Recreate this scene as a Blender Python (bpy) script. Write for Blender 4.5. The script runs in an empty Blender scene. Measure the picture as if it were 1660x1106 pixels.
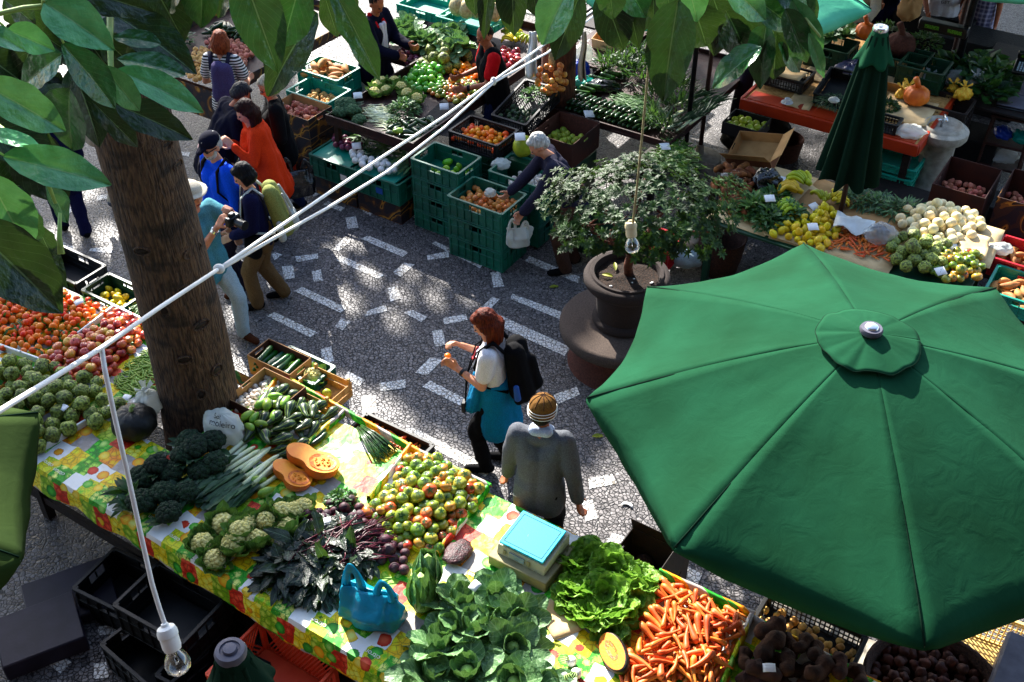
import bpy, bmesh, math, random
from mathutils import Vector, Matrix, Euler, noise
rnd = random.Random(7)
R = math.radians
PI = math.pi
SC = bpy.context.scene
COL = SC.collection
# ------------------------------------------------------------------ camera model (a visitor leaning over the upper gallery rail)
F, TH, H, CX, CY = 1800.0, R(39), 6.7, 830.0, 553.0
S_, C_ = math.sin(TH), math.cos(TH)
GA = R(-33.0)                                   # every stall of the square follows this direction
UX, UY = math.cos(GA), math.sin(GA)
VX, VY = -UY, UX
def P(px, py, z=0.0):
    "point of the place at height z seen at a given spot of the photograph"
    a = (px-CX)/F; b = -(py-CY)/F
    d = (a, C_+b*S_, -S_+b*C_)
    t = (z-H)/d[2]
    return Vector((d[0]*t, d[1]*t, z))
def D(px, py, depth):
    a = (px-CX)/F; b = -(py-CY)/F
    return Vector((a*depth, (C_+b*S_)*depth, H+(-S_+b*C_)*depth))
def UV2(u, v, z=0.0): return Vector((u*UX+v*VX, u*UY+v*VY, z))
def toUV(p): return (p[0]*UX+p[1]*UY, p[0]*VX+p[1]*VY)

# ------------------------------------------------------------------ object helpers
def tag(o, label=None, cat=None, group=None, kind=None):
    if label: o['label'] = label
    if cat: o['category'] = cat
    if group: o['group'] = group
    if kind: o['kind'] = kind
    return o
def thing(name, label, cat, loc=(0,0,0), rz=0.0, group=None):
    o = bpy.data.objects.new(name, None); COL.objects.link(o)
    o.empty_display_size = 0.1
    o.location = loc; o.rotation_euler = (0,0,rz)
    return tag(o, label, cat, group)
def link(name, me, parent=None, loc=(0,0,0), rot=(0,0,0), scale=(1,1,1)):
    o = bpy.data.objects.new(name, me); COL.objects.link(o)
    o.location = loc; o.rotation_euler = rot; o.scale = scale
    if parent: o.parent = parent
    return o
def dup(o, parent=None):
    c = o.copy(); COL.objects.link(c)
    if parent: c.parent = parent
    for ch in list(o.children): dup(ch, c)
    return c

class MB:
    "collects shapes into one mesh"
    def __init__(s): s.v = []; s.f = []; s.m = []; s.uv = {}
    def add(s, vs, fs, mi=0):
        k = len(s.v); s.v += [tuple(p) for p in vs]
        s.f += [tuple(i+k for i in f) for f in fs]; s.m += [mi]*len(fs)
        return k
    def box(s, c, size, M=None, mi=0):
        x,y,z = (q/2 for q in size)
        vs = [Vector((a*x,b*y,d*z)) for d in (-1,1) for b in (-1,1) for a in (-1,1)]
        if M is not None: vs = [M @ p for p in vs]
        c = Vector(c)
        s.add([p+c for p in vs], [(0,2,3,1),(4,5,7,6),(0,1,5,4),(2,6,7,3),(0,4,6,2),(1,3,7,5)], mi)
    def tube(s, pts, rad, n=8, mi=0, caps=True, flat=1.0):
        pts = [Vector(p) for p in pts]
        if not isinstance(rad, (list,tuple)): rad = [rad]*len(pts)
        vs = []; fs = []; up = None
        for i,p in enumerate(pts):
            t = (pts[min(i+1,len(pts)-1)]-pts[max(i-1,0)])
            if t.length < 1e-9: t = Vector((0,0,1))
            t.normalize()
            if up is None: up = Vector((0,0,1)) if abs(t.z) < .9 else Vector((1,0,0))
            a = t.cross(up)
            if a.length < 1e-6: a = t.orthogonal()
            a.normalize(); b = a.cross(t).normalized(); up = b
            for k in range(n):
                q = 2*PI*k/n
                vs.append(p + a*(math.cos(q)*rad[i]) + b*(math.sin(q)*rad[i]*flat))
        for i in range(len(pts)-1):
            for k in range(n):
                fs.append((i*n+k, i*n+(k+1)%n, (i+1)*n+(k+1)%n, (i+1)*n+k))
        if caps:
            fs.append(tuple(range(n-1,-1,-1))); j = (len(pts)-1)*n; fs.append(tuple(range(j, j+n)))
        s.add(vs, fs, mi)
    def lathe(s, prof, n=24, c=(0,0,0), M=None, mi=0, fn=None):
        vs = []; fs = []; c = Vector(c)
        for i,(r,z) in enumerate(prof):
            for k in range(n):
                q = 2*PI*k/n
                p = Vector((r*math.cos(q), r*math.sin(q), z))
                if fn: p = fn(p, q, i)
                if M is not None: p = M @ p
                vs.append(p+c)
        for i in range(len(prof)-1):
            for k in range(n):
                fs.append((i*n+k, i*n+(k+1)%n, (i+1)*n+(k+1)%n, (i+1)*n+k))
        if prof[0][0] > 1e-6: fs.append(tuple(range(n-1,-1,-1)))
        if prof[-1][0] > 1e-6: j=(len(prof)-1)*n; fs.append(tuple(range(j,j+n)))
        s.add(vs, fs, mi)
    def ell(s, c, r, M=None, n=12, m=8, mi=0, fn=None):
        vs=[]; fs=[]; c=Vector(c)
        if not isinstance(r,(list,tuple,Vector)): r=(r,r,r)
        for i in range(m+1):
            t = PI*i/m
            for k in range(n):
                q = 2*PI*k/n
                d = Vector((math.sin(t)*math.cos(q), math.sin(t)*math.sin(q), math.cos(t)))
                k_ = fn(d) if fn else 1.0
                p = Vector((d.x*r[0], d.y*r[1], d.z*r[2]))*k_
                if M is not None: p = M @ p
                vs.append(p+c)
        for i in range(m):
            for k in range(n):
                fs.append((i*n+k,(i+1)*n+k,(i+1)*n+(k+1)%n,i*n+(k+1)%n))
        s.add(vs, fs, mi)
    def cap(s, p0, r0, p1, r1, n=12, flat=None):
        "tapered capsule"
        p0=Vector(p0); p1=Vector(p1); d=p1-p0
        if d.length < 1e-6: s.ell(p0, max(r0,r1)); return
        t=d.normalized(); pts=[]; rad=[]
        for a in (-80,-55,-28): pts.append(p0+t*(r0*math.sin(R(a)))); rad.append(r0*math.cos(R(a)))
        for a in (0,): pts.append(p0); rad.append(r0)
        pts.append(p1); rad.append(r1)
        for a in (28,55,80): pts.append(p1+t*(r1*math.sin(R(a)))); rad.append(r1*math.cos(R(a)))
        s.tube(pts, rad, n)
    def grid(s, fn, nu, nv, mi=0, uv=None):
        k=len(s.v); vs=[]; fs=[]
        for j in range(nv+1):
            for i in range(nu+1):
                vs.append(fn(i/nu, j/nv))
                if uv: s.uv[k+len(vs)-1] = uv(i/nu, j/nv)
        w=nu+1
        for j in range(nv):
            for i in range(nu): fs.append((j*w+i, j*w+i+1, (j+1)*w+i+1, (j+1)*w+i))
        s.add(vs, fs, mi)
    def prism(s, poly, thick, M=None, mi=0):
        "flat outline (x,y pairs) given a thickness in z"
        n=len(poly)
        a=[Vector((p[0],p[1],0)) for p in poly]; b=[Vector((p[0],p[1],thick)) for p in poly]
        vs=a+b
        if M is not None: vs=[M @ p for p in vs]
        fs=[tuple(range(n-1,-1,-1)), tuple(range(n,2*n))]+[(i,(i+1)%n,(i+1)%n+n,i+n) for i in range(n)]
        s.add(vs, fs, mi)
    def mesh(s, name, mats, smooth=40, bevel=0.0, seg=1, weld=0.0):
        me = bpy.data.meshes.new(name)
        me.from_pydata([tuple(p) for p in s.v], [], s.f)
        if not isinstance(mats,(list,tuple)): mats=[mats]
        for m in mats: me.materials.append(m)
        me.polygons.foreach_set('material_index', s.m)
        if s.uv:
            l = me.uv_layers.new(name='UVMap')
            for lp in me.loops: l.data[lp.index].uv = s.uv.get(lp.vertex_index,(0,0))
        if bevel or weld:
            bm=bmesh.new(); bm.from_mesh(me)
            if weld: bmesh.ops.remove_doubles(bm, verts=bm.verts, dist=weld)
            if bevel:
                es=[e for e in bm.edges if len(e.link_faces)==2 and e.calc_face_angle(0)>0.5]
                bmesh.ops.bevel(bm, geom=es, offset=bevel, segments=seg, affect='EDGES', profile=.6, clamp_overlap=True)
            bm.to_mesh(me); bm.free()
        me.validate()
        if smooth:
            me.shade_smooth()
            if smooth < 180: me.set_sharp_from_angle(angle=R(smooth))
        me.update()
        return me
    def obj(s, name, mats, parent=None, loc=(0,0,0), rot=(0,0,0), smooth=40, bevel=0.0, seg=1, weld=0.0):
        return link(name, s.mesh(name, mats, smooth, bevel, seg, weld), parent, loc, rot)

_tmp = {}
def remesh(mb, voxel, smooth_it=4, noise_amp=0.0, noise_sc=8.0, seed=0.0):
    "fuse overlapping closed shapes into one continuous skin"
    me = bpy.data.meshes.new('tmp'); me.from_pydata([tuple(p) for p in mb.v], [], mb.f)
    o = bpy.data.objects.new('tmp', me); COL.objects.link(o)
    m = o.modifiers.new('r','REMESH'); m.mode='VOXEL'; m.voxel_size=voxel; m.use_smooth_shade=True
    if smooth_it:
        q=o.modifiers.new('s','SMOOTH'); q.factor=.5; q.iterations=smooth_it
    dg=bpy.context.evaluated_depsgraph_get(); dg.update()
    out=bpy.data.meshes.new_from_object(o.evaluated_get(dg))
    bpy.data.objects.remove(o); bpy.data.meshes.remove(me)
    if noise_amp:
        nn=[v.normal.copy() for v in out.vertices]
        for v,nv in zip(out.vertices,nn):
            c=v.co
            d=noise.noise(Vector((c.x*noise_sc+seed, c.y*noise_sc, c.z*noise_sc*.6)))+.5*noise.noise(Vector((c.x*noise_sc*2.3, c.y*noise_sc*2.3+seed, c.z*noise_sc*1.4)))
            v.co = c + nv*(d*noise_amp)
    out.shade_smooth()
    return out

# ------------------------------------------------------------------ materials
MT = {}
def hexc(h):
    h=h.lstrip('#'); c=[int(h[i:i+2],16)/255 for i in (0,2,4)]
    return tuple(min(.9,1.13*(q/12.92 if q<=.04045 else ((q+.055)/1.055)**2.4)**1.25) for q in c)+(1,)
def newmat(name):
    m=bpy.data.materials.new(name); m.use_nodes=True
    nt=m.node_tree; b=nt.nodes['Principled BSDF']
    MT[name]=m
    return m, nt, b
def N(nt, t, **kw):
    n=nt.nodes.new(t)
    for k,v in kw.items():
        if hasattr(n,k) and not k[0].isupper(): setattr(n,k,v)
        else: n.inputs[k].default_value=v
    return n
def mixc(nt, fac, a, b, blend='MIX'):
    n=nt.nodes.new('ShaderNodeMix'); n.data_type='RGBA'; n.blend_type=blend
    for idx,v in ((0,fac),(6,a),(7,b)):
        if isinstance(v,(int,float,tuple,list)): n.inputs[idx].default_value=v
        else: nt.links.new(v, n.inputs[idx])
    return n.outputs[2]
def mathn(nt, op, a, b=None, c=None):
    n=nt.nodes.new('ShaderNodeMath'); n.operation=op
    for i,v in enumerate((a,b,c)):
        if v is None: continue
        if isinstance(v,(int,float)): n.inputs[i].default_value=v
        else: nt.links.new(v,n.inputs[i])
    return n.outputs[0]
def ramp(nt, fac, stops, interp='LINEAR'):
    n=nt.nodes.new('ShaderNodeValToRGB'); n.color_ramp.interpolation=interp
    el=n.color_ramp.elements
    while len(el)<len(stops): el.new(.5)
    for e,(p,c) in zip(el,stops): e.position=p; e.color=c if len(c)==4 else (*c,1)
    nt.links.new(fac,n.inputs[0]); return n.outputs[0]
def simple(name, c1, c2=None, scale=20, rough=.6, bump=0.0, bscale=60, vary=.0, hue=.0, spec=.4, metal=0, trans=0.0, detail=3, coords='Object', subs=0.0, coat=0.0, dist=.01, contrast=(.35,.65), vor=False, alpha=1.0, sheen=0.0, zs=1.0):
    "one everyday surface: two tones of noise, a bump, and a small change from object to object"
    m,nt,b=newmat(name)
    c1=hexc(c1) if isinstance(c1,str) else c1
    c2=(hexc(c2) if isinstance(c2,str) else c2) if c2 else c1
    tc=N(nt,'ShaderNodeTexCoord'); src=tc.outputs[coords]
    if zs!=1:
        mp=N(nt,'ShaderNodeMapping'); mp.inputs['Scale'].default_value=(1,1,zs); nt.links.new(src,mp.inputs[0]); src=mp.outputs[0]
    no=N(nt,'ShaderNodeTexNoise', Scale=scale, Detail=detail); nt.links.new(src,no.inputs['Vector'])
    col=ramp(nt,no.outputs['Fac'],[(contrast[0],c1),(contrast[1],c2)])
    if vary or hue:
        oi=N(nt,'ShaderNodeObjectInfo'); hs=N(nt,'ShaderNodeHueSaturation')
        mr=N(nt,'ShaderNodeMapRange'); mr.inputs['To Min'].default_value=1-vary; mr.inputs['To Max'].default_value=1+vary
        nt.links.new(oi.outputs['Random'],mr.inputs['Value']); nt.links.new(mr.outputs[0],hs.inputs['Value'])
        if hue:
            r2=mathn(nt,'FRACT',mathn(nt,'MULTIPLY',oi.outputs['Random'],7.31))
            mh=N(nt,'ShaderNodeMapRange'); mh.inputs['To Min'].default_value=.5-hue; mh.inputs['To Max'].default_value=.5+hue
            nt.links.new(r2,mh.inputs['Value']); nt.links.new(mh.outputs[0],hs.inputs['Hue'])
        nt.links.new(col,hs.inputs['Color']); col=hs.outputs[0]
    nt.links.new(col,b.inputs['Base Color'])
    b.inputs['Roughness'].default_value=rough; b.inputs['Metallic'].default_value=metal
    b.inputs['Specular IOR Level'].default_value=spec
    if trans: b.inputs['Transmission Weight'].default_value=trans
    if coat: b.inputs['Coat Weight'].default_value=coat; b.inputs['Coat Roughness'].default_value=.25
    if sheen: b.inputs['Sheen Weight'].default_value=sheen
    if alpha<1: b.inputs['Alpha'].default_value=alpha
    if bump:
        if vor:
            bn=N(nt,'ShaderNodeTexVoronoi', Scale=bscale); bo=bn.outputs['Distance']
        else:
            bn=N(nt,'ShaderNodeTexNoise', Scale=bscale, Detail=4); bo=bn.outputs['Fac']
        nt.links.new(src,bn.inputs['Vector'])
        bp=N(nt,'ShaderNodeBump', Strength=bump, Distance=dist); nt.links.new(bo,bp.inputs['Height'])
        nt.links.new(bp.outputs[0],b.inputs['Normal'])
    return m
def leafmat(name, c1, c2, rough=.45, trans=.25, vein=True, vary=.15, scale=14, spec=.5, bump=.25, wscale=9.0, vc=.22, vw=1.0):
    "green leaf: light vein pattern from the leaf's own UVs (u across, v along), thin so that light passes"
    m,nt,b=newmat(name)
    out=nt.nodes['Material Output']
    tc=N(nt,'ShaderNodeTexCoord')
    no=N(nt,'ShaderNodeTexNoise', Scale=scale, Detail=3); nt.links.new(tc.outputs['Object'],no.inputs['Vector'])
    col=ramp(nt,no.outputs['Fac'],[(.3,hexc(c1)),(.7,hexc(c2))])
    if vein:
        sp=N(nt,'ShaderNodeSeparateXYZ'); nt.links.new(tc.outputs['UV'],sp.inputs[0])
        au=mathn(nt,'ABSOLUTE',mathn(nt,'SUBTRACT',sp.outputs[0],.5))
        ph=mathn(nt,'SUBTRACT',sp.outputs[1],mathn(nt,'MULTIPLY',au,.75))
        tri=mathn(nt,'ABSOLUTE',mathn(nt,'SUBTRACT',mathn(nt,'FRACT',mathn(nt,'MULTIPLY',ph,wscale)),.5))
        side=mathn(nt,'LESS_THAN',tri,.035*vw)
        mid=mathn(nt,'LESS_THAN',au,.014*vw)
        ve=mathn(nt,'MAXIMUM',mathn(nt,'MULTIPLY',side,vc),mathn(nt,'MULTIPLY',mid,.8))
        light=mixc(nt,.45,col,(.42,.6,.3,1))
        col=mixc(nt,ve,col,light)
    oi=N(nt,'ShaderNodeObjectInfo'); hs=N(nt,'ShaderNodeHueSaturation')
    mr=N(nt,'ShaderNodeMapRange'); mr.inputs['To Min'].default_value=1-vary; mr.inputs['To Max'].default_value=1+vary
    nt.links.new(oi.outputs['Random'],mr.inputs['Value']); nt.links.new(mr.outputs[0],hs.inputs['Value'])
    nt.links.new(col,hs.inputs['Color']); col=hs.outputs[0]
    nt.links.new(col,b.inputs['Base Color'])
    b.inputs['Roughness'].default_value=rough; b.inputs['Specular IOR Level'].default_value=spec
    if bump:
        bn=N(nt,'ShaderNodeTexNoise', Scale=scale*3, Detail=3); nt.links.new(tc.outputs['Object'],bn.inputs['Vector'])
        bp=N(nt,'ShaderNodeBump', Strength=bump, Distance=.01); nt.links.new(bn.outputs['Fac'],bp.inputs['Height'])
        nt.links.new(bp.outputs[0],b.inputs['Normal'])
    if trans:
        tr=N(nt,'ShaderNodeBsdfTranslucent'); lc=mixc(nt,.5,col,(.2,.42,.05,1)); nt.links.new(lc,tr.inputs[0])
        mx=N(nt,'ShaderNodeMixShader'); mx.inputs[0].default_value=trans
        nt.links.new(b.outputs[0],mx.inputs[1]); nt.links.new(tr.outputs[0],mx.inputs[2]); nt.links.new(mx.outputs[0],out.inputs[0])
    return m
def filmmat(name, col, opacity=.5, rough=.25, tint=.9):
    "thin plastic film: part of the light passes, creases catch highlights"
    m,nt,b=newmat(name); out=nt.nodes['Material Output']
    tc=N(nt,'ShaderNodeTexCoord')
    no=N(nt,'ShaderNodeTexNoise', Scale=16, Detail=3); nt.links.new(tc.outputs['Object'],no.inputs['Vector'])
    bp=N(nt,'ShaderNodeBump', Strength=.6, Distance=.02); nt.links.new(no.outputs['Fac'],bp.inputs['Height'])
    b.inputs['Base Color'].default_value=hexc(col); b.inputs['Roughness'].default_value=rough
    nt.links.new(bp.outputs[0],b.inputs['Normal'])
    tl=N(nt,'ShaderNodeBsdfTranslucent'); tl.inputs[0].default_value=hexc(col)
    m1=N(nt,'ShaderNodeMixShader'); m1.inputs[0].default_value=.35
    nt.links.new(b.outputs[0],m1.inputs[1]); nt.links.new(tl.outputs[0],m1.inputs[2])
    if opacity<1:
        tp=N(nt,'ShaderNodeBsdfTransparent'); tp.inputs[0].default_value=(tint,tint,tint,1)
        m2=N(nt,'ShaderNodeMixShader'); m2.inputs[0].default_value=opacity
        nt.links.new(tp.outputs[0],m2.inputs[1]); nt.links.new(m1.outputs[0],m2.inputs[2]); nt.links.new(m2.outputs[0],out.inputs[0])
    else: nt.links.new(m1.outputs[0],out.inputs[0])
    return m

# --- produce
simple('mandarin_peel','#ee6e14','#f58c24',9,.38,.35,260,.16,.02,dist=.002)
simple('orange_peel','#f08c12','#f5a623',9,.38,.35,240,.12,.02,dist=.002)
simple('lemon_peel','#d9bd1e','#e8d53a',8,.4,.3,160,.12,.025,dist=.002)
simple('lime_skin','#5f9a1d','#86b52e',10,.35,.2,160,.15,.03,dist=.002)
simple('bean_pod','#7f9a3a','#a8bd5c',14,.5,.1,90,.2,.02)
simple('green_bean_pod','#3f6a22','#6b8f3a',14,.5,.1,90,.25,.02)
simple('carrot_skin','#d06c28','#e68840',30,.5,.35,120,.16,.012,dist=.003)
simple('potato_skin','#b98d4f','#d8b471',18,.7,.3,90,.16,.01,dist=.003)
simple('red_potato_skin','#a8644f','#c78770',18,.65,.3,90,.14,.012,dist=.003)
simple('dark_potato_skin','#4a2a1e','#6d4433',18,.75,.5,70,.2,.01,dist=.004)
simple('yam_skin','#3a2318','#5a3a26',14,.9,.9,60,.22,.01,dist=.006)
simple('sweet_potato_skin','#a9713a','#cf9a5c',12,.7,.5,60,.14,.01,dist=.004)
simple('taro_skin','#6b3e1c','#9a6230',16,.85,.8,60,.18,.01,dist=.005)
simple('onion_skin','#c47a34','#e0a862',10,.35,.25,60,.14,.015)
simple('white_onion_skin','#e6cf96','#f2e6c4',7,.4,.2,50,.07,.01)
simple('red_onion_skin','#6a2a44','#96536c',8,.35,.2,60,.2,.02)
simple('turnip_skin','#e4e2d6','#f4f3ea',6,.4,.15,60,.05)
simple('garlic_skin','#cbb6a4','#efe6da',22,.5,.4,60,.12)
simple('beet_skin','#3a1826','#5e2a3c',18,.6,.4,80,.2,.01)
simple('pear_green','#8aa63a','#b7bd50',8,.45,.2,70,.16,.02)
simple('avocado_skin','#22381f','#3d5a30',30,.5,.6,110,.2,.01)
simple('melon_skin','#a8946a','#c9bb92',30,.7,.8,60,.1,dist=.005)
simple('red_pepper_skin','#8e0e14','#c0201c',6,.2,.1,20,.2,.01,coat=.5)
simple('cabbage_core','#8fae5f','#b9cf8c',10,.5,.3,60,.1)
simple('curd','#d8ca7c','#ede0a0',40,.8,.9,90,.06,vor=True,dist=.006)
simple('broccoli_bud','#152a18','#2c4a2c',60,.85,1.0,160,.2,vor=True,dist=.006)
simple('broccoli_bud_pale','#3d5b41','#5d7d58',60,.85,1.0,150,.15,vor=True,dist=.006)
simple('stalk','#8aa65a','#b6c987',10,.5,.15,40,.1)
simple('leek_white','#cfd99a','#f1f1da',6,.4,.1,40,.06)
simple('beet_stem','#4a0f26','#7a1f3c',10,.4,.1,40,.1)
simple('pumpkin_orange','#c8651a','#e08a2c',6,.5,.2,40,.06)
simple('pumpkin_dark','#1c1c16','#4c4430',9,.5,.5,30,.06,contrast=(.5,.72))
simple('squash_flesh','#f08e1c','#faa62e',12,.55,.2,60,.04)
simple('squash_pulp','#b85a12','#e88a24',45,.5,.8,90,.04,dist=.006)
simple('banana_peel','#d6c21e','#f0dc3c',4,.45,.1,20,.12,.03)
simple('banana_green','#8fa81e','#c0c62c',4,.45,.1,20,.14,.03)
simple('courgette_skin','#1b3417','#38602a',22,.3,.15,40,.25,.02)
simple('cucumber_skin','#1f4419','#3f742c',18,.3,.2,60,.2,.02)
simple('chayote_skin','#7da23a','#a3bb50',8,.4,.15,60,.15,.02)
simple('green_pepper_skin','#4f9a2a','#79b843',6,.3,.1,30,.15,.02,coat=.3)
simple('dried_chilli','#2a0e14','#5c2028',50,.5,.8,80,.1)
simple('coconut_husk','#2a1a14','#4a2f24',40,.95,.9,60,.1)
simple('guava_skin','#9aa626','#c3c440',8,.45,.2,60,.14,.02)
simple('kernel','#e8a91e','#f5cf52',60,.5,.6,120,.05)
def tomato():
    m,nt,b=newmat('tomato_skin')
    oi=N(nt,'ShaderNodeObjectInfo'); tc=N(nt,'ShaderNodeTexCoord')
    no=N(nt,'ShaderNodeTexNoise', Scale=12.0); nt.links.new(tc.outputs['Object'],no.inputs['Vector'])
    f=mathn(nt,'ADD',oi.outputs['Random'],mathn(nt,'MULTIPLY',mathn(nt,'SUBTRACT',no.outputs['Fac'],.5),.55))
    c=ramp(nt,f,[(.1,hexc('#76902a')),(.5,hexc('#a3a440')),(.68,hexc('#c09840')),(.86,hexc('#c87038')),(1.05,hexc('#bb3a20'))])
    nt.links.new(c,b.inputs['Base Color']); b.inputs['Roughness'].default_value=.25; b.inputs['Coat Weight'].default_value=.3
tomato()
def apple():
    m,nt,b=newmat('apple_skin')
    oi=N(nt,'ShaderNodeObjectInfo'); tc=N(nt,'ShaderNodeTexCoord')
    mp=N(nt,'ShaderNodeMapping'); mp.inputs['Scale'].default_value=(1,1,.25); nt.links.new(tc.outputs['Object'],mp.inputs[0])
    no=N(nt,'ShaderNodeTexNoise', Scale=45.0, Detail=3); nt.links.new(mp.outputs[0],no.inputs['Vector'])
    n2=N(nt,'ShaderNodeTexNoise', Scale=9.0, Detail=1); nt.links.new(tc.outputs['Object'],n2.inputs['Vector'])
    f=mathn(nt,'ADD',mathn(nt,'MULTIPLY',no.outputs['Fac'],.35),mathn(nt,'ADD',mathn(nt,'MULTIPLY',n2.outputs['Fac'],1.3),mathn(nt,'MULTIPLY',oi.outputs['Random'],.75)))
    c=ramp(nt,mathn(nt,'MULTIPLY',f,.56),[(.42,hexc('#e0b84c')),(.58,hexc('#dc8244')),(.72,hexc('#c85540')),(.92,hexc('#a03034'))])
    nt.links.new(c,b.inputs['Base Color']); b.inputs['Roughness'].default_value=.3; b.inputs['Coat Weight'].default_value=.2
apple()
def cherimoya():
    m,nt,b=newmat('cherimoya_skin')
    tc=N(nt,'ShaderNodeTexCoord'); oi=N(nt,'ShaderNodeObjectInfo')
    vo=N(nt,'ShaderNodeTexVoronoi', Scale=55.0); nt.links.new(tc.outputs['Object'],vo.inputs['Vector'])
    no=N(nt,'ShaderNodeTexNoise', Scale=25.0); nt.links.new(tc.outputs['Object'],no.inputs['Vector'])
    c=ramp(nt,vo.outputs['Distance'],[(.1,hexc('#a9b05c')),(.55,hexc('#8b9a48')),(.8,hexc('#4a5426'))])
    c=mixc(nt,mathn(nt,'MULTIPLY',mathn(nt,'GREATER_THAN',no.outputs['Fac'],.6),.6),c,hexc('#4e4626'))
    hs=N(nt,'ShaderNodeHueSaturation'); mr=N(nt,'ShaderNodeMapRange'); mr.inputs['To Min'].default_value=.7; mr.inputs['To Max'].default_value=1.2
    nt.links.new(oi.outputs['Random'],mr.inputs['Value']); nt.links.new(mr.outputs[0],hs.inputs['Value']); nt.links.new(c,hs.inputs['Color'])
    nt.links.new(hs.outputs[0],b.inputs['Base Color']); b.inputs['Roughness'].default_value=.6
    bp=N(nt,'ShaderNodeBump', Strength=1.0, Distance=.006); bp.invert=True
    nt.links.new(vo.outputs['Distance'],bp.inputs['Height']); nt.links.new(bp.outputs[0],b.inputs['Normal'])
cherimoya()
def gourd():
    m,nt,b=newmat('striped_gourd')
    tc=N(nt,'ShaderNodeTexCoord'); oi=N(nt,'ShaderNodeObjectInfo')
    sp=N(nt,'ShaderNodeSeparateXYZ'); nt.links.new(tc.outputs['Object'],sp.inputs[0])
    an=mathn(nt,'ARCTAN2',sp.outputs[1],sp.outputs[2])
    no=N(nt,'ShaderNodeTexNoise', Scale=30.0); nt.links.new(tc.outputs['Object'],no.inputs['Vector'])
    st=mathn(nt,'SINE',mathn(nt,'ADD',mathn(nt,'MULTIPLY',an,9),mathn(nt,'MULTIPLY',no.outputs['Fac'],6)))
    c=ramp(nt,st,[(.55,hexc('#1e3a1a')),(.8,hexc('#2f5424')),(1.0,hexc('#8a9c50'))])
    hs=N(nt,'ShaderNodeHueSaturation'); mr=N(nt,'ShaderNodeMapRange'); mr.inputs['To Min'].default_value=.7; mr.inputs['To Max'].default_value=1.3
    nt.links.new(oi.outputs['Random'],mr.inputs['Value']); nt.links.new(mr.outputs[0],hs.inputs['Value']); nt.links.new(c,hs.inputs['Color'])
    nt.links.new(hs.outputs[0],b.inputs['Base Color']); b.inputs['Roughness'].default_value=.35
gourd()
# --- leaves
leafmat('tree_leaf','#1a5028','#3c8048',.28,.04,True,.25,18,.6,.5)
leafmat('tree_leaf_lit','#429058','#72b67c',.3,.08,True,.2,18,.6,.5)  # sunlit copy of the tree leaf, brightness put into the colour
leafmat('tree_leaf_shaded','#0c2613','#1a4424',.32,.05,True,.25,18,.5,.5)  # overshadowed copy of the tree leaf, shade put into the colour
leafmat('canopy_leaf','#1d4420','#35682e',.45,.2,False,.2,3,.4,0)
leafmat('bush_leaf','#14240e','#3f5e26',.55,.10,False,.2,6,.22,0)
leafmat('cabbage_leaf','#3c663c','#7da06c',.45,.12,True,.18,16,.5,.6,6,.6,2.2)
leafmat('cauli_leaf','#48702f','#88a856',.5,.2,True,.15,16,.4,.5,7,.5,2)
leafmat('lettuce_leaf','#5f9228','#a3c75a',.45,.35,False,.12,18,.4,.8)
leafmat('beet_leaf','#0f1c10','#27402a',.4,.15,True,.2,18,.5,.8,7)
leafmat('herb_leaf','#24491f','#4a7a3a',.5,.25,False,.2,20,.4,0)
leafmat('herb_leaf_pale','#4e7548','#86a874',.5,.25,False,.2,20,.4,0)
leafmat('leek_leaf','#2c4a34','#62805a',.45,.15,False,.2,16,.4,.3)
leafmat('kale_leaf','#1c3a2a','#3d6446',.5,.2,False,.2,20,.4,.6)
leafmat('yellow_leaf','#8a9a2e','#c0b840',.5,.3,True,.1,10,.4,0)
# --- made things
simple('crate_green','#0c5f4c','#107560',5,.42,.1,30,.1,spec=.5)
simple('crate_teal','#12907c','#18a48c',5,.42,.1,30,.08,spec=.5)
simple('crate_dark_green','#0a3f2c','#0e5238',5,.45,.1,30,.06)
simple('crate_black','#101012','#1b1b1e',8,.5,.1,30,.1)
simple('crate_red','#e05636','#ee6642',6,.4,.1,30,.04)
simple('crate_crimson','#a81f2c','#bd2c36',6,.4,.1,30,.04)
simple('crate_yellow','#d8b46a','#e8cc8a',6,.5,.1,30,.04)
simple('cardboard','#a98457','#bd9868',6,.85,.15,90,.1)
simple('cardboard_pale','#cdb083','#dec59a',6,.85,.15,90,.06)
simple('cardboard_dark','#5a3822','#75492c',6,.85,.15,90,.1)
def bananabox():
    m,nt,b=newmat('printed_box')
    tc=N(nt,'ShaderNodeTexCoord')
    vo=N(nt,'ShaderNodeTexNoise', Scale=4.2, Detail=0.5, Distortion=1.6); nt.links.new(tc.outputs['Object'],vo.inputs['Vector'])
    c=ramp(nt,vo.outputs['Fac'],[(.0,hexc('#2b2430')),(.44,hexc('#4a3226')),(.55,hexc('#8a5f24')),(.6,hexc('#b58a34')),(.64,hexc('#3a2a24'))],'CONSTANT')
    nt.links.new(c,b.inputs['Base Color']); b.inputs['Roughness'].default_value=.75
bananabox()
simple('box_red_brown','#3c1e12','#552a16',5,.8,.15,80,.05)
simple('wood_raw','#b48a50','#d2ab70',30,.75,.3,90,.06)
simple('wood_brown','#35190f','#4c271c',20,.6,.3,60,.05)
simple('wood_dark','#20150f','#33221a',20,.7,.3,60,.05)
simple('counter_orange','#b03c12','#c24816',4,.45,.1,30,.0)
simple('paper','#eceae6','#f6f5f2',6,.8,.05,40,.03)
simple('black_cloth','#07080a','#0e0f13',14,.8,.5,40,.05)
simple('white_cloth','#dedbd2','#efece6',8,.85,.5,14,.03)
simple('metal_dark','#202226','#34363c',10,.4,.1,30,0,metal=.8)
simple('metal_bright','#c4c6ca','#e2e4e6',20,.25,.1,30,0,metal=.95)
simple('scale_body','#b9b69c','#cac7ae',8,.5,.1,30,0)
simple('scale_box','#97906e','#aaa27c',8,.7,.2,50,0)
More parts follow.
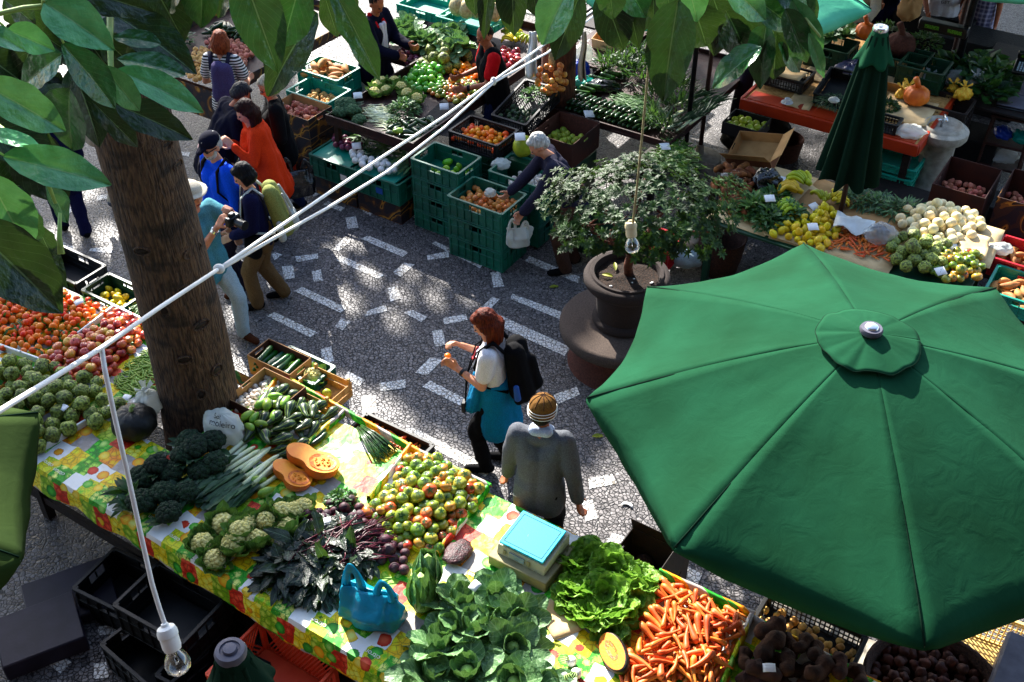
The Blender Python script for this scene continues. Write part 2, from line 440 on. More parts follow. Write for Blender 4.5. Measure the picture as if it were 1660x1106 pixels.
simple('grey_plastic','#5c5a66','#6e6c78',10,.5,.1,40,0)
simple('black_plastic','#0d0e10','#16171a',10,.4,.1,40,0)
simple('screen_lcd','#8fa0a6','#a4b3b8',10,.2,0,40,0)
simple('screen_green','#183818','#6fae3a',90,.3,0,40,0)
simple('white_plastic','#e4e3de','#efeeea',10,.35,.03,40,0)
simple('ivory_plastic','#cdbf9a','#dccfae',10,.4,.03,40,0)
simple('stone_planter','#2c2220','#453833',120,.9,.6,220,0,dist=.004,contrast=(.3,.7))
simple('stone_bench','#4c4039','#6d5f55',110,.9,.6,220,0,dist=.004,contrast=(.3,.7))
simple('stone_red','#553429','#6e4538',60,.9,.6,120,0)
simple('soil','#1d1511','#4a382c',60,1.0,1.0,90,0,dist=.02)
simple('concrete','#a39c8e','#c0b9aa',14,.85,.3,60,0)
simple('bush_wood','#4b2a1c','#74452e',30,.85,.5,60,0)
simple('tube_white','#e4e1dc','#f2efea',14,.55,.15,40,0)
simple('twine','#9a8f6c','#b5aa84',60,.9,.4,120,0)
simple('slate_violet','#2a2332','#352d3e',8,.6,.1,40,.05)
simple('wicker','#3c2820','#5f4234',60,.8,.9,120,0)
simple('ink_black','#0b0b0c','#0b0b0c',5,.6)
simple('ink_white','#efe9dc','#efe9dc',5,.6)
simple('ink_blue','#1f5ea8','#1f5ea8',5,.6)
simple('ink_red','#b3262a','#b3262a',5,.6)
filmmat('bag_teal','#28b0c8',1.0,.3)
filmmat('bag_turquoise','#16a99a',1.0,.3)
filmmat('bag_blue','#2f8fd0',1.0,.3)
filmmat('bag_deep_blue','#1450b4',1.0,.3)
filmmat('bag_clear','#e6e8e6',.32,.15)
filmmat('bag_milky','#dfe2da',.8,.3)
simple('bag_black','#0c0c12','#1a1a24',12,.25,.9,14,0,spec=.7)
simple('bag_violet','#3c3858','#4c4870',12,.3,.9,14,0,spec=.7)
# --- people
simple('skin_light','#c08a6e','#cf9c80',20,.55,.05,60,0,spec=.35)
simple('skin_tan','#a5694a','#b8795a',20,.55,.05,60,0,spec=.35)
simple('eye_dark','#140d0a','#140d0a',5,.2)
simple('lip','#8e4a40','#9c5348',20,.5)
def hairm(n,a,b_): simple(n,a,b_,90,.55,.9,150,0,spec=.14,contrast=(.3,.7),zs=.12,dist=.006)
hairm('hair_ginger','#42180c','#7c3818'); hairm('hair_auburn','#5c2a16','#a05a34'); hairm('hair_black','#050507','#14141a')
hairm('hair_brown','#1d0c08','#46190f'); hairm('hair_grey','#8f8d88','#d4d2cc'); hairm('hair_dark_grey','#17161a','#4a484c'); hairm('hair_blond_grey','#9c8f78','#cfc5ae'); hairm('hair_short_dark','#120c0a','#2a1c16')
for n,a,b_ in (('cloth_white','#c9c7cc','#dedce0'),('cloth_turquoise','#0d6f94','#1487ae'),('cloth_grey','#5d6066','#74777c'),('cloth_black','#0c0c10','#17171d'),
  ('cloth_navy','#17183a','#25264e'),('cloth_navy_deep','#0e1026','#191b36'),('cloth_blue','#0a4ec2','#1263dc'),('cloth_orange','#c23a10','#d94d1c'),('cloth_denim_pale','#9db0b6','#b9c8cc'),
  ('cloth_teal','#4a7f8a','#629aa4'),('cloth_khaki','#6b543a','#806848'),('cloth_brown','#4c382e','#5f483c'),('cloth_plum','#2c2636','#3c3446'),('cloth_denim','#1b2744','#2a3a60'),
  ('cloth_red','#b4141c','#cc2026'),('cloth_beige','#b3a58e','#c9bca6'),('cloth_slate','#2c2b3c','#3e3d50'),('cloth_mustard','#75552c','#8f6c3c'),('cloth_collar','#aab4c8','#c6cedc'),
  ('cloth_pink','#b89a9c','#cbb0b2'),('cloth_dark','#121016','#201c26'),('cloth_olive_pale','#7d8450','#a0a468'),('cloth_grey_pale','#a4a6a0','#bdbfba'),('cloth_hat','#b7ae9c','#cdc5b4'),('shoe_black','#0c0c0e','#1a1a1e'),('shoe_brown','#4a2c1c','#64402a'),('cloth_lilac','#4c4466','#5e567a')):
    simple(n,a,b_,150,.9,.35,160,0,spec=.12,dist=.004)
def striped(name, ca, cb, freq, axis=2):
    m,nt,b=newmat(name); tc=N(nt,'ShaderNodeTexCoord'); sp=N(nt,'ShaderNodeSeparateXYZ'); nt.links.new(tc.outputs['Object'],sp.inputs[0])
    f=mathn(nt,'FRACT',mathn(nt,'MULTIPLY',sp.outputs[axis],freq))
    nt.links.new(mixc(nt,mathn(nt,'GREATER_THAN',f,.5),hexc(ca),hexc(cb)),b.inputs['Base Color']); b.inputs['Roughness'].default_value=.85
striped('cloth_striped','#14141a','#d9d7d2',32)
def plaid():
    m,nt,b=newmat('cloth_plaid'); tc=N(nt,'ShaderNodeTexCoord'); sp=N(nt,'ShaderNodeSeparateXYZ'); nt.links.new(tc.outputs['Object'],sp.inputs[0])
    a=mathn(nt,'GREATER_THAN',mathn(nt,'FRACT',mathn(nt,'MULTIPLY',sp.outputs[2],18)),.6); c=mathn(nt,'GREATER_THAN',mathn(nt,'FRACT',mathn(nt,'MULTIPLY',sp.outputs[1],18)),.6)
    f=mathn(nt,'MULTIPLY',mathn(nt,'ADD',a,c),.5)
    nt.links.new(mixc(nt,f,hexc('#5d5a78'),hexc('#a8a4b8')),b.inputs['Base Color']); b.inputs['Roughness'].default_value=.85
plaid()
def parasol_cloth(name,c1,c2):
    m,nt,b=newmat(name); out=nt.nodes['Material Output']
    tc=N(nt,'ShaderNodeTexCoord')
    n1=N(nt,'ShaderNodeTexNoise', Scale=2.2, Detail=4); nt.links.new(tc.outputs['Object'],n1.inputs['Vector'])
    n2=N(nt,'ShaderNodeTexNoise', Scale=260.0, Detail=2); nt.links.new(tc.outputs['Object'],n2.inputs['Vector'])
    c=ramp(nt,n1.outputs['Fac'],[(.3,hexc(c1)),(.7,hexc(c2))])
    c=mixc(nt,.35,c,mixc(nt,n2.outputs['Fac'],(.55,.55,.55,1),(1.3,1.3,1.3,1)),'MULTIPLY')
    nt.links.new(c,b.inputs['Base Color']); b.inputs['Roughness'].default_value=.95; b.inputs['Specular IOR Level'].default_value=.06
    n3=N(nt,'ShaderNodeTexNoise', Scale=7.0, Detail=3, Distortion=1.2); nt.links.new(tc.outputs['Object'],n3.inputs['Vector'])
    bp=N(nt,'ShaderNodeBump', Strength=.14, Distance=.03); nt.links.new(n3.outputs['Fac'],bp.inputs['Height']); nt.links.new(bp.outputs[0],b.inputs['Normal'])
    tl=N(nt,'ShaderNodeBsdfTranslucent'); nt.links.new(c,tl.inputs[0]); mx=N(nt,'ShaderNodeMixShader'); mx.inputs[0].default_value=.12
    nt.links.new(b.outputs[0],mx.inputs[1]); nt.links.new(tl.outputs[0],mx.inputs[2]); nt.links.new(mx.outputs[0],out.inputs[0])
parasol_cloth('parasol_green','#245239','#2b6046')
parasol_cloth('parasol_olive','#3b4c28','#46582e')
parasol_cloth('parasol_dark_green','#1a3528','#243f31')
parasol_cloth('parasol_turquoise','#5fb894','#79c9a6')
def glass():
    m,nt,b=newmat('bulb_glass'); out=nt.nodes['Material Output']
    gl=N(nt,'ShaderNodeBsdfGlossy', Roughness=.03); tp=N(nt,'ShaderNodeBsdfTransparent'); tp.inputs[0].default_value=(.93,.93,.92,1)
    fr=N(nt,'ShaderNodeLayerWeight', Blend=.35); mx=N(nt,'ShaderNodeMixShader')
    f=mathn(nt,'ADD',mathn(nt,'MULTIPLY',fr.outputs['Facing'],.75),.07); nt.links.new(f,mx.inputs[0])
    nt.links.new(tp.outputs[0],mx.inputs[1]); nt.links.new(gl.outputs[0],mx.inputs[2]); nt.links.new(mx.outputs[0],out.inputs[0])
glass()
def bark(name,c1,c2):
    m,nt,b=newmat(name); tc=N(nt,'ShaderNodeTexCoord')
    mp=N(nt,'ShaderNodeMapping'); mp.inputs['Scale'].default_value=(1,1,.16); nt.links.new(tc.outputs['Object'],mp.inputs[0])
    n1=N(nt,'ShaderNodeTexNoise', Scale=62.0, Detail=3, Distortion=.4); nt.links.new(mp.outputs[0],n1.inputs['Vector'])
    mp2=N(nt,'ShaderNodeMapping'); mp2.inputs['Scale'].default_value=(1,1,2.2); nt.links.new(tc.outputs['Object'],mp2.inputs[0])
    n2=N(nt,'ShaderNodeTexNoise', Scale=3.0, Detail=3); nt.links.new(mp2.outputs[0],n2.inputs['Vector'])
    c=ramp(nt,n1.outputs['Fac'],[(.35,hexc(c1)),(.65,hexc(c2))])
    c=mixc(nt,ramp(nt,n2.outputs['Fac'],[(.52,(0,0,0,1)),(.66,(.8,.8,.8,1))]),c,hexc('#1a120d'))
    nt.links.new(c,b.inputs['Base Color']); b.inputs['Roughness'].default_value=.9
    bp=N(nt,'ShaderNodeBump', Strength=1.0, Distance=.03); nt.links.new(n1.outputs['Fac'],bp.inputs['Height']); nt.links.new(bp.outputs[0],b.inputs['Normal'])
bark('bark','#3e2c1f','#765d47'); bark('bark_red','#4c2c1c','#7a4c34')
def paving(name, ca, cb, joint, sc=17.0, warm=None):
    m,nt,b=newmat(name); tc=N(nt,'ShaderNodeTexCoord')
    v1=N(nt,'ShaderNodeTexVoronoi', Scale=sc, Randomness=.85); v1.feature='DISTANCE_TO_EDGE'; nt.links.new(tc.outputs['Object'],v1.inputs['Vector'])
    v2=N(nt,'ShaderNodeTexVoronoi', Scale=sc, Randomness=.85); nt.links.new(tc.outputs['Object'],v2.inputs['Vector'])
    no=N(nt,'ShaderNodeTexNoise', Scale=90.0, Detail=3); nt.links.new(tc.outputs['Object'],no.inputs['Vector'])
    big=N(nt,'ShaderNodeTexNoise', Scale=.7, Detail=3); nt.links.new(tc.outputs['Object'],big.inputs['Vector'])
    sx=N(nt,'ShaderNodeSeparateColor'); nt.links.new(v2.outputs['Color'],sx.inputs[0])
    f=mathn(nt,'ADD',mathn(nt,'MULTIPLY',sx.outputs[0],.5),mathn(nt,'MULTIPLY',no.outputs['Fac'],.4))
    c=ramp(nt,f,[(.1,hexc(ca)),(.95,hexc(cb))])
    c=mixc(nt,mathn(nt,'MULTIPLY',big.outputs['Fac'],.4),c,mixc(nt,.5,c,hexc(joint)))
    je=ramp(nt,v1.outputs['Distance'],[(.03,(1,1,1,1)),(.085,(0,0,0,1))])
    c=mixc(nt,je,c,hexc(joint))
    nt.links.new(c,b.inputs['Base Color']); b.inputs['Roughness'].default_value=.55; b.inputs['Specular IOR Level'].default_value=.5
    hh=ramp(nt,v1.outputs['Distance'],[(.0,(0,0,0,1)),(.14,(1,1,1,1))])
    hh=mixc(nt,.15,hh,no.outputs['Color'])
    bp=N(nt,'ShaderNodeBump', Strength=.8, Distance=.012); nt.links.new(hh,bp.inputs['Height']); nt.links.new(bp.outputs[0],b.inputs['Normal'])
paving('paving_basalt','#5c5859','#9c9796','#1f1b1b',30)
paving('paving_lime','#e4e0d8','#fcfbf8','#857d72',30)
def oilcloth():
    m,nt,b=newmat('oilcloth'); tc=N(nt,'ShaderNodeTexCoord'); uv=tc.outputs['UV']
    cell=.145
    sp=N(nt,'ShaderNodeSeparateXYZ'); nt.links.new(uv,sp.inputs[0])
    wn=N(nt,'ShaderNodeTexNoise', Scale=7.0, Detail=2); nt.links.new(uv,wn.inputs['Vector']); ws=N(nt,'ShaderNodeSeparateColor'); nt.links.new(wn.outputs['Color'],ws.inputs[0])
    u=mathn(nt,'ADD',mathn(nt,'DIVIDE',sp.outputs[0],cell),mathn(nt,'MULTIPLY',ws.outputs[0],.4)); v=mathn(nt,'ADD',mathn(nt,'DIVIDE',sp.outputs[1],cell*1.12),mathn(nt,'MULTIPLY',ws.outputs[1],.4))
    iv=mathn(nt,'FLOOR',v); iu=mathn(nt,'FLOOR',mathn(nt,'ADD',u,mathn(nt,'MULTIPLY',iv,.37)))
    k=mathn(nt,'ADD',mathn(nt,'FLOORED_MODULO',mathn(nt,'ADD',iu,iv),3),mathn(nt,'MULTIPLY',mathn(nt,'FLOORED_MODULO',iv,4),3))
    kk=mathn(nt,'DIVIDE',mathn(nt,'ADD',k,.5),12)
    A=['#e8960c','#a8a098','#189a28','#8cba20','#cc3018','#ecd41c','#eceae4','#dcd828','#3fae2a','#f4c406','#45a814','#e9e6dd']
    B=['#f8c814','#b8b0aa','#66d83c','#d0e060','#ec6a48','#f8ee70','#f6f4f0','#84c81e','#eef288','#fae636','#bce464','#f4f1e8']
    st=lambda L:[(i/12,hexc(c)) for i,c in enumerate(L)]
    ca=ramp(nt,kk,st(A),'CONSTANT'); cb=ramp(nt,kk,st(B),'CONSTANT')
    vo=N(nt,'ShaderNodeTexVoronoi', Scale=19.0); nt.links.new(uv,vo.inputs['Vector'])
    ve=N(nt,'ShaderNodeTexVoronoi', Scale=19.0); ve.feature='DISTANCE_TO_EDGE'; nt.links.new(uv,ve.inputs['Vector'])
    no=N(nt,'ShaderNodeTexNoise', Scale=60.0, Detail=3, Distortion=1.5); nt.links.new(uv,no.inputs['Vector'])
    f=mathn(nt,'ADD',mathn(nt,'MULTIPLY',vo.outputs['Distance'],1.1),mathn(nt,'MULTIPLY',mathn(nt,'SUBTRACT',no.outputs['Fac'],.5),1.2))
    c=mixc(nt,ramp(nt,f,[(.25,(0,0,0,1)),(.6,(1,1,1,1))]),cb,ca)
    plain=mathn(nt,'MAXIMUM',mathn(nt,'COMPARE',k,1.0,.1),mathn(nt,'MAXIMUM',mathn(nt,'COMPARE',k,6.0,.1),mathn(nt,'COMPARE',k,11.0,.1)))
    edge=mathn(nt,'MULTIPLY',mathn(nt,'SUBTRACT',1.0,plain),mathn(nt,'MULTIPLY',mathn(nt,'LESS_THAN',ve.outputs['Distance'],mathn(nt,'MULTIPLY',no.outputs['Fac'],.09)),.4))
    c=mixc(nt,edge,c,(.02,.05,.01,1))
    fv=N(nt,'ShaderNodeTexVoronoi', Scale=8.5, Randomness=.9); nt.links.new(uv,fv.inputs['Vector']); fs=N(nt,'ShaderNodeSeparateColor'); nt.links.new(fv.outputs['Color'],fs.inputs[0])
    fa=ramp(nt,fs.outputs[0],[(0,hexc('#f2c810')),(.34,hexc('#49b424')),(.55,hexc('#f0a010')),(.68,hexc('#d23c20')),(.78,hexc('#1f8f2c'))],'CONSTANT'); fb=ramp(nt,fs.outputs[0],[(0,hexc('#fbf08a')),(.34,hexc('#d2ee8e')),(.55,hexc('#f8d040')),(.68,hexc('#ee7a56')),(.78,hexc('#62c850'))],'CONSTANT')
    fd=mathn(nt,'ADD',fv.outputs['Distance'],mathn(nt,'MULTIPLY',mathn(nt,'SUBTRACT',no.outputs['Fac'],.5),.16))
    fc=mixc(nt,ramp(nt,fd,[(.12,(0,0,0,1)),(.36,(1,1,1,1))]),fb,fa); fc=mixc(nt,ramp(nt,fd,[(.37,(0,0,0,1)),(.42,(.6,.6,.6,1))]),fc,(.05,.09,.01,1))
    c=mixc(nt,mathn(nt,'MULTIPLY',mathn(nt,'LESS_THAN',fd,.42),mathn(nt,'GREATER_THAN',fs.outputs[1],.5)),c,fc)
    nt.links.new(c,b.inputs['Base Color']); b.inputs['Roughness'].default_value=.5; b.inputs['Specular IOR Level'].default_value=.3
    n3=N(nt,'ShaderNodeTexNoise', Scale=9.0, Detail=3, Distortion=.6); nt.links.new(uv,n3.inputs['Vector'])
    bp=N(nt,'ShaderNodeBump', Strength=.45, Distance=.02); nt.links.new(n3.outputs['Fac'],bp.inputs['Height']); nt.links.new(bp.outputs[0],b.inputs['Normal'])
oilcloth()
# ------------------------------------------------------------------ produce prototypes: (mesh, packing spheres)
def nz(x,y,z): return noise.noise(Vector((x,y,z)))
def variants(fn, k=3): return [fn(i) for i in range(k)]
def p_round(name, mat, r, flat=1.0, lobes=0, lob=0.0, bumpy=0.0, sc=2.0, k=3, dim=0.0, n=14, m=10, tall=1.0, stem=None, leafy=False):
    def one(i):
        s=i*7.7+len(name)
        def fn(d):
            q=1+bumpy*nz(d.x*sc+s,d.y*sc,d.z*sc)
            if lobes: q*=1+lob*math.cos(lobes*math.atan2(d.y,d.x)+i)*(1-d.z*d.z)
            if dim: q*=1-dim*math.exp(-((1-d.z)/.12)**1)-dim*.7*math.exp(-((1+d.z)/.12))
            return q
        b=MB(); b.ell((0,0,0),(r,r,r*flat*tall),n=n,m=m,fn=fn)
        if stem:
            zt=r*flat*tall*(1-dim)
            b.tube([(0,0,zt-.004),(.002,0,zt+.004),(.005,.002,zt+.012)],[.0022,.0018,.0022],5,1)
            if stem=='calyx':
                for q in range(5): leaf_patch(b,dirM((0,0,zt+.001),(math.cos(q*1.2566),math.sin(q*1.2566),.12)),r*.55,r*.22,.3,0,.02,2,3,1,0,'tip')
        if leafy and i%2: 
            for q in range(2): leaf_patch(b,dirM((0,0,r*flat*.95),(math.cos(i+q*2.2),math.sin(i+q*2.2),.25)),.06,.022,.5,.3,.02,3,5,1,i,'tip')
        return (b.mesh(name,[MT[mat],MT['herb_leaf' if (leafy or stem=='calyx') else 'wood_dark']],180), [(0,0,0,r*.93*(flat if flat<1 else 1))])
    return variants(one,k)
def p_long(name, mat, L, prof, bend=0.0, bumpy=0.0, k=3, n=10, m=9, sc=14, nsph=4, mats=None):
    "prof(t) gives the radius along the body; body lies along x"
    def one(i):
        s=i*5.3+len(name); bn=bend*(.5+.5*((i*37)%10)/10)*(1 if i%2 else -1)
        pts=[];rad=[]
        for j in range(m+1):
            t=j/m; pts.append(((t-.5)*L, bn*math.sin(PI*t)+bumpy*.5*nz(t*3+s,0,1), bumpy*.4*nz(t*3,s,2)))
            rad.append(max(.0008,prof(t)))
        b=MB(); b.tube(pts,rad,n)
        if bumpy:
            for q,v in enumerate(b.v):
                d=nz(v[0]*sc+s,v[1]*sc,v[2]*sc); p=pts[min(q//n,m)]
                b.v[q]=tuple(p[a]+(v[a]-p[a])*(1+bumpy*10*d) for a in range(3))
        sp=[]
        for j in range(nsph):
            t=(j+.5)/nsph; sp.append(((t-.5)*L, bn*math.sin(PI*t),0,max(.004,prof(t)*.92)))
        return (b.mesh(name,mats or MT[mat],180), sp)
    return variants(one,k)
def rp(R0, a=.12, p=.5):
    "rounded ends"
    return lambda t: R0*min(1,(max(0,min(t,1-t))/a)**p if min(t,1-t)<a else 1)
def leaf_patch(b, M, L, W, curl=.3, cup=.2, wav=.03, nu=6, nv=7, mi=0, seed=0.0, shape='oval', rib=.0):
    def w(t):
        if shape=='oval': return math.sin(PI*min(1,max(0,t*.94+.05)))**.75
        if shape=='round': return math.sin(PI*min(1,max(0,t*.9+.06)))**.5
        if shape=='tip': return (math.sin(PI*min(1,t**.75*.96+.03)))**.85
        if shape=='fan': return .25+.75*math.sin(PI*.5*min(1,t*1.5)) if t<.8 else (1-(t-.8)*2.6)
        return 1
    def fn(u,v):
        x=(u-.5)*W*w(v); y=v*L
        z=curl*L*(v**2)*-.5 + cup*W*((u-.5)**2)*2*w(v) + wav*L*nz(u*5+seed,v*6,seed)*(abs(u-.5)*2+.3) + wav*1.2*L*math.sin(v*22+seed)*abs(u-.5)**2*2
        z-=rib*math.exp(-((u-.5)/.09)**2)
        return M @ Vector((x,y,z))
    b.grid(fn,nu,nv,mi,uv=lambda u,v:(u,v))
def dirM(pos, d, up=(0,0,1), roll=0.0):
    "frame with y along d and z near up"
    y=Vector(d).normalized(); u=Vector(up); x=y.cross(u)
    if x.length<1e-4: x=y.orthogonal()
    x.normalize(); z=x.cross(y).normalized()
    M=Matrix((x,y,z)).transposed().to_4x4()
    return Matrix.Translation(pos) @ M @ Matrix.Rotation(roll,4,'Y')
PR={}
PR['mandarin']=p_round('mandarin','mandarin_peel',.034,.84,dim=.10,k=6,leafy=True)
PR['orange']=p_round('orange','orange_peel',.037,.95,dim=.04)
PR['apple']=p_round('apple','apple_skin',.042,.88,dim=.3,lobes=5,lob=.02,stem='s',bumpy=.06,k=5)
PR['cherimoya']=p_round('cherimoya','cherimoya_skin',.064,1.0,bumpy=.25,sc=1.6,k=4,n=18,m=12)
PR['tomato']=p_round('tomato','tomato_skin',.045,.82,lobes=5,lob=.035,dim=.14,bumpy=.1,k=6,stem='calyx')
PR['lemon']=p_long('lemon','lemon_peel',.095,lambda t:.034*math.sin(PI*max(.03,min(.97,t)))**.6,0,.012,k=3,n=12,m=10,nsph=2)
PR['lime']=p_long('lime','lime_skin',.10,lambda t:.035*math.sin(PI*max(.02,min(.98,t)))**.5,0,.008,k=2,n=12,m=10,nsph=2)
PR['bean']=p_long('bean_pod','bean_pod',.13,rp(.0062,.15),.014,.0008,k=5,n=6,m=6)
PR['green_bean']=p_long('green_bean','green_bean_pod',.15,rp(.0065,.15),.016,.0008,k=5,n=6,m=6)
PR['carrot']=p_long('carrot','carrot_skin',.165,lambda t:.0195*(1-.8*t**1.3)*min(1,(t+.02)/.06)**.5,.012,.006,k=6,n=9,m=9,sc=30)
PR['small_carrot']=p_long('carrot','carrot_skin',.12,lambda t:.013*(1-.75*t**1.3)*min(1,(t+.02)/.06)**.5,.01,.005,k=4,n=7,m=7,sc=30)
PR['potato']=p_round('potato','potato_skin',.036,.8,bumpy=.3,sc=1.3,k=4)
PR['red_potato']=p_round('potato','red_potato_skin',.036,.85,bumpy=.3,sc=1.2,k=4)
PR['dark_potato']=p_round('potato','dark_potato_skin',.042,.85,bumpy=.4,sc=1.5,k=4)
PR['yam']=p_long('yam','yam_skin',.24,lambda t:.062*(math.sin(PI*max(.03,min(.97,t)))**.55)*(1+.3*math.sin(t*9)),.05,.03,k=4,n=14,m=14,sc=22)
PR['taro']=p_long('taro','taro_skin',.19,lambda t:.04*(math.sin(PI*max(.03,min(.97,t)))**.6)*(1+.25*math.sin(t*8)),.03,.02,k=4,n=12,m=12,sc=22)
PR['sweet_potato']=p_long('sweet_potato','sweet_potato_skin',.21,lambda t:.042*(math.sin(PI*max(.02,min(.98,t)))**.75),.035,.012,k=4,n=12,m=12,sc=16)
PR['onion']=p_round('onion','onion_skin',.034,.92,dim=-.16,k=3)
PR['white_onion']=p_round('onion','white_onion_skin',.05,.88,dim=-.12,k=3)
PR['red_onion']=p_round('red_onion','red_onion_skin',.042,.88,dim=-.14,k=3)
PR['turnip']=p_round('turnip','turnip_skin',.042,.92,dim=-.1,k=2)
PR['garlic']=p_round('garlic_bulb','garlic_skin',.026,.82,lobes=8,lob=.06,dim=-.3,k=3,n=16)
PR['beet']=p_round('beetroot','beet_skin',.045,.92,bumpy=.12,dim=-.08,k=3)
PR['avocado']=p_long('avocado','avocado_skin',.11,lambda t:(.026+.014*t)*(math.sin(PI*max(.03,min(.97,t)))**.5),0,.006,k=3,n=12,m=10,nsph=2)
PR['guava']=p_round('green_fruit','guava_skin',.04,.95,bumpy=.1,dim=.08,k=3)
PR['pear_fruit']=p_round('yellow_fruit','pear_green',.042,.9,bumpy=.12,dim=.08,k=3)
PR['red_pepper']=p_round('red_pepper','red_pepper_skin',.05,.95,lobes=4,lob=.1,dim=.25,k=2)
PR['green_pepper']=p_round('green_pepper','green_pepper_skin',.045,1.1,lobes=4,lob=.1,dim=.2,k=2)
PR['courgette']=p_long('courgette','courgette_skin',.2,rp(.021,.14),.012,.004,k=3,n=10,m=9)
PR['cucumber']=p_long('cucumber','cucumber_skin',.27,rp(.024,.1),.008,.003,k=3,n=10,m=9)
def gprof(t): return (.024+.022*max(0,min(1,(t-.35)/.4)))*math.sin(PI*max(.03,min(.97,t)))**.35
PR['gourd']=p_long('gourd','striped_gourd',.165,gprof,.02,.004,k=4,n=14,m=12)
PR['chayote']=p_long('chayote','chayote_skin',.125,lambda t:(.027+.014*t)*math.sin(PI*max(.03,min(.97,t)))**.45,.008,.006,k=3,n=14,m=10,nsph=3)
PR['melon']=p_round('melon','melon_skin',.11,1.15,bumpy=.06,sc=2,k=2,n=20,m=14)
def p_bunch(k=3):
    "hand of bananas"
    def one(i, mat='banana_peel'):
        r=random.Random(i); b=MB(); nb=9+i
        for j in range(nb):
            a=(j/(nb-1)-.5)*1.5; row=j%2
            pts=[];rad=[]
            for q in range(8):
                t=q/7; rr=.045+.13*math.sin(t*1.5); zz=.02+.055*math.sin(t*PI)*.9+row*.02-t*.03
                pts.append((rr*math.cos(a)*1.1, rr*math.sin(a)*1.15, zz)); rad.append(.016*min(1,t/.12+.35)*(1 if t<.85 else 1-(t-.85)/.15*.75))
            b.tube(pts,rad,7)
        b.tube([(0,0,.03),(.05,0,.04)],[.02,.028],7)
        return b
    return one
_pb=p_bunch()
PR['banana']=[(_pb(i).mesh('banana_hand',MT['banana_peel'],180),[(.08,0,.03,.07)]) for i in range(3)]
PR['banana_green']=[(_pb(i).mesh('banana_hand',MT['banana_green'],180),[(.08,0,.03,.07)]) for i in range(3)]

def inpoly(x,y,poly):
    c=False; j=len(poly)-1
    for i in range(len(poly)):
        xi,yi=poly[i][0],poly[i][1]; xj,yj=poly[j][0],poly[j][1]
        if (yi>y)!=(yj>y) and x < (xj-xi)*(y-yi)/(yj-yi)+xi: c=not c
        j=i
    return c
def edged(x,y,poly):
    best=9
    for i in range(len(poly)):
        ax,ay=poly[i][0],poly[i][1]; bx,by=poly[(i+1)%len(poly)][0],poly[(i+1)%len(poly)][1]
        dx,dy=bx-ax,by-ay; L=dx*dx+dy*dy
        t=0 if L==0 else max(0,min(1,((x-ax)*dx+(y-ay)*dy)/L))
        best=min(best,math.hypot(x-ax-t*dx,y-ay-t*dy))
    return best
COUNT={}
def heap(name, protos, poly, z0, dome, n, label, cat, group, mode='any', sc=(.85,1.12), seed=1, ang=0.0, jit=PI, wall=0.25, cand=14, tilt=.25, pitch=0.0):
    "lay fruit one by one, each on the floor or on the fruit already there, never above the pile's dome"
    r=random.Random(seed*101+len(name)); grid={}; G=.09; out=[]; fails=0
    xs=[p[0] for p in poly]; ys=[p[1] for p in poly]
    while len(out)<n and fails<60:
        best=None
        for c in range(cand):
            for _ in range(30):
                x=r.uniform(min(xs),max(xs)); y=r.uniform(min(ys),max(ys))
                if inpoly(x,y,poly): break
            else: continue
            me,sp=r.choice(protos); s=r.uniform(*sc); a=ang+r.uniform(-jit,jit)
            ca,sa=math.cos(a),math.sin(a)
            ss=[(x+(p[0]*ca-p[1]*sa)*s, y+(p[0]*sa+p[1]*ca)*s, p[2]*s, p[3]*s) for p in sp]
            if any(not inpoly(q[0],q[1],poly) for q in ss): continue
            z=z0+max(q[3] for q in ss)
            for q in ss:
                gx,gy=int(q[0]//G),int(q[1]//G)
                for ix in (-1,0,1):
                    for iy in (-1,0,1):
                        for o in grid.get((gx+ix,gy+iy),()):
                            rr=(o[3]+q[3])*.96; d2=(o[0]-q[0])**2+(o[1]-q[1])**2
                            if d2<rr*rr: z=max(z,o[2]+math.sqrt(rr*rr-d2)-q[2])
            e=min(1,edged(x,y,poly)/wall); lim=z0+2.1*max(q[3] for q in ss)+dome*math.sin(e*PI/2)
            if z+max(q[3] for q in ss)>lim+1e-4: continue
            sc_=z-dome*.35*e
            if best is None or sc_<best[0]: best=(sc_,x,y,z,s,a,me,ss)
        if best is None: fails+=1; continue
        fails=0
        _,x,y,z,s,a,me,ss=best
        for q in ss: grid.setdefault((int(q[0]//G),int(q[1]//G)),[]).append((q[0],q[1],z+q[2],q[3]))
        if mode=='any': rot=(r.uniform(0,6.28),r.uniform(0,6.28),a)
        elif mode=='up': rot=(r.uniform(-.5,.5),r.uniform(-.5,.5),a)
        else: rot=(r.uniform(-.3,.3) if tilt else 0, r.uniform(-tilt,tilt)*.5+pitch, a)
        o=link(name, me, None, (x,y,z), rot, (s,s,s))
        tag(o,label,cat,group); out.append(o)
    COUNT[label]=len(out)
    return out
def poly_px(pts, z): return [P(a,b,z) for a,b in pts]
def rect(c, w, d, rz=GA):
    ca,sa=math.cos(rz),math.sin(rz)
    return [Vector((c[0]+x*ca-y*sa, c[1]+x*sa+y*ca, 0)) for x,y in ((-w/2,-d/2),(w/2,-d/2),(w/2,d/2),(-w/2,d/2))]

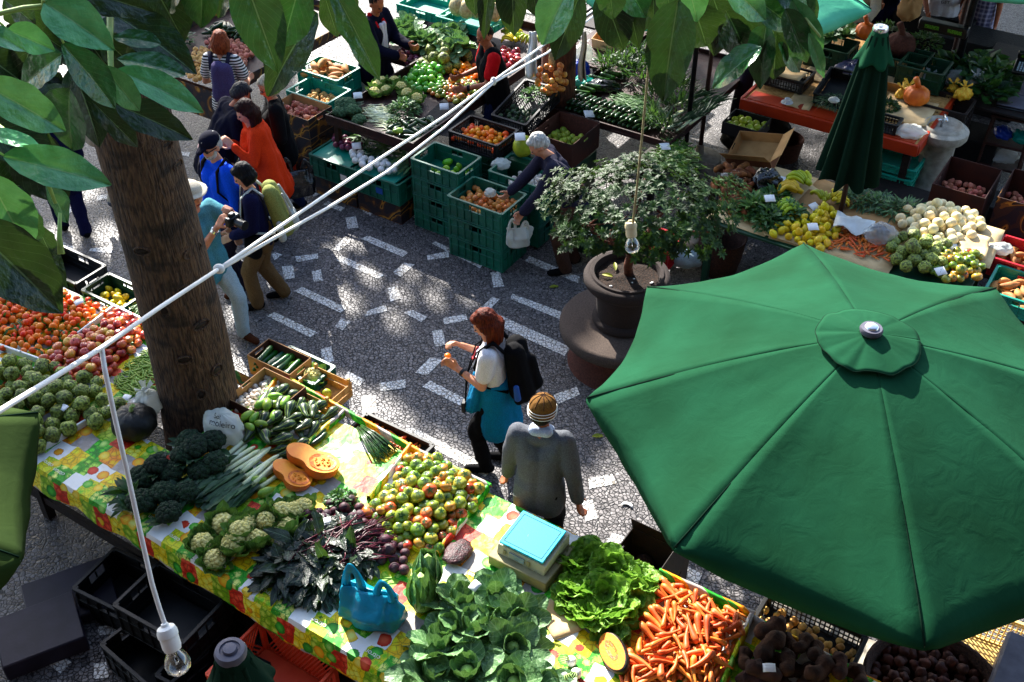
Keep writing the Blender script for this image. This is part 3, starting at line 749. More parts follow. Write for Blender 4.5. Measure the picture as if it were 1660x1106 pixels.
# ------------------------------------------------------------------ containers
_cr={}
def crate_mesh(w,d,h,mat,style='slot'):
    key=(round(w,2),round(d,2),round(h,2),mat,style)
    if key in _cr: return _cr[key]
    b=MB(); t=.012
    b.box((0,0,.008),(w-.03,d-.03,.012))
    def wall(L, M):
        # local wall: x along, z up, y outwards
        def bx(x,z,sx,sz,dy=0,th=t): b.box(M @ Vector((x,dy,z)),(sx,th,sz),M.to_3x3())
        if style=='slot':
            bx(0,.035,L-2*t,.06); bx(0,h-.012,L+.004,.022,.006,.026)
            hz0=h*.62; hw=.06
            bx(0,(.065+hz0)/2,L-2*t,hz0-.065)
            zz=(hz0+h-.023)/2; hh=h-.023-hz0
            bx(-(L/4+hw/2+.0),zz,L/2-hw-2*t,hh*.999); bx((L/4+hw/2),zz,L/2-hw-2*t,hh*.999)
            bx(0,.012,L+.004,.016,.005,.02)
            k=max(3,int(L/.09))
            for i in range(k+1):
                x=-L/2+.02+i*(L-.04)/k; bx(x,h*.45,.010,h*.8,.011,.012)
            bx(0,h*.6,L-.03,.008,.010,.010)
        elif style=='mesh':
            bx(0,.012,L,.022,.003,.018); bx(0,h-.014,L+.004,.026,.006,.026)
            k=max(4,int(L/.032)); rows=max(2,int(h/.04))
            for i in range(k+1): bx(-L/2+.01+i*(L-.02)/k,h/2,.009,h-.03)
            for j in range(1,rows): bx(0,j*h/rows,L-.012,.008,0.001,.010)
        elif style=='lattice':
            bx(0,.012,L,.022,.003,.018); bx(0,h-.014,L+.004,.026,.006,.022)
            k=max(5,int(L/.03)); 
            for i in range(-3,k+1):
                for sg in (-1,1):
                    x0=-L/2+i*L/k; dx=(h-.04)*.6; x1=x0+dx
                    if min(x0,x1)<-L/2+.004 or max(x0,x1)>L/2-.004: continue
                    p0=M@Vector((x0 if sg>0 else x1,sg*.002,.022)); p1=M@Vector((x1 if sg>0 else x0,sg*.002,h-.026))
                    b.tube([p0,p1],.0075,4)
    for sx,L,off in ((0,w,-d/2),(1,d,w/2),(2,w,d/2),(3,d,-w/2)):
        a=sx*PI/2
        Mr=Matrix.Rotation(a,4,'Z')
        tr=Mr @ Matrix.Translation((0,-(d/2 if sx%2==0 else w/2)+t/2,0)) @ Matrix.Scale(-1,4,(0,1,0))
        wall(L, tr)
    for x in (-1,1):
        for y in (-1,1): b.box((x*(w/2-.012),y*(d/2-.012),h/2),(.034,.034,h-.004))
    me=b.mesh('crate',MT[mat],30,bevel=.002); _cr[key]=me
    return me
def crate(px,py,ztop,w,d,h,mat,label,style='slot',rz=GA,group=None,cat='crate',name='crate',at=None,tiltx=0,tilty=0):
    c=P(px,py,ztop) if at is None else Vector(at)
    o=link(name,crate_mesh(w,d,h,mat,style),None,(c.x,c.y,ztop-h),(tiltx,tilty,rz))
    tag(o,label,cat,group); o['_c']=0; del o['_c']
    return o
def inner(o,w,d,m=.02): 
    return rect(o.location,w-2*m-.02,d-2*m-.02,o.rotation_euler.z)
def card_mesh(w,d,h,mout,min_,hole=True,flaps=0.0,fl=None):
    b=MB(); t=.006
    b.box((0,0,.004),(w-.002,d-.002,.006),None,1)
    for sx,L,off in ((0,w,d/2),(1,d,w/2),(2,w,d/2),(3,d,w/2)):
        Mr=Matrix.Rotation(sx*PI/2,4,'Z')
        Ls=L if sx%2==0 else L-2*t-.002
        def bx(x,z,sx_,sz,y,th,mi): b.box(Mr @ Vector((x,-y,z)),(sx_,th,sz),Mr.to_3x3(),mi)
        hw=.05; hz=h*.72; hh=.028
        for y,th,mi in ((off-t/2,t*.6,0),(off-t-.0008,t*.5,1)):
            if hole and sx%2==1:
                bx(0,hz/2,Ls,hz,y,th,mi); top=h-hz-hh
                bx(0,h-top/2,Ls,top,y,th,mi)
                for s in (-1,1): bx(s*(Ls/4+hw/2),hz+hh/2,Ls/2-hw,hh*.999,y,th,mi)
            else: bx(0,h/2,Ls,h,y,th,mi)
        if fl and sx in fl:
            a=fl[sx]; FL=min(w,d)*.42
            Mf=Mr @ Matrix.Translation((0,-(off-t/2),h+.001)) @ Matrix.Rotation(a,4,'X')
            b.box(Mf @ Vector((0,0,FL/2)),(Ls-.006,.004,FL),Mf.to_3x3(),1)
    return b.mesh('cardboard_box',[MT[mout],MT[min_]],30)
def cardbox(px,py,ztop,w,d,h,mout,min_,label,rz=GA,at=None,group=None,flaps=None,hole=True,tilt=(0,0)):
    c=P(px,py,ztop) if at is None else Vector(at)
    o=link('cardboard_box',card_mesh(w,d,h,mout,min_,hole,0,flaps),None,(c.x,c.y,ztop-h),(tilt[0],tilt[1],rz))
    return tag(o,label,'box',group)
def price_card(px,py,z,label,w=.075,d=.055,rz=.3,tilt=(.15,-.1),mark=True,group='blank price cards standing in the produce'):
    b=MB(); b.grid(lambda u,v: Vector(((u-.5)*w,(v-.5)*d,.006*math.sin(u*3)+.003*v)),4,2)
    p=P(px,py,z)
    o=link('price_card',None if False else b.mesh('price_card',MT['paper'],180),None,(p.x,p.y,z),(tilt[0],tilt[1],rz))
    s=o.modifiers.new('thick','SOLIDIFY'); s.thickness=.0015
    return tag(o,label,'price card',None)
def text_mesh(txt,size,mat,depth=.001,align='CENTER'):
    cu=bpy.data.curves.new('txt','FONT'); cu.body=txt; cu.size=size; cu.extrude=depth; cu.align_x=align; cu.align_y='CENTER'
    o=bpy.data.objects.new('txt',cu); COL.objects.link(o)
    dg=bpy.context.evaluated_depsgraph_get(); dg.update()
    me=bpy.data.meshes.new_from_object(o.evaluated_get(dg)); bpy.data.objects.remove(o); me.materials.clear(); me.materials.append(MT[mat])
    return me
# --- leafy produce
def bunch_mesh(name, mats, n, rx, ry, h, L, W, seed, shape='oval', up=.6, wav=.06, nu=3, nv=4, inner_fill=True, stem=None):
    r=random.Random(seed); b=MB()
    for i in range(n):
        a=r.uniform(0,6.283); q=math.sqrt(r.random()); x=rx*q*math.cos(a); y=ry*q*math.sin(a)
        z=h*(1-q*q*.8)*r.uniform(.35,1.0)
        d=Vector((math.cos(a)*q*1.2+r.uniform(-.5,.5),math.sin(a)*q*1.2+r.uniform(-.5,.5),up*r.uniform(.2,1.2)))
        leaf_patch(b,dirM((x,y,z),d,(r.uniform(-.4,.4),r.uniform(-.4,.4),1)),L*r.uniform(.7,1.2),W*r.uniform(.7,1.2),r.uniform(.1,.9),r.uniform(-.2,.5),wav,nu,nv,r.randrange(len(mats)),r.uniform(0,50),shape)
    return b.mesh(name,[MT[m] for m in mats],180)
def herb(px,py,z,rx,ry,h,label,cat,mats=('herb_leaf','herb_leaf_pale'),n=420,L=.05,W=.022,seed=1,name='herb_bunch',rz=0,shape='oval',up=.6,wav=.06,group=None,sc=1,stems=0):
    p=P(px,py,z+h*.5)
    o=link(name,bunch_mesh('foliage',mats,n,rx,ry,h,L,W,seed,shape,up,wav),None,(p.x,p.y,z),(0,0,rz))
    return tag(o,label,cat,group)
def cabbage_like(kind, seed):
    "returns an Empty-less list of (part name, mesh) for a head with wrapper leaves"
    r=random.Random(seed); parts=[]
    if kind=='cauliflower':
        b=MB(); R0=.062
        for i in range(46):
            g=i+.5; t=math.acos(1-g/46*1.15); q=2.39996*i
            d=Vector((math.sin(t)*math.cos(q),math.sin(t)*math.sin(q),math.cos(t)))
            rr=.017*r.uniform(.8,1.15)
            b.ell(d*(R0-.008)+Vector((0,0,.05)),(rr,rr,rr),n=8,m=6)
        b.ell((0,0,.045),(R0-.006,R0-.006,R0-.01),n=16,m=10)
        parts.append(('curd',b.mesh('curd',MT['curd'],180)))
        b=MB()
        for ring,(nl,el,L,W) in enumerate(((7,.75,.105,.09),(8,.4,.115,.09))):
            for i in range(nl):
                a=2*PI*(i+.5*ring)/nl+r.uniform(-.2,.2); d=Vector((math.cos(a),math.sin(a),el+r.uniform(-.1,.3)))
                M=dirM((math.cos(a)*.035,math.sin(a)*.035,.008),d,(-math.cos(a),-math.sin(a),.6))
                leaf_patch(b,M,L*r.uniform(.8,1.1),W*r.uniform(.8,1.1),-.6,.5,.035,6,7,0,r.uniform(0,50),'oval',.004)
        parts.append(('leaves',b.mesh('leaves',MT['cauli_leaf'],180)))
    elif kind=='pointed_cabbage':
        b=MB(); b.lathe([(.002,-.02),(.05,0),(.075,.06),(.07,.13),(.045,.19),(.004,.235)],20)
        parts.append(('heart',b.mesh('heart',MT['cabbage_core'],180)))
        b=MB()
        for i in range(9):
            a=2*PI*i/9*1.62; d=Vector((math.cos(a)*.33,math.sin(a)*.33,1))
            M=dirM((math.cos(a)*.045,math.sin(a)*.045,-.01),d,(math.cos(a),math.sin(a),-.3))
            leaf_patch(b,M,.25*r.uniform(.85,1.05),.19,.65,-.42,.02,8,9,0,r.uniform(0,50),'oval',.003)
        parts.append(('leaves',b.mesh('leaves',MT['cauli_leaf'] if seed%2 else MT['cabbage_leaf'],180)))
    elif kind=='collard':
        b=MB(); b.ell((0,0,.055),(.045,.045,.06),n=16,m=10)
        parts.append(('heart',b.mesh('heart',MT['cabbage_core'],180)))
        b=MB()
        for ring,(nl,el,L,W) in enumerate(((5,1.6,.16,.15),(6,.75,.21,.19),(6,.3,.23,.2))):
            for i in range(nl):
                a=2*PI*(i+.5*ring)/nl+r.uniform(-.3,.3); d=Vector((math.cos(a),math.sin(a),el+r.uniform(-.2,.3)))
                M=dirM((math.cos(a)*.03,math.sin(a)*.03,.02+.01*(2-ring)),d,(-math.cos(a),-math.sin(a),.5))
                leaf_patch(b,M,L*r.uniform(.8,1.1),W*r.uniform(.8,1.1),(.45,.5,.75)[ring]*r.uniform(.4,1.3)*(-1 if ring==0 else 1),.25,.05,9,9,0,r.uniform(0,50),'round',.004)
        parts.append(('leaves',b.mesh('leaves',MT['cabbage_leaf'],180)))
    elif kind=='lettuce':
        b=MB()
        for ring,(nl,el,L,W) in enumerate(((7,2.2,.12,.11),(9,.9,.16,.15),(9,.35,.18,.17))):
            for i in range(nl):
                a=2*PI*(i+.5*ring)/nl+r.uniform(-.3,.3); d=Vector((math.cos(a),math.sin(a),el+r.uniform(-.1,.3)))
                M=dirM((math.cos(a)*.02,math.sin(a)*.02,.015),d,(-math.cos(a),-math.sin(a),.5))
                leaf_patch(b,M,L*r.uniform(.8,1.1),W*r.uniform(.9,1.2),.6*r.uniform(.2,1.4),.4,.13,11,9,0,r.uniform(0,50),'fan',.003)
        parts.append(('leaves',b.mesh('leaves',MT['lettuce_leaf'],180)))
    elif kind in('broccoli','pale_broccoli'):
        b=MB(); R0=.075
        for i in range(36):
            t=math.acos(1-(i+.5)/36*1.0); q=2.39996*i
            d=Vector((math.sin(t)*math.cos(q),math.sin(t)*math.sin(q),math.cos(t)*.75))
            rr=.024*r.uniform(.75,1.2); b.ell(d*(R0-.006)+Vector((0,0,.075)),(rr,rr,rr),n=8,m=6)
        b.ell((0,0,.07),(R0-.008,R0-.008,R0-.02),n=14,m=8)
        parts.append(('head',b.mesh('head',MT['broccoli_bud' if kind=='broccoli' else 'broccoli_bud_pale'],180)))
        b=MB(); b.tube([(0,0,.08),(0,0,.03),(.01,0,-.04)],[.03,.02,.018],8)
        for i in range(4):
            a=r.uniform(0,6.28); b.tube([(0,0,.02),(math.cos(a)*.07,math.sin(a)*.07,.09)],[.008,.004],6)
        parts.append(('stalk',b.mesh('stalk',MT['stalk'],180)))
        b=MB()
        for i in range(5):
            a=r.uniform(0,6.28); d=Vector((math.cos(a),math.sin(a),r.uniform(.2,1)))
            leaf_patch(b,dirM((math.cos(a)*.05,math.sin(a)*.05,.03),d),.12,.05,.5,.2,.05,4,5,0,r.uniform(0,50),'tip')
        parts.append(('leaves',b.mesh('leaves',MT['kale_leaf'],180)))
    return parts
_cab={}
def veg(kind,px,py,z,label,cat,sc=1.0,rz=0,tilt=(0,0),seed=0,name=None,group=None,at=None):
    key=(kind,seed%4)
    if key not in _cab: _cab[key]=cabbage_like(kind,seed%4)
    p=P(px,py,z+.06) if at is None else Vector(at)
    t=thing(name or kind,label,cat,(p.x,p.y,z),rz,group)
    t.rotation_euler=(tilt[0],tilt[1],rz); t.scale=(sc,sc,sc)
    for pn,me in _cab[key]: link(pn,me,t)
    return t
# --- plastic carrier bag
def bag(px,py,z,w,d,h,mat,label,seed=1,rz=0.0,handles=True,cat='bag',name='plastic_bag',lean=(0,0),at=None,slump=.35,fold=.022):
    p=P(px,py,z) if at is None else Vector(at)
    b=MB()
    nu,nv=44,22
    def fn(u,v):
        a=2*PI*u; ca,sa=math.cos(a),math.sin(a)
        e=.72
        sx=abs(ca)**e*(1 if ca>=0 else -1); sy=abs(sa)**e*(1 if sa>=0 else -1)
        if v<.12: k=(v/.12)**.5; zz=.002+.02*(v/.12)**2
        else: k=1; zz=.02+(h*(.74 if handles else 1)-.02)*(v-.12)/.88
        top=max(0,(v-.55)/.45)
        fx=(1-slump*.35*top)*k; fy=(1-.95*top**.9)*k
        f=fold*(nz(ca*1.4+seed,sa*1.4,v*1.6)*1.8+nz(ca*3.5+seed,sa*3.5,v*1.2+seed)*.7+1.1*abs(nz(ca*7+v*3,sa*7,seed))*v)
        return Vector((sx*(w/2)*fx+ca*f*k, sy*(d/2)*fy+sa*f*k, zz+f*.35*k))
    b.grid(fn,nu,nv)
    if handles:
        for sg in (-1,1):
            for yy in (-1,1):
                x0=sg*w*.27
                def hf(u,v,sg=sg,x0=x0,yy=yy):
                    a=PI*(v*1.12-.06); ri=w*.075+u*w*.125*(1-.2*math.sin(a))
                    return Vector((x0+math.cos(a)*ri, yy*d*.06*(1.2-math.sin(a))+.01*nz(v*4+seed,u*2,sg+yy), h*.66+math.sin(a)*(w*.30+u*w*.16)*(1.1-.18*sg)+.006*nz(v*9,u*3,seed)))
                b.grid(hf,4,16)
    o=link(name,b.mesh(name,MT[mat],180,weld=.0005),None,(p.x,p.y,z),(lean[0],lean[1],rz))
    sol=o.modifiers.new('thick','SOLIDIFY'); sol.thickness=.0012
    return tag(o,label,cat)
def blobbag(px,py,z,r3,mat,label,seed=1,rz=0,name='plastic_bag',cat='bag',knot=True,amp=.22,at=None):
    p=P(px,py,z+r3[2]) if at is None else Vector(at)
    b=MB()
    def fn(d):
        q=1+amp*nz(d.x*1.7+seed,d.y*1.7,d.z*1.7)+amp*.5*nz(d.x*5+seed,d.y*5,d.z*4)+amp*.16*math.sin(9*math.atan2(d.y,d.x)+4*d.z+seed)
        if d.z<-.55: q*=1-.35*(-d.z-.55)
        if knot and d.z>.93: q*=1+.35*(d.z-.93)/.07
        return q
    b.ell((0,0,r3[2]*.88),r3,n=34,m=24,fn=fn)
    if knot:
        for k in range(4):
            a=k*1.7+seed; b.grid(lambda u,v: Vector(((v*.07)*math.cos(a)+(u-.5)*.04*(v+.3)*math.sin(a),(v*.07)*math.sin(a)-(u-.5)*.04*(v+.3)*math.cos(a),r3[2]*1.95+.05*v+.01*math.sin(u*6))),3,4)
    o=link(name,b.mesh(name,MT[mat],180),None,(p.x,p.y,z),(0,0,rz))
    return tag(o,label,cat)
def sheet(px,py,z,w,d,mat,label,cat,name,rz=GA,bendy=.01,th=.004,tilt=(0,0),at=None,seed=0):
    p=P(px,py,z) if at is None else Vector(at)
    b=MB(); b.grid(lambda u,v: Vector(((u-.5)*w,(v-.5)*d,bendy*nz(u*2.5+seed,v*2.5,seed)*1.5)),8,6)
    o=link(name,b.mesh(name,MT[mat],180),None,(p.x,p.y,z),(tilt[0],tilt[1],rz))
    s=o.modifiers.new('thick','SOLIDIFY'); s.thickness=th
    return tag(o,label,cat)
# ------------------------------------------------------------------ people
def ik(S,T,l1,l2,pole):
    d=T-S; L=min(d.length,(l1+l2)*.995); u=d.normalized(); T2=S+u*L
    a=(l1*l1-l2*l2+L*L)/(2*L); hh=math.sqrt(max(0,l1*l1-a*a))
    p=Vector(pole); p=p-u*p.dot(u)
    if p.length<1e-5: p=u.orthogonal()
    return S+u*a+p.normalized()*hh, T2
def hand(b, W, d, side, nrm, s=1.0, curl=.5, th=1):
    "palm, four unequal fingers bent at the knuckles and a thumb leaving the side of the palm"
    d=d.normalized(); side=(side-d*side.dot(d)).normalized(); nrm=d.cross(side).normalized()*(1 if nrm>=0 else -1)
    pe=W+d*.085*s
    for k in (-.028,-.01,.01,.028):
        b.cap(W+side*k*.6*s+d*.01,.014*s,pe+side*k*s,.0125*s,8)
    for k,L in ((-.029,.062),(-.010,.074),(.010,.078),(.029,.070)):
        p0=pe+side*k*s; c1=curl*.7; q=d*math.cos(c1)+nrm*math.sin(c1); p1=p0+q*L*.52*s
        c2=curl*1.7; q=d*math.cos(c2)+nrm*math.sin(c2); p2=p1+q*L*.48*s
        b.cap(p0,.0098*s,p1,.0092*s,8); b.cap(p1,.0092*s,p2,.0078*s,8)
    t0=W+d*.025*s+side*.028*s*th; t1=t0+(d*.55+side*.75*th+nrm*.35).normalized()*.042*s; t2=t1+(d*.85+side*.1*th+nrm*.6).normalized()*.034*s
    b.cap(t0,.0135*s,t1,.011*s,8); b.cap(t1,.011*s,t2,.009*s,8)
def person(label, hx, hy, face, h=1.68, bend=0, lh=(.05,.24,.78), rh=(.05,-.24,.78), feet=((.05,.09),(-.05,-.09)), yaw=0, pitch=-10, build=1.0, skin='skin_light',
           hair=('short','hair_grey'), top='cloth_grey', sleeve='long', hem=.47, loose=.014, legs='cloth_brown', legw=1.0, shoes='shoe_black', vox=.009, female=False, curl=.55, group=None, at=None, eyes=True, lean=0.0, leg_only=False, fold=.010):
    z=h*.93-.0
    base=P(hx,hy,h*.92) if at is None else Vector(at)
    root=thing('person',label,'person',(0,0,0),R(face),group)
    s=h/1.7
    Rb=Matrix.Rotation(R(bend),4,'Y') @ Matrix.Rotation(R(lean),4,'X')
    pel=Vector((0,0,.525*h))
    if bend: pel.x-=.0025*bend*s
    def B(x,y,zz): return pel+ (Rb @ Vector((x,y,zz-.525*h)))
    J={}
    fl=[]
    for i,sg in enumerate((1,-1)):
        f=feet[i]; an=Vector((f[0]-.03,f[1],.075*s)); hp=pel+Vector((0,sg*.082*s*build,-.01)); 
        kn,_=ik(hp,an,.255*h,.245*h,(1,sg*.1,0)); fl.append((hp,kn,an))
    J['legs']=fl
    sh=[B(-.005,sg*.165*s*build,.805*h) for sg in (1,-1)]
    hs=[]
    for i,(S,T) in enumerate(zip(sh,(lh,rh))):
        sg=1 if i==0 else -1
        T=Vector(T); 
        E,Wt=ik(S,T,.172*h,.15*h,(-.7,sg*.5,-.9)); hs.append((S,E,Wt))
    J['arms']=hs
    nb=B(-.005,0,.835*h); nt=B(.012,0,.865*h)
    MH=Matrix.Translation(B(.018,0,.925*h)) @ Rb.to_3x3().to_4x4() @ Matrix.Rotation(R(yaw),4,'Z') @ Matrix.Rotation(R(-pitch),4,'Y') @ Matrix.Scale(s*1.0,4)
    J['MH']=MH; J['B']=B; J['h']=h; J['s']=s; J['pel']=pel; J['nb']=nb
    def torso(b, g, hemz):
        for sg in (1,-1):
            b.cap(B(0,sg*.06*s*build,hemz*h),(.098+g)*s*build,B(0,sg*.055*s*build,.60*h),(.088+g)*s*build)
            b.cap(B(0,sg*.055*s*build,.60*h),(.088+g)*s*build,B(.008,sg*.065*s*build,.72*h),(.098+g)*s*build)
            b.cap(B(.008,sg*.065*s*build,.72*h),(.098+g)*s*build,B(-.01,sg*.12*s*build,.80*h),(.058+g)*s)
            if female: b.ell(B(.075*s,sg*.062*s,.715*h),(.06+g)*s*build)
        b.cap(B(-.01,.06*s,.81*h),(.05+g)*s,B(-.01,-.06*s,.81*h),(.05+g)*s)
    # one continuous body
    b=MB()
    torso(b,-.004,.53)
    b.cap(nb-(nt-nb)*.6,.058*s,nt,.05*s)
    for i,(S,E,Wt) in enumerate(hs):
        sg=1 if i==0 else -1
        b.cap(S,.05*s,E,.038*s); b.cap(E,.039*s,Wt,.026*s)
        d=(Wt-E); hand(b,Wt,d,Vector((1,0,.15)) if abs(d.normalized().x)<.75 else Vector((0,-sg*.3,1)),-sg,s*1.08,curl)
    for hp,kn,an in fl:
        b.cap(hp,.08*s,kn,.052*s); b.cap(kn,.052*s,an,.036*s); b.cap(an+Vector((-.02,0,-.03)),.034*s,an+Vector((.13*s,0,-.045)),.028*s)
    def he(c,r,M=None):
        k=len(b.v); b.ell(c,r,M,16,12)
        for q in range(k,len(b.v)): b.v[q]=tuple(MH @ Vector(b.v[q]))
    he((-.012,0,.022),(.094,.076,.098)); he((.03,0,-.05),(.056,.056,.058)); he((.035,0,-.015),(.055,.062,.06))
    he((.092,0,-.022),(.017,.013,.022)); he((.086,0,.004),(.009,.008,.025)); he((-.008,.076,-.012),(.02,.011,.032)); he((-.008,-.076,-.012),(.02,.011,.032))
    he((.070,.0,.022),(.018,.05,.012))
    body=remesh(b,vox,3); body.materials.append(MT[skin]); link('body',body,root)
    if eyes:
        for sg in (1,-1):
            e=MB(); e.ell((.079,sg*.031,.004),(.012,.014,.007),None,10,8); e.v=[tuple(MH @ Vector(q)) for q in e.v]; e.obj('eye',MT['eye_dark'],root,smooth=180)
        e=MB(); e.ell((.083,0,-.062),(.010,.024,.007),None,10,8); e.v=[tuple(MH @ Vector(q)) for q in e.v]; e.obj('mouth',MT['lip'],root,smooth=180)
    # trousers
    b=MB(); g=.014*legw
    for sg in (1,-1): b.cap(pel+Vector((0,sg*.055*s*build,.06)),(.092+g)*s*build,pel+Vector((0,sg*.06*s*build,-.06*h)),(.094+g)*s*build)
    for hp,kn,an in fl:
        b.cap(hp,(.086+g)*s*build,kn,(.056+g*1.3)*s); b.cap(kn,(.056+g*1.3)*s,an+Vector((0,0,-.0)),(.04+g*1.6)*s)
    me=remesh(b,.012,4,fold*1.2,13,h*7); me.materials.append(MT[legs]); J['trousers']=link('trousers',me,root)
    for hp,kn,an in fl:
        b=MB(); b.cap(an+Vector((-.03,0,-.02)),.045*s,an+Vector((.06*s,0,-.034)),.042*s); b.cap(an+Vector((.06*s,0,-.036)),.042*s,an+Vector((.16*s,0,-.042)),.034*s); b.cap(an,.045*s,an+Vector((0,0,.04)),.044*s)
        me=remesh(b,.010,3)
        for v in me.vertices: v.co.z=max(v.co.z,.002)
        me.materials.append(MT[shoes]); link('shoe',me,root)
    # top
    if top:
        b=MB(); torso(b,loose,hem)
        for sg in ((1,-1) if hem<.49 else ()): b.cap(B(0,sg*.06*s*build,hem*h),(.112+loose)*s*build,B(0,sg*.055*s*build,.56*h),(.106+loose)*s*build)
        for S,E,Wt in hs:
            if sleeve=='long':
                b.cap(S,(.058+loose)*s,E,(.046+loose)*s); b.cap(E,(.046+loose)*s,Wt-(Wt-E)*.03,(.034+loose*.9)*s)
            elif sleeve=='short': b.cap(S,(.058+loose)*s,S+(E-S)*.62,(.056+loose)*s)
        me=remesh(b,.011,4,fold,9,h*3); me.materials.append(MT[top]); J['top']=link('top',me,root)
    # hair
    st,hm=hair
    if st:
        b=MB()
        def hl(c,r): 
            k=len(b.v); b.ell(c,r,None,16,12)
            for q in range(k,len(b.v)): b.v[q]=tuple(MH @ Vector(b.v[q]))
        def hc(p0,r0,p1,r1):
            k=len(b.v); b.cap(p0,r0,p1,r1,10)
            for q in range(k,len(b.v)): b.v[q]=tuple(MH @ Vector(b.v[q]))
        if st=='stubble': hl((-.022,0,.032),(.089,.079,.094))
        elif st=='short':
            hl((-.028,0,.036),(.092,.085,.098)); hl((-.06,0,-.01),(.058,.072,.06)); hl((.03,0,.085),(.05,.06,.035))
        else:
            low={'bob':-.085,'chin':-.12,'long':-.2,'verylong':-.27}[st]
            hl((-.026,0,.036),(.098,.092,.102)); hl((.035,0,.08),(.05,.068,.042))
            for a in range(75,286,15):
                ca,sa=math.cos(R(a)),math.sin(R(a))
                out=1+.18*(1 if st in('long','verylong') else .55)
                back=-.02 if st in('long','verylong') else 0
                q0=MH @ Vector((ca*.08-.012,sa*.08,.015)); q1=MH @ Vector((ca*.09-.012+back,sa*.083,-.05)); q1.z=min(q1.z,q0.z-.03); q2=q1+Vector((0,0,(low+.05+.012*math.sin(a*1.7))*s)); q2.y*=.94
                b.cap(q0,.031*s,q1,.027*s,10); b.cap(q1,.027*s,q2,.017*s,10)
        me=remesh(b,.009,3)
        nn=[v.normal.copy() for v in me.vertices]
        for v,nv in zip(me.vertices,nn):
            c=v.co; v.co=c+nv*(.006*noise.noise(Vector((c.x*70,c.y*70,c.z*9)))+.006*noise.noise(Vector((c.x*22,c.y*22,c.z*7))))
        me.materials.append(MT[hm]); J['hair']=link('hair',me,root)
    # stand so that the head is where it is seen
    hw=Matrix.Rotation(R(face),4,'Z') @ B(.018,0,.925*h)
    root.location=(base.x-hw.x, base.y-hw.y, 0)
    J['root']=root
    return root,J
def wear(J,name,mat,prims,vox=.010,noise_amp=.004,label=None,head=False,sm=3,nsc=12):
    "a garment or thing worn, from tapered capsules and ellipsoids"
    b=MB()
    for p in prims:
        k=len(b.v)
        if p[0]=='c': b.cap(p[1],p[2],p[3],p[4],12)
        else: b.ell(p[1],p[2],None,18,12)
        if head:
            for q in range(k,len(b.v)): b.v[q]=tuple(J['MH'] @ Vector(b.v[q]))
    me=remesh(b,vox,sm,noise_amp,nsc); me.materials.append(MT[mat])
    o=link(name,me,J['root'])
    if label: o['label']=label
    return o
def strap(J,pts,mat,w=.02,t=.006,name='strap'):
    b=MB(); b.tube(pts,w,8,flat=1.0 if t>=w else .4); return b.obj(name,MT[mat],J['root'],smooth=180)
def held(J,p):
    "local point of a person in place coordinates"
    r=J['root']; return Matrix.Translation(r.location) @ Matrix.Rotation(r.rotation_euler.z,4,'Z') @ Vector(p)

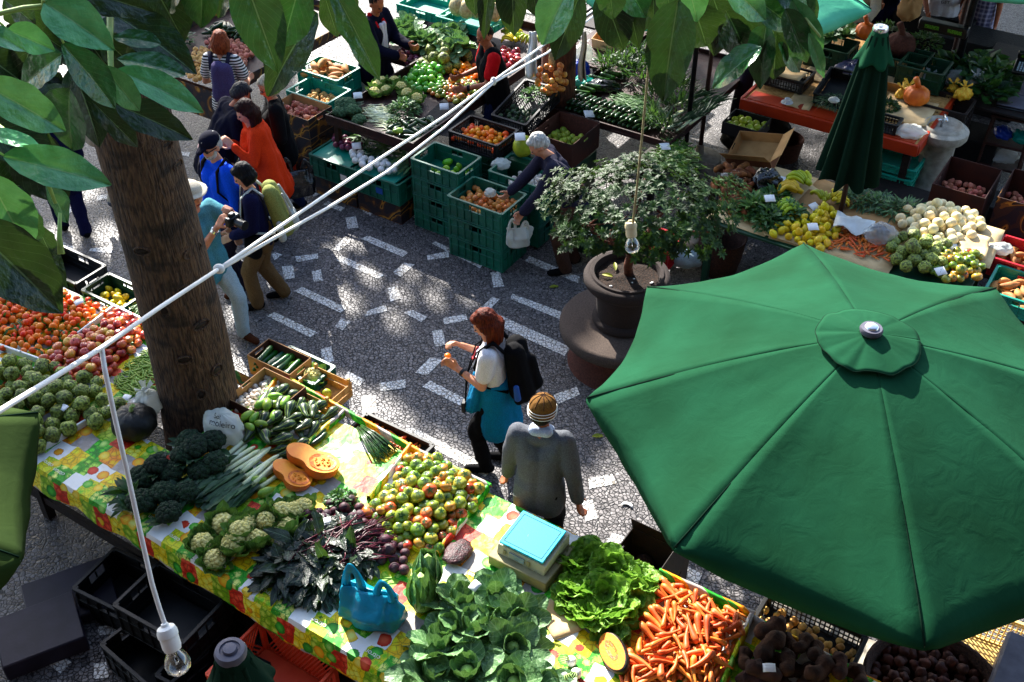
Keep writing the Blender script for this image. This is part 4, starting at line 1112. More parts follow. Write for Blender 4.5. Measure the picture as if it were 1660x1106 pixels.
def people():
    # woman peeling an orange
    r,J=person('ginger haired woman in white tee with turquoise jacket round her hips, peeling an orange',786,526,172,1.64,6,(.28,.07,1.10),(.28,-.10,1.20),((.10,.08),(-.06,-.09)),8,-22,1.06,'skin_light',('long','hair_ginger'),'cloth_white','short',.57,.014,'cloth_black',1.0,'shoe_black',.008,True,.95)
    B=J['B'];h=J['h'];s=J['s']
    wear(J,'tied_jacket','cloth_turquoise',[('c',B(0,.07,.585*h),.122,(-.02,.07,.33*h),.15),('c',B(0,-.07,.585*h),.122,(-.02,-.07,.33*h),.15),('c',B(-.03,.0,.57*h),.135,(-.09,0,.30*h),.14),('c',(.13,.06,.60*h),.04,(.17,.05,.45*h),.05),('c',(.14,-.02,.60*h),.04,(.19,-.03,.43*h),.045),('c',(.12,.12,.58*h),.045,(.16,.13,.47*h),.055)],.011,.012,None)
    wear(J,'backpack','cloth_black',[('c',B(-.19,.05,.78*h),.085,B(-.22,.06,.56*h),.11),('c',B(-.19,-.05,.78*h),.085,B(-.22,-.06,.56*h),.11),('c',B(-.29,.0,.72*h),.05,B(-.31,0,.58*h),.07),('c',B(-.2,.15,.62*h),.035,B(-.2,.15,.54*h),.04)],.010,.005)
    for sg in (1,-1): strap(J,[B(-.12,sg*.09,.80*h),B(-.05,sg*.105,.865*h),B(.06,sg*.115,.82*h),B(.12,sg*.13,.73*h),B(.06,sg*.16,.63*h),B(-.12,sg*.13,.58*h)],'cloth_black',.026,.008)
    b=MB(); b.cap(B(-.2,.185,.635*h),.022,B(-.2,.185,.57*h),.028); b.obj('bottle_cap',MT['ink_blue'],r,smooth=180)
    strap(J,[B(-.03,.06,.85*h),(.13,.07,.78*h),(.2,.08,.66*h),(.22,.12,.50*h)],'cloth_black',.006,.006,'lanyard'); strap(J,[B(-.03,-.06,.85*h),(.15,-.03,.78*h),(.22,.04,.62*h),(.22,.12,.50*h)],'cloth_black',.006,.006,'lanyard')
    b=MB(); b.box((.23,.13,.47*h),(.035,.065,.105)); b.obj('phone_case',MT['black_plastic'],r,bevel=.006)
    b=MB()
    for i in range(12):
        a=i/11*PI-PI/2; b.ell((.14+.03*math.cos(a),.06*math.sin(a)*1.1-.0,.745*h-.02*math.cos(a)*2),.011,None,8,6)
    b.obj('necklace',MT['red_pepper_skin'],r,smooth=180)
    W=J['arms'][0][2]; d=(W-J['arms'][0][1]).normalized()
    b=MB(); b.tube([J['arms'][0][2]-d*.05-d*.012,J['arms'][0][2]-d*.05+d*.012],.034,14); b.obj('bracelet',MT['black_plastic'],r)
    p=held(J,J['arms'][0][2]+d*.10+Vector((.01,-.045,.02)))
    o=link('orange_slice',PR['mandarin'][0][0],None,p,(0,.3,0),(.8,.8,.8)); tag(o,'half peeled orange held in the ginger haired woman\'s hand','orange')
    # man with the knitted cap, from behind
    r,J=person('man seen from behind in grey jumper and striped mustard knitted cap',880,668,78,1.70,4,(.14,.27,.80),(-.02,-.29,.78),((.04,.10),(-.04,-.10)),-4,-4,1.02,'skin_tan',('short','hair_short_dark'),'cloth_grey','long',.46,.018,'cloth_black',1.05,'shoe_black',.009,eyes=True)
    B=J['B'];h=J['h']
    wear(J,'knitted_cap','cloth_mustard',[('e',(-.016,0,.048),(.108,.096,.098)),('e',(-.016,0,.02),(.106,.096,.06))],.008,.002,None,True,4,40)
    b=MB()
    for zz,rr in ((.005,1.0),(.03,1.02),(.05,.99)):
        b.tube([J['MH'] @ Vector((-.016+.111*rr*math.cos(a*PI/14),.099*rr*math.sin(a*PI/14),zz)) for a in range(29)],.0024,6,caps=False)
    b.obj('cap_stripes',MT['ink_white'],r,smooth=180)
    b=MB(); b.ell(J['MH'] @ Vector((-.016,0,.147)),.007,None,8,6); 
    for a in range(9):
        q=2*PI*a/9; b.tube([J['MH'] @ Vector((-.016+.109*math.sin(t)*math.cos(q),.097*math.sin(t)*math.sin(q),.048+.0995*math.cos(t))) for t in (.05,.3,.6,.9,1.2)],.0022,5)
    b.obj('cap_seam',MT['cloth_brown'],r,smooth=180)
    wear(J,'collar','cloth_collar',[('c',B(-.03,.045,.845*h),.042,B(-.03,-.045,.845*h),.042),('c',B(.02,.05,.835*h),.04,B(.02,-.05,.835*h),.04)],.008,.003)
    # man in blue
    r,J=person('bearded man in bright blue shirt and dark patterned cap with sunglasses',342,238,222,1.76,2,(.06,.27,.78),(.08,-.26,.80),((.08,.10),(-.06,-.10)),12,-14,1.14,'skin_light',('short','hair_grey'),'cloth_blue','long',.46,.016,'cloth_plum',1.05,'shoe_brown')
    B=J['B'];h=J['h']
    wear(J,'cap','cloth_navy_deep',[('e',(-.012,0,.062),(.105,.09,.078)),('c',(.08,.03,.045),.018,(.15,.02,.03),.012),('c',(.08,-.03,.045),.018,(.15,-.02,.03),.012),('c',(.08,0,.048),.018,(.158,0,.033),.012)],.008,.001,None,True,3,40)
    wear(J,'beard','hair_grey',[('e',(.045,0,-.075),(.05,.056,.04)),('c',(.02,.06,-.03),.018,(.04,.05,-.07),.02),('c',(.02,-.06,-.03),.018,(.04,-.05,-.07),.02)],.008,.004,None,True,2,60)
    wear(J,'sunglasses','black_plastic',[('e',(.088,.033,.008),(.012,.028,.018)),('e',(.088,-.033,.008),(.012,.028,.018)),('c',(.08,.06,.01),.006,(0,.082,.01),.006),('c',(.08,-.06,.01),.006,(0,-.082,.01),.006)],.006,0,None,True,1)
    for sg in (1,-1): strap(J,[B(-.12,sg*.11,.78*h),B(-.04,sg*.125,.865*h),B(.08,sg*.13,.81*h),B(.12,sg*.15,.70*h),B(.03,sg*.2,.62*h),B(-.1,sg*.15,.58*h)],'cloth_black',.024,.008)
    pass
    # woman with navy jacket and rucksack
    r,J=person('black haired woman in navy jacket and khaki trousers with yellow and grey rucksack',394,285,192,1.60,5,(.24,.10,.90),(.24,-.08,.90),((.16,.07),(-.10,-.09)),8,-20,1.0,'skin_light',('bob','hair_black'),'cloth_navy','long',.5,.02,'cloth_khaki',1.5,'shoe_black',.009,True)
    B=J['B'];h=J['h']
    wear(J,'rucksack','cloth_olive_pale',[('c',B(-.18,.05,.80*h),.075,B(-.24,.06,.56*h),.1),('c',B(-.18,-.05,.80*h),.075,B(-.24,-.06,.56*h),.1)],.010,.006)
    wear(J,'rucksack_pocket','cloth_grey_pale',[('c',B(-.31,.03,.62*h),.06,B(-.31,.03,.55*h),.07),('c',B(-.31,-.03,.62*h),.06,B(-.31,-.03,.55*h),.07),('c',B(-.2,.155,.62*h),.03,B(-.2,.155,.52*h),.04),('c',B(-.29,.09,.79*h),.014,B(-.33,.09,.62*h),.016),('c',B(-.27,0,.82*h),.016,B(-.34,0,.66*h),.018)],.009,.005)
    for sg in (1,-1): strap(J,[B(-.12,sg*.09,.80*h),B(-.04,sg*.105,.87*h),B(.08,sg*.115,.82*h),B(.13,sg*.12,.70*h),B(.06,sg*.17,.60*h),B(-.14,sg*.13,.55*h)],'cloth_grey_pale',.024,.008)
    wear(J,'shoulder_bag','cloth_black',[('c',(.05,.16,.54*h),.06,(.06,.17,.46*h),.07),('c',(.1,.14,.54*h),.05,(.1,.15,.46*h),.06)],.010,.003)
    # photographer
    r,J=person('photographer beside the tree trunk in beige sun hat and teal tee',311,318,325,1.72,-4,(.34,.10,1.50),(.34,-.07,1.44),((.20,.12),(-.12,-.10)),-6,-6,1.05,'skin_light',('short','hair_grey'),'cloth_teal','short',.46,.018,'cloth_denim_pale',1.1,'shoe_brown',.008,curl=1.1)
    wear(J,'sun_hat','cloth_hat',[('e',(-.012,0,.07),(.112,.1,.06)),('e',(-.012,0,.048),(.165,.15,.014))],.008,.002,None,True,3)
    a=J['arms']; mid=(a[0][2]+a[1][2])/2+Vector((.11,0,.03))
    c=thing('camera','black camera with long lens held to the photographer\'s face','camera',held(J,mid),R(325))
    b=MB(); b.box((0,0,0),(.06,.14,.09)); b.box((-.0,0,.055),(.05,.06,.035)); b.obj('camera_body',MT['black_plastic'],c,bevel=.01)
    b=MB(); b.tube([(.03,0,-.005),(.06,0,-.005),(.062,0,-.005),(.13,0,-.005),(.132,0,-.005),(.15,0,-.005)],[.034,.034,.038,.038,.042,.042],20); b.obj('lens',MT['black_plastic'],c)
    b=MB(); w=a[1][2]; d=(w-a[1][1]).normalized(); b.tube([w-d*.07,w-d*.04],.036,14); b.obj('wrist_watch',MT['metal_bright'],r)
    # woman in orange poncho
    r,J=person('woman with long brown hair in a bright orange poncho',398,182,205,1.66,5,(.26,.16,1.26),(.26,-.12,1.15),((.05,.08),(-.05,-.08)),6,-16,1.0,'skin_light',('verylong','hair_brown'),'cloth_orange','long',.5,.012,'cloth_denim',1.0,'shoe_black',.009,True)
    B=J['B'];h=J['h']
    wear(J,'poncho','cloth_orange',[('c',B(-.02,.13,.80*h),.085,(-.06,.27,.44*h),.12),('c',B(-.02,-.13,.80*h),.085,(-.06,-.25,.44*h),.12),('c',B(-.06,0,.80*h),.1,(-.19,.02,.40*h),.13),('c',B(.03,0,.76*h),.11,(.09,.06,.47*h),.13),('c',B(-.04,.06,.8*h),.1,(-.15,.17,.41*h),.12),('c',B(-.04,-.06,.8*h),.1,(-.15,-.15,.41*h),.12),('c',B(.0,.1,.78*h),.09,(.08,.2,.47*h),.1)],.013,.018,None,False,5,7)
    # woman in black coat
    r,J=person('woman with greying blond hair and glasses in a black quilted coat and jeans',434,142,196,1.66,4,(.24,.2,.98),(.12,-.24,.82),((.07,.08),(-.09,-.08)),14,-18,1.12,'skin_light',('bob','hair_blond_grey'),'cloth_black','long',.46,.026,'cloth_denim',1.05,'shoe_black',.009,True)
    B=J['B'];h=J['h']
    wear(J,'glasses','black_plastic',[('c',(.092,.055,.008),.005,(.092,.01,.008),.005),('c',(.092,-.055,.008),.005,(.092,-.01,.008),.005),('c',(.09,.06,.01),.004,(0,.08,.01),.004),('c',(.09,-.06,.01),.004,(0,-.08,.01),.004)],.005,0,None,True,1)
    q=held(J,(-.10,.28,.62)); bag(0,0,q.z-.25,.36,.17,.42,'bag_black','black plastic carrier bag hanging beside the woman in the black coat',3,R(20),True,at=(q.x,q.y,q.z))
    # man with the navy jacket, bending
    r,J=person('grey haired man in navy jacket and pale trousers stooping, back to the photographer',388,140,28,1.74,30,(.42,.14,1.0),(.38,-.12,1.0),((.03,.09),(-.05,-.09)),10,-14,1.14,'skin_tan',('short','hair_dark_grey'),'cloth_navy_deep','long',.44,.03,'cloth_beige',1.4,'shoe_brown')
    wear(J,'shirt_tail','cloth_pink',[('c',(-.13,.10,.55*1.74),.10,(-.17,.12,.40*1.74),.11),('c',(-.13,-.10,.55*1.74),.10,(-.17,-.12,.40*1.74),.11)],.012,.010)
    # striped top
    r,J=person('woman with auburn bobbed hair in a black and white striped top with a violet rucksack',357,68,82,1.66,4,(.25,.18,1.0),(.25,-.18,1.0),((.03,.09),(-.05,-.09)),8,-14,1.0,'skin_light',('chin','hair_auburn'),'cloth_striped','short',.48,.016,'cloth_denim',1.0,'shoe_black',.009,True)
    B=J['B'];h=J['h']
    wear(J,'rucksack','cloth_lilac',[('c',B(-.19,-.02,.79*h),.08,B(-.2,-.02,.60*h),.1),('c',B(-.19,-.10,.78*h),.075,B(-.2,-.11,.60*h),.09)],.011,.006)
    for sg in (1,-1): strap(J,[B(-.14,sg*.085,.76*h),B(-.05,sg*.11,.865*h),B(.06,sg*.115,.82*h),B(.12,sg*.13,.73*h)],'cloth_slate',.026,.008)
    # stallholders
    r,J=person('stallholder in navy jacket with red lining and white shirt counting change',610,6,-28,1.74,6,(.42,.10,1.12),(.40,-.14,1.08),((.06,.10),(-.06,-.10)),-8,-26,1.15,'skin_tan',('stubble','hair_short_dark'),'cloth_navy_deep','long',.42,.028,'cloth_navy_deep',1.05,'shoe_black',.008,curl=1.0)
    B=J['B'];h=J['h']
    wear(J,'shirt_front','cloth_white',[('c',B(.105,.03,.79*h),.03,B(.135,.03,.62*h),.04),('c',B(.105,-.03,.79*h),.03,B(.135,-.03,.62*h),.04)],.009,.004)
    for sg in (1,-1): wear(J,'collar','cloth_red',[('c',B(-.03,sg*.07,.85*h),.03,B(.08,sg*.075,.78*h),.032),('c',B(.08,sg*.075,.78*h),.03,B(.12,sg*.085,.70*h),.025)],.009,.003)
    wear(J,'cuff_band','cloth_white',[('c',J['arms'][0][1]+(J['arms'][0][2]-J['arms'][0][1])*.45,.062,J['arms'][0][1]+(J['arms'][0][2]-J['arms'][0][1])*.6,.06)],.009,.002)
    wear(J,'apron_cloth','cloth_grey_pale',[('c',(-.10,-.12,.50*h),.07,(-.12,-.14,.24*h),.09)],.011,.008)
    r,J=person('stallholder with cropped hair in red polo shirt and black gilet weighing fruit',786,58,196,1.72,8,(.38,.16,1.06),(.34,-.12,1.08),((.08,.10),(-.08,-.10)),6,-14,1.16,'skin_tan',('stubble','hair_short_dark'),'cloth_red','short',.46,.018,'cloth_denim',1.05,'shoe_black',.008,curl=1.0)
    B=J['B'];h=J['h']
    wear(J,'gilet','cloth_black',[('c',B(0,.075,.45*h),.165,B(0,.07,.60*h),.155),('c',B(0,-.075,.45*h),.165,B(0,-.07,.60*h),.155),('c',B(0,.07,.60*h),.155,B(.005,.08,.72*h),.155),('c',B(0,-.07,.60*h),.155,B(.005,-.08,.72*h),.155),('c',B(.005,.075,.72*h),.15,B(-.015,.10,.80*h),.105),('c',B(.005,-.075,.72*h),.15,B(-.015,-.10,.80*h),.105)],.011,.006)
    b=MB(); w=J['arms'][0][2]; d=(w-J['arms'][0][1]).normalized(); b.tube([w-d*.06,w-d*.03],.038,14); b.obj('wrist_watch',MT['metal_dark'],r)
    # elderly customer
    r,J=person('white haired man in slate jumper and brown trousers bending over the green crates',873,222,186,1.70,30,(.46,.16,.80),(.58,-.08,.88),((.02,.09),(-.10,-.10)),4,-10,1.12,'skin_light',('short','hair_grey'),'cloth_slate','long',.45,.02,'cloth_brown',1.25,'shoe_black',.009,curl=.9)
    q=held(J,J['arms'][0][2]+Vector((.05,.02,-.12))); bag(0,0,q.z-.27,.24,.12,.30,'bag_milky','milky plastic bag held by the white haired man over the onion crate',6,R(10),True,at=(q.x,q.y,q.z))
    # passers-by behind the left leaves
    person('person in pale trousers and grey trainers half hidden by the left leaves',140,110,60,1.72,2,(.05,.26,.8),(.05,-.26,.8),((.12,.09),(-.10,-.09)),0,-5,1.05,'skin_light',('short','hair_brown'),'cloth_beige','long',.46,.016,'cloth_beige',1.15,'cloth_grey_pale' if False else 'cloth_grey',.011)
    person('person in navy trousers half hidden by leaves at the far left',58,160,120,1.72,2,(.05,.26,.8),(.05,-.26,.8),((.14,.09),(-.12,-.09)),0,-5,1.05,'skin_light',('short','hair_short_dark'),'cloth_navy','long',.46,.016,'cloth_navy',1.1,'shoe_black',.011)
    # shoppers in the shade at the back right
    person('shopper in the shade in a beige jumper leaning over the back right stall',1402,-52,250,1.70,14,(.40,.18,1.02),(.42,-.16,1.06),((.05,.09),(-.05,-.09)),0,-20,1.05,'skin_tan',('short','hair_brown'),'cloth_beige','long',.46,.02,'cloth_brown',1.1,'shoe_black',.011)
    r,J=person('shopper in the shade in dark navy dress holding a brown paper bag',1452,-62,262,1.66,8,(.36,.16,1.06),(.38,-.14,1.08),((.05,.09),(-.05,-.09)),0,-20,1.1,'skin_tan',('bob','hair_brown'),'cloth_navy','long',.40,.02,'cloth_navy_deep',1.3,'shoe_black',.011,True)
    q=held(J,J['arms'][0][2]+Vector((.16,.05,-.02))); blobbag(0,0,q.z-.1,(.16,.12,.17),'cardboard','crumpled brown paper bag held by the shopper in navy',5,.4,'paper_bag',at=q)
    r,J=person('shopper in the shade in a white printed tee shirt',1548,-62,255,1.74,6,(.36,.2,1.06),(.32,-.2,1.0),((.05,.09),(-.05,-.09)),0,-16,1.2,'skin_tan',('short','hair_short_dark'),'cloth_white','short',.46,.018,'cloth_dark',1.1,'shoe_black',.011)
    o=link('shirt_print',text_mesh('CALIFORNIA',.042,'ink_black'),r,J['B'](.14,0,.74*1.74),(PI/2,0,PI/2)); link('shirt_print',text_mesh('GET',.06,'ink_black'),r,J['B'](.145,0,.64*1.74),(PI/2,0,PI/2))
    person('shopper in the shade in a plaid overshirt and pale trousers',1606,-58,230,1.72,2,(.05,.27,.82),(.05,-.27,.82),((.05,.09),(-.05,-.09)),0,-8,1.15,'skin_tan',('short','hair_dark_grey'),'cloth_plaid','short',.43,.024,'cloth_pink',1.15,'shoe_black',.011)
# ------------------------------------------------------------------ ground and paving marks
def ground():
    b=MB(); b.box((0,12,-.1),(90,90,.2)); o=b.obj('pavement',MT['paving_basalt'],smooth=0); tag(o,kind='structure')
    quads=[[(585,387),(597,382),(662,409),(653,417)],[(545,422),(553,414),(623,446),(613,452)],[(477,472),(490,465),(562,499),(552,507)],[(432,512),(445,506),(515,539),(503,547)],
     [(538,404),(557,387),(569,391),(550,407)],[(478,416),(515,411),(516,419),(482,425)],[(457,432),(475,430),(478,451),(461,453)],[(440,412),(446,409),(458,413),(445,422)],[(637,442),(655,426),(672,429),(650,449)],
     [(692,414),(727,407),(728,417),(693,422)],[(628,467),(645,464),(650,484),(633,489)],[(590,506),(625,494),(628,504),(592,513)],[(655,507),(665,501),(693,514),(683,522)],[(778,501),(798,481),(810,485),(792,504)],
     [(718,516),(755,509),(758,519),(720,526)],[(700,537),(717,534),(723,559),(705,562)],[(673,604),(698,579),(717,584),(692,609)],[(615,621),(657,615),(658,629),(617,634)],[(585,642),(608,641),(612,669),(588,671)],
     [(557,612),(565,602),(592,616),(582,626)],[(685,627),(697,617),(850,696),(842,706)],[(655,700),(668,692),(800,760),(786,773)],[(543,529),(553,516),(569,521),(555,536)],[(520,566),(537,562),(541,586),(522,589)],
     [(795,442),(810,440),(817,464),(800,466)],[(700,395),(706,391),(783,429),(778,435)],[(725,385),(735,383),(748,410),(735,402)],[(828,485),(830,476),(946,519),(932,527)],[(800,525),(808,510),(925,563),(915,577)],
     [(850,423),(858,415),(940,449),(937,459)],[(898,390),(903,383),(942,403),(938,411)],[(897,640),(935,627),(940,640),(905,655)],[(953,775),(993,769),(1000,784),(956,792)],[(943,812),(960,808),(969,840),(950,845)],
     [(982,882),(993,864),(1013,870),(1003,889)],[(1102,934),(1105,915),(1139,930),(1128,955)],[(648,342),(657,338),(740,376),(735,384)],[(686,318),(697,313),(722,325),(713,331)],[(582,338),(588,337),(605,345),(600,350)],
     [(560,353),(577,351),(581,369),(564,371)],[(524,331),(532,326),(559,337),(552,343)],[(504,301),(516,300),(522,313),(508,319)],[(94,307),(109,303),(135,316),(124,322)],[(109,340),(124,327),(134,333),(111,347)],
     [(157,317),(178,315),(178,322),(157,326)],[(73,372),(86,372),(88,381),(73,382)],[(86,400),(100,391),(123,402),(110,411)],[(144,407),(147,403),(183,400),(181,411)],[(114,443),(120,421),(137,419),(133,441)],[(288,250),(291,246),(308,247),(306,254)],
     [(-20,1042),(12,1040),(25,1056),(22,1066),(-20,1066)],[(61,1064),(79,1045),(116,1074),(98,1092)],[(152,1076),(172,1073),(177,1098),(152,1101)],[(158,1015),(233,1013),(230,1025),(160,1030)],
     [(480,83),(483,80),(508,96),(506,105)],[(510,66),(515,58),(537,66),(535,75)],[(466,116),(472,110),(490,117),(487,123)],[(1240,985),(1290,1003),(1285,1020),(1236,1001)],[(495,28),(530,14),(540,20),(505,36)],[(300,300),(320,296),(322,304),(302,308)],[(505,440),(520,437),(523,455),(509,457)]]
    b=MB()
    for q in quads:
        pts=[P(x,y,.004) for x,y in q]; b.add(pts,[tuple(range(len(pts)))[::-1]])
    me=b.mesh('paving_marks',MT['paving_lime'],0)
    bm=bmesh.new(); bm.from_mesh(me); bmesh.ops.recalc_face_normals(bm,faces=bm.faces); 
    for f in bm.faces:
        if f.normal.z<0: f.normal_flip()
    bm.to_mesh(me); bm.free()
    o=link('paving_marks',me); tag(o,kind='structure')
    # smooth flagstones at the bottom right
    b=MB(); b.add([P(1270,985,.005),P(1420,1040,.005),P(1440,1120,.005),P(1250,1050,.005)],[(3,2,1,0)]); o=b.obj('flagstone_path',MT['concrete'],smooth=0); tag(o,kind='structure')
    # dropped leaves, peel
    for px,py,l in ((891,466,'small green leaf lying on the dark paving by the planter'),(1041,866,'small green leaf lying on the paving behind the lettuces'),(960,708,'scrap of green leaf on the paving near the grey bench')):
        b=MB(); leaf_patch(b,Matrix.Rotation(px,4,'Z'),.11,.05,.3,.3,.03); p=P(px,py,.012); o=b.obj('fallen_leaf',MT['yellow_leaf'],None,p,smooth=180); tag(o,l,'leaf')
    b=MB(); b.tube([(.05*math.cos(a*.5),.05*math.sin(a*.5),.012) for a in range(6)],[.004,.014,.018,.018,.012,.004],8,flat=.4); o=b.obj('peel',MT['paper'],None,P(1015,825,0),smooth=180); tag(o,'curled white peel lying on the paving beside the parasol','litter')

T=.85
def oilcloth_strip(b,p0,p1,hh=.06,th=.035,seed=0):
    p0=Vector(p0);p1=Vector(p1); L=(p1-p0).length; d=(p1-p0).normalized(); n=Vector((-d.y,d.x,0))
    prof=[(-th/2-.004,0),(-th/2,hh*.6),(-th/3,hh*.95),(0,hh),(th/3,hh*.95),(th/2,hh*.6),(th/2+.004,0)]
    u0,v0=toUV(p0); u1,v1=toUV(p1)
    def fn(u,v):
        i=v*(len(prof)-1); a=int(min(i,len(prof)-2)); f=i-a
        x=prof[a][0]*(1-f)+prof[a+1][0]*f; z=prof[a][1]*(1-f)+prof[a+1][1]*f
        return p0+d*(u*L)+n*(x+.006*nz(u*L*6,seed,0))+Vector((0,0,z*(1+.12*nz(u*L*8,seed,3))))
    b.grid(fn,max(6,int(L/.05)),6,uv=lambda u,v:(u0+(u1-u0)*u+v*.13,v0+(v1-v0)*u+v*.13))
def front_table():
    t=thing('market_table','long market table under fruit print oilcloth across the foreground','table',UV2(-3,3.7,0))
    o3=t.location.copy()
    def part(b,name,mat,**k): 
        b.v=[tuple(Vector(q)-o3) for q in b.v]; return b.obj(name,MT[mat],t,**k)
    M=Matrix.Rotation(GA,3,'Z')
    b=MB()
    for u0,u1,v0,v1 in ((-8.3,-5.98,2.96,4.52),(-5.98,-5.28,2.96,3.55),(-5.28,3.3,2.96,4.52)):
        b.box(UV2((u0+u1)/2,(v0+v1)/2,T-.03),(u1-u0-.002,v1-v0,.03),M)
    part(b,'tabletop','wood_dark')
    for u in (-7.6,-6.4,-4.9,-3.4,-1.9,-.4,1.1,2.8):
        for v in (3.05,4.4):
            b=MB(); b.box(UV2(u,v,(T-.05)/2),(.07,.07,T-.05),M); part(b,'leg','wood_dark')
    b=MB()
    for v in (3.05,4.4): b.box(UV2(-2.5,v,.22),(11.4,.04,.08),M)
    part(b,'stretcher','wood_dark')
    # cloth
    c=thing('tablecloth','oilcloth printed with lemons, peppers and leaves spread over the front table','tablecloth',UV2(-3,3.7,T))
    o3=c.location.copy(); t=c
    vs={};b=MB(); st=.05
    def vid(i,j):
        if (i,j) not in vs:
            u=-8.3+i*st; v=2.92+j*st; p=UV2(u,v,T+.004+.005*nz(u*4,v*4,0)+.003*nz(u*13,v*11,3))
            if j==0: p.z-=.004
            k=len(b.v); b.v.append(tuple(p)); b.uv[k]=(u,v); vs[(i,j)]=k
        return vs[(i,j)]
    nu=int(11.6/st); nv=32
    for j in range(nv):
        for i in range(nu):
            u=-8.3+(i+.5)*st; v=2.92+(j+.5)*st
            if -5.98<u<-5.28 and v>3.55: continue
            b.f.append((vid(i,j),vid(i+1,j),vid(i+1,j+1),vid(i,j+1))); b.m.append(0)
    def drop(v0,sgn,hgt,seed):
        def fn(u,w):
            uu=-8.3+u*11.6; hh=hgt*(1+.22*nz(uu*1.3,seed,0)+.12*nz(uu*4,seed,2))
            fold=.03*nz(uu*3.2,seed,w*.6)*w+.014*nz(uu*9,seed,w)*w
            q=w*w if w<.2 else w
            return UV2(uu,v0-sgn*(.012*min(1,w*6)+fold+.02*w), T+.004+.005*nz(uu*4,v0*4,0)*(1-w)-hh*w-(.006 if w>0 else 0))
        b.grid(fn,240,6,uv=lambda u,w:(-8.3+u*11.6,v0-sgn*w*hgt))
    drop(2.92,1,.20,4); drop(4.52,-1,.2,9)
    part(b,'cloth','oilcloth',smooth=60,weld=.0)
    for i,(a,b_,hh) in enumerate((((465,618),(682,738),.05),((682,738),(795,793),.05),((1068,932),(1222,1002),.06),((558,672),(482,738),.05),((667,726),(598,812),.055),((790,795),(708,902),.055),((1217,1003),(1165,1125),.06),((588,848),(705,907),.045),((450,618),(415,668),.05),((1216,1004),(1400,1100),.05))):
        m=MB(); oilcloth_strip(m,P(*a,T+.002),P(*b_,T+.002),hh,.035,i); part(m,'divider','oilcloth',smooth=180)
    for i,(a,b_) in enumerate((((128,548),(188,502)),((-10,562),(68,590)),((190,660),(60,738)),((185,502),(240,528)))):
        m=MB(); p0,p1=P(*a,T),P(*b_,T); d=(p1-p0).normalized(); m.box((p0+p1)/2+Vector((0,0,.03)),((p1-p0).length,.02,.06),Matrix.Rotation(math.atan2(d.y,d.x),3,'Z')); part(m,'board','white_plastic',bevel=.004)
    # printed word on the cloth, repeated along the near edge (it reads from the vendor's far side)
    tm=text_mesh('citron',.048,'ink_white',.0004)
    for k in range(14):
        u=-6.95+k*.435; p=UV2(u+.06,2.99,T+.0105)-o3
        if k in (3,): continue
        link('printed_word',tm,c,p,(0,0,GA+PI))
    for px,py in ((95,765),(250,842),(770,935),(838,805),(980,985)):
        p=P(px,py,T+.0105)-o3; link('printed_word',tm,c,p,(0,0,GA+PI))

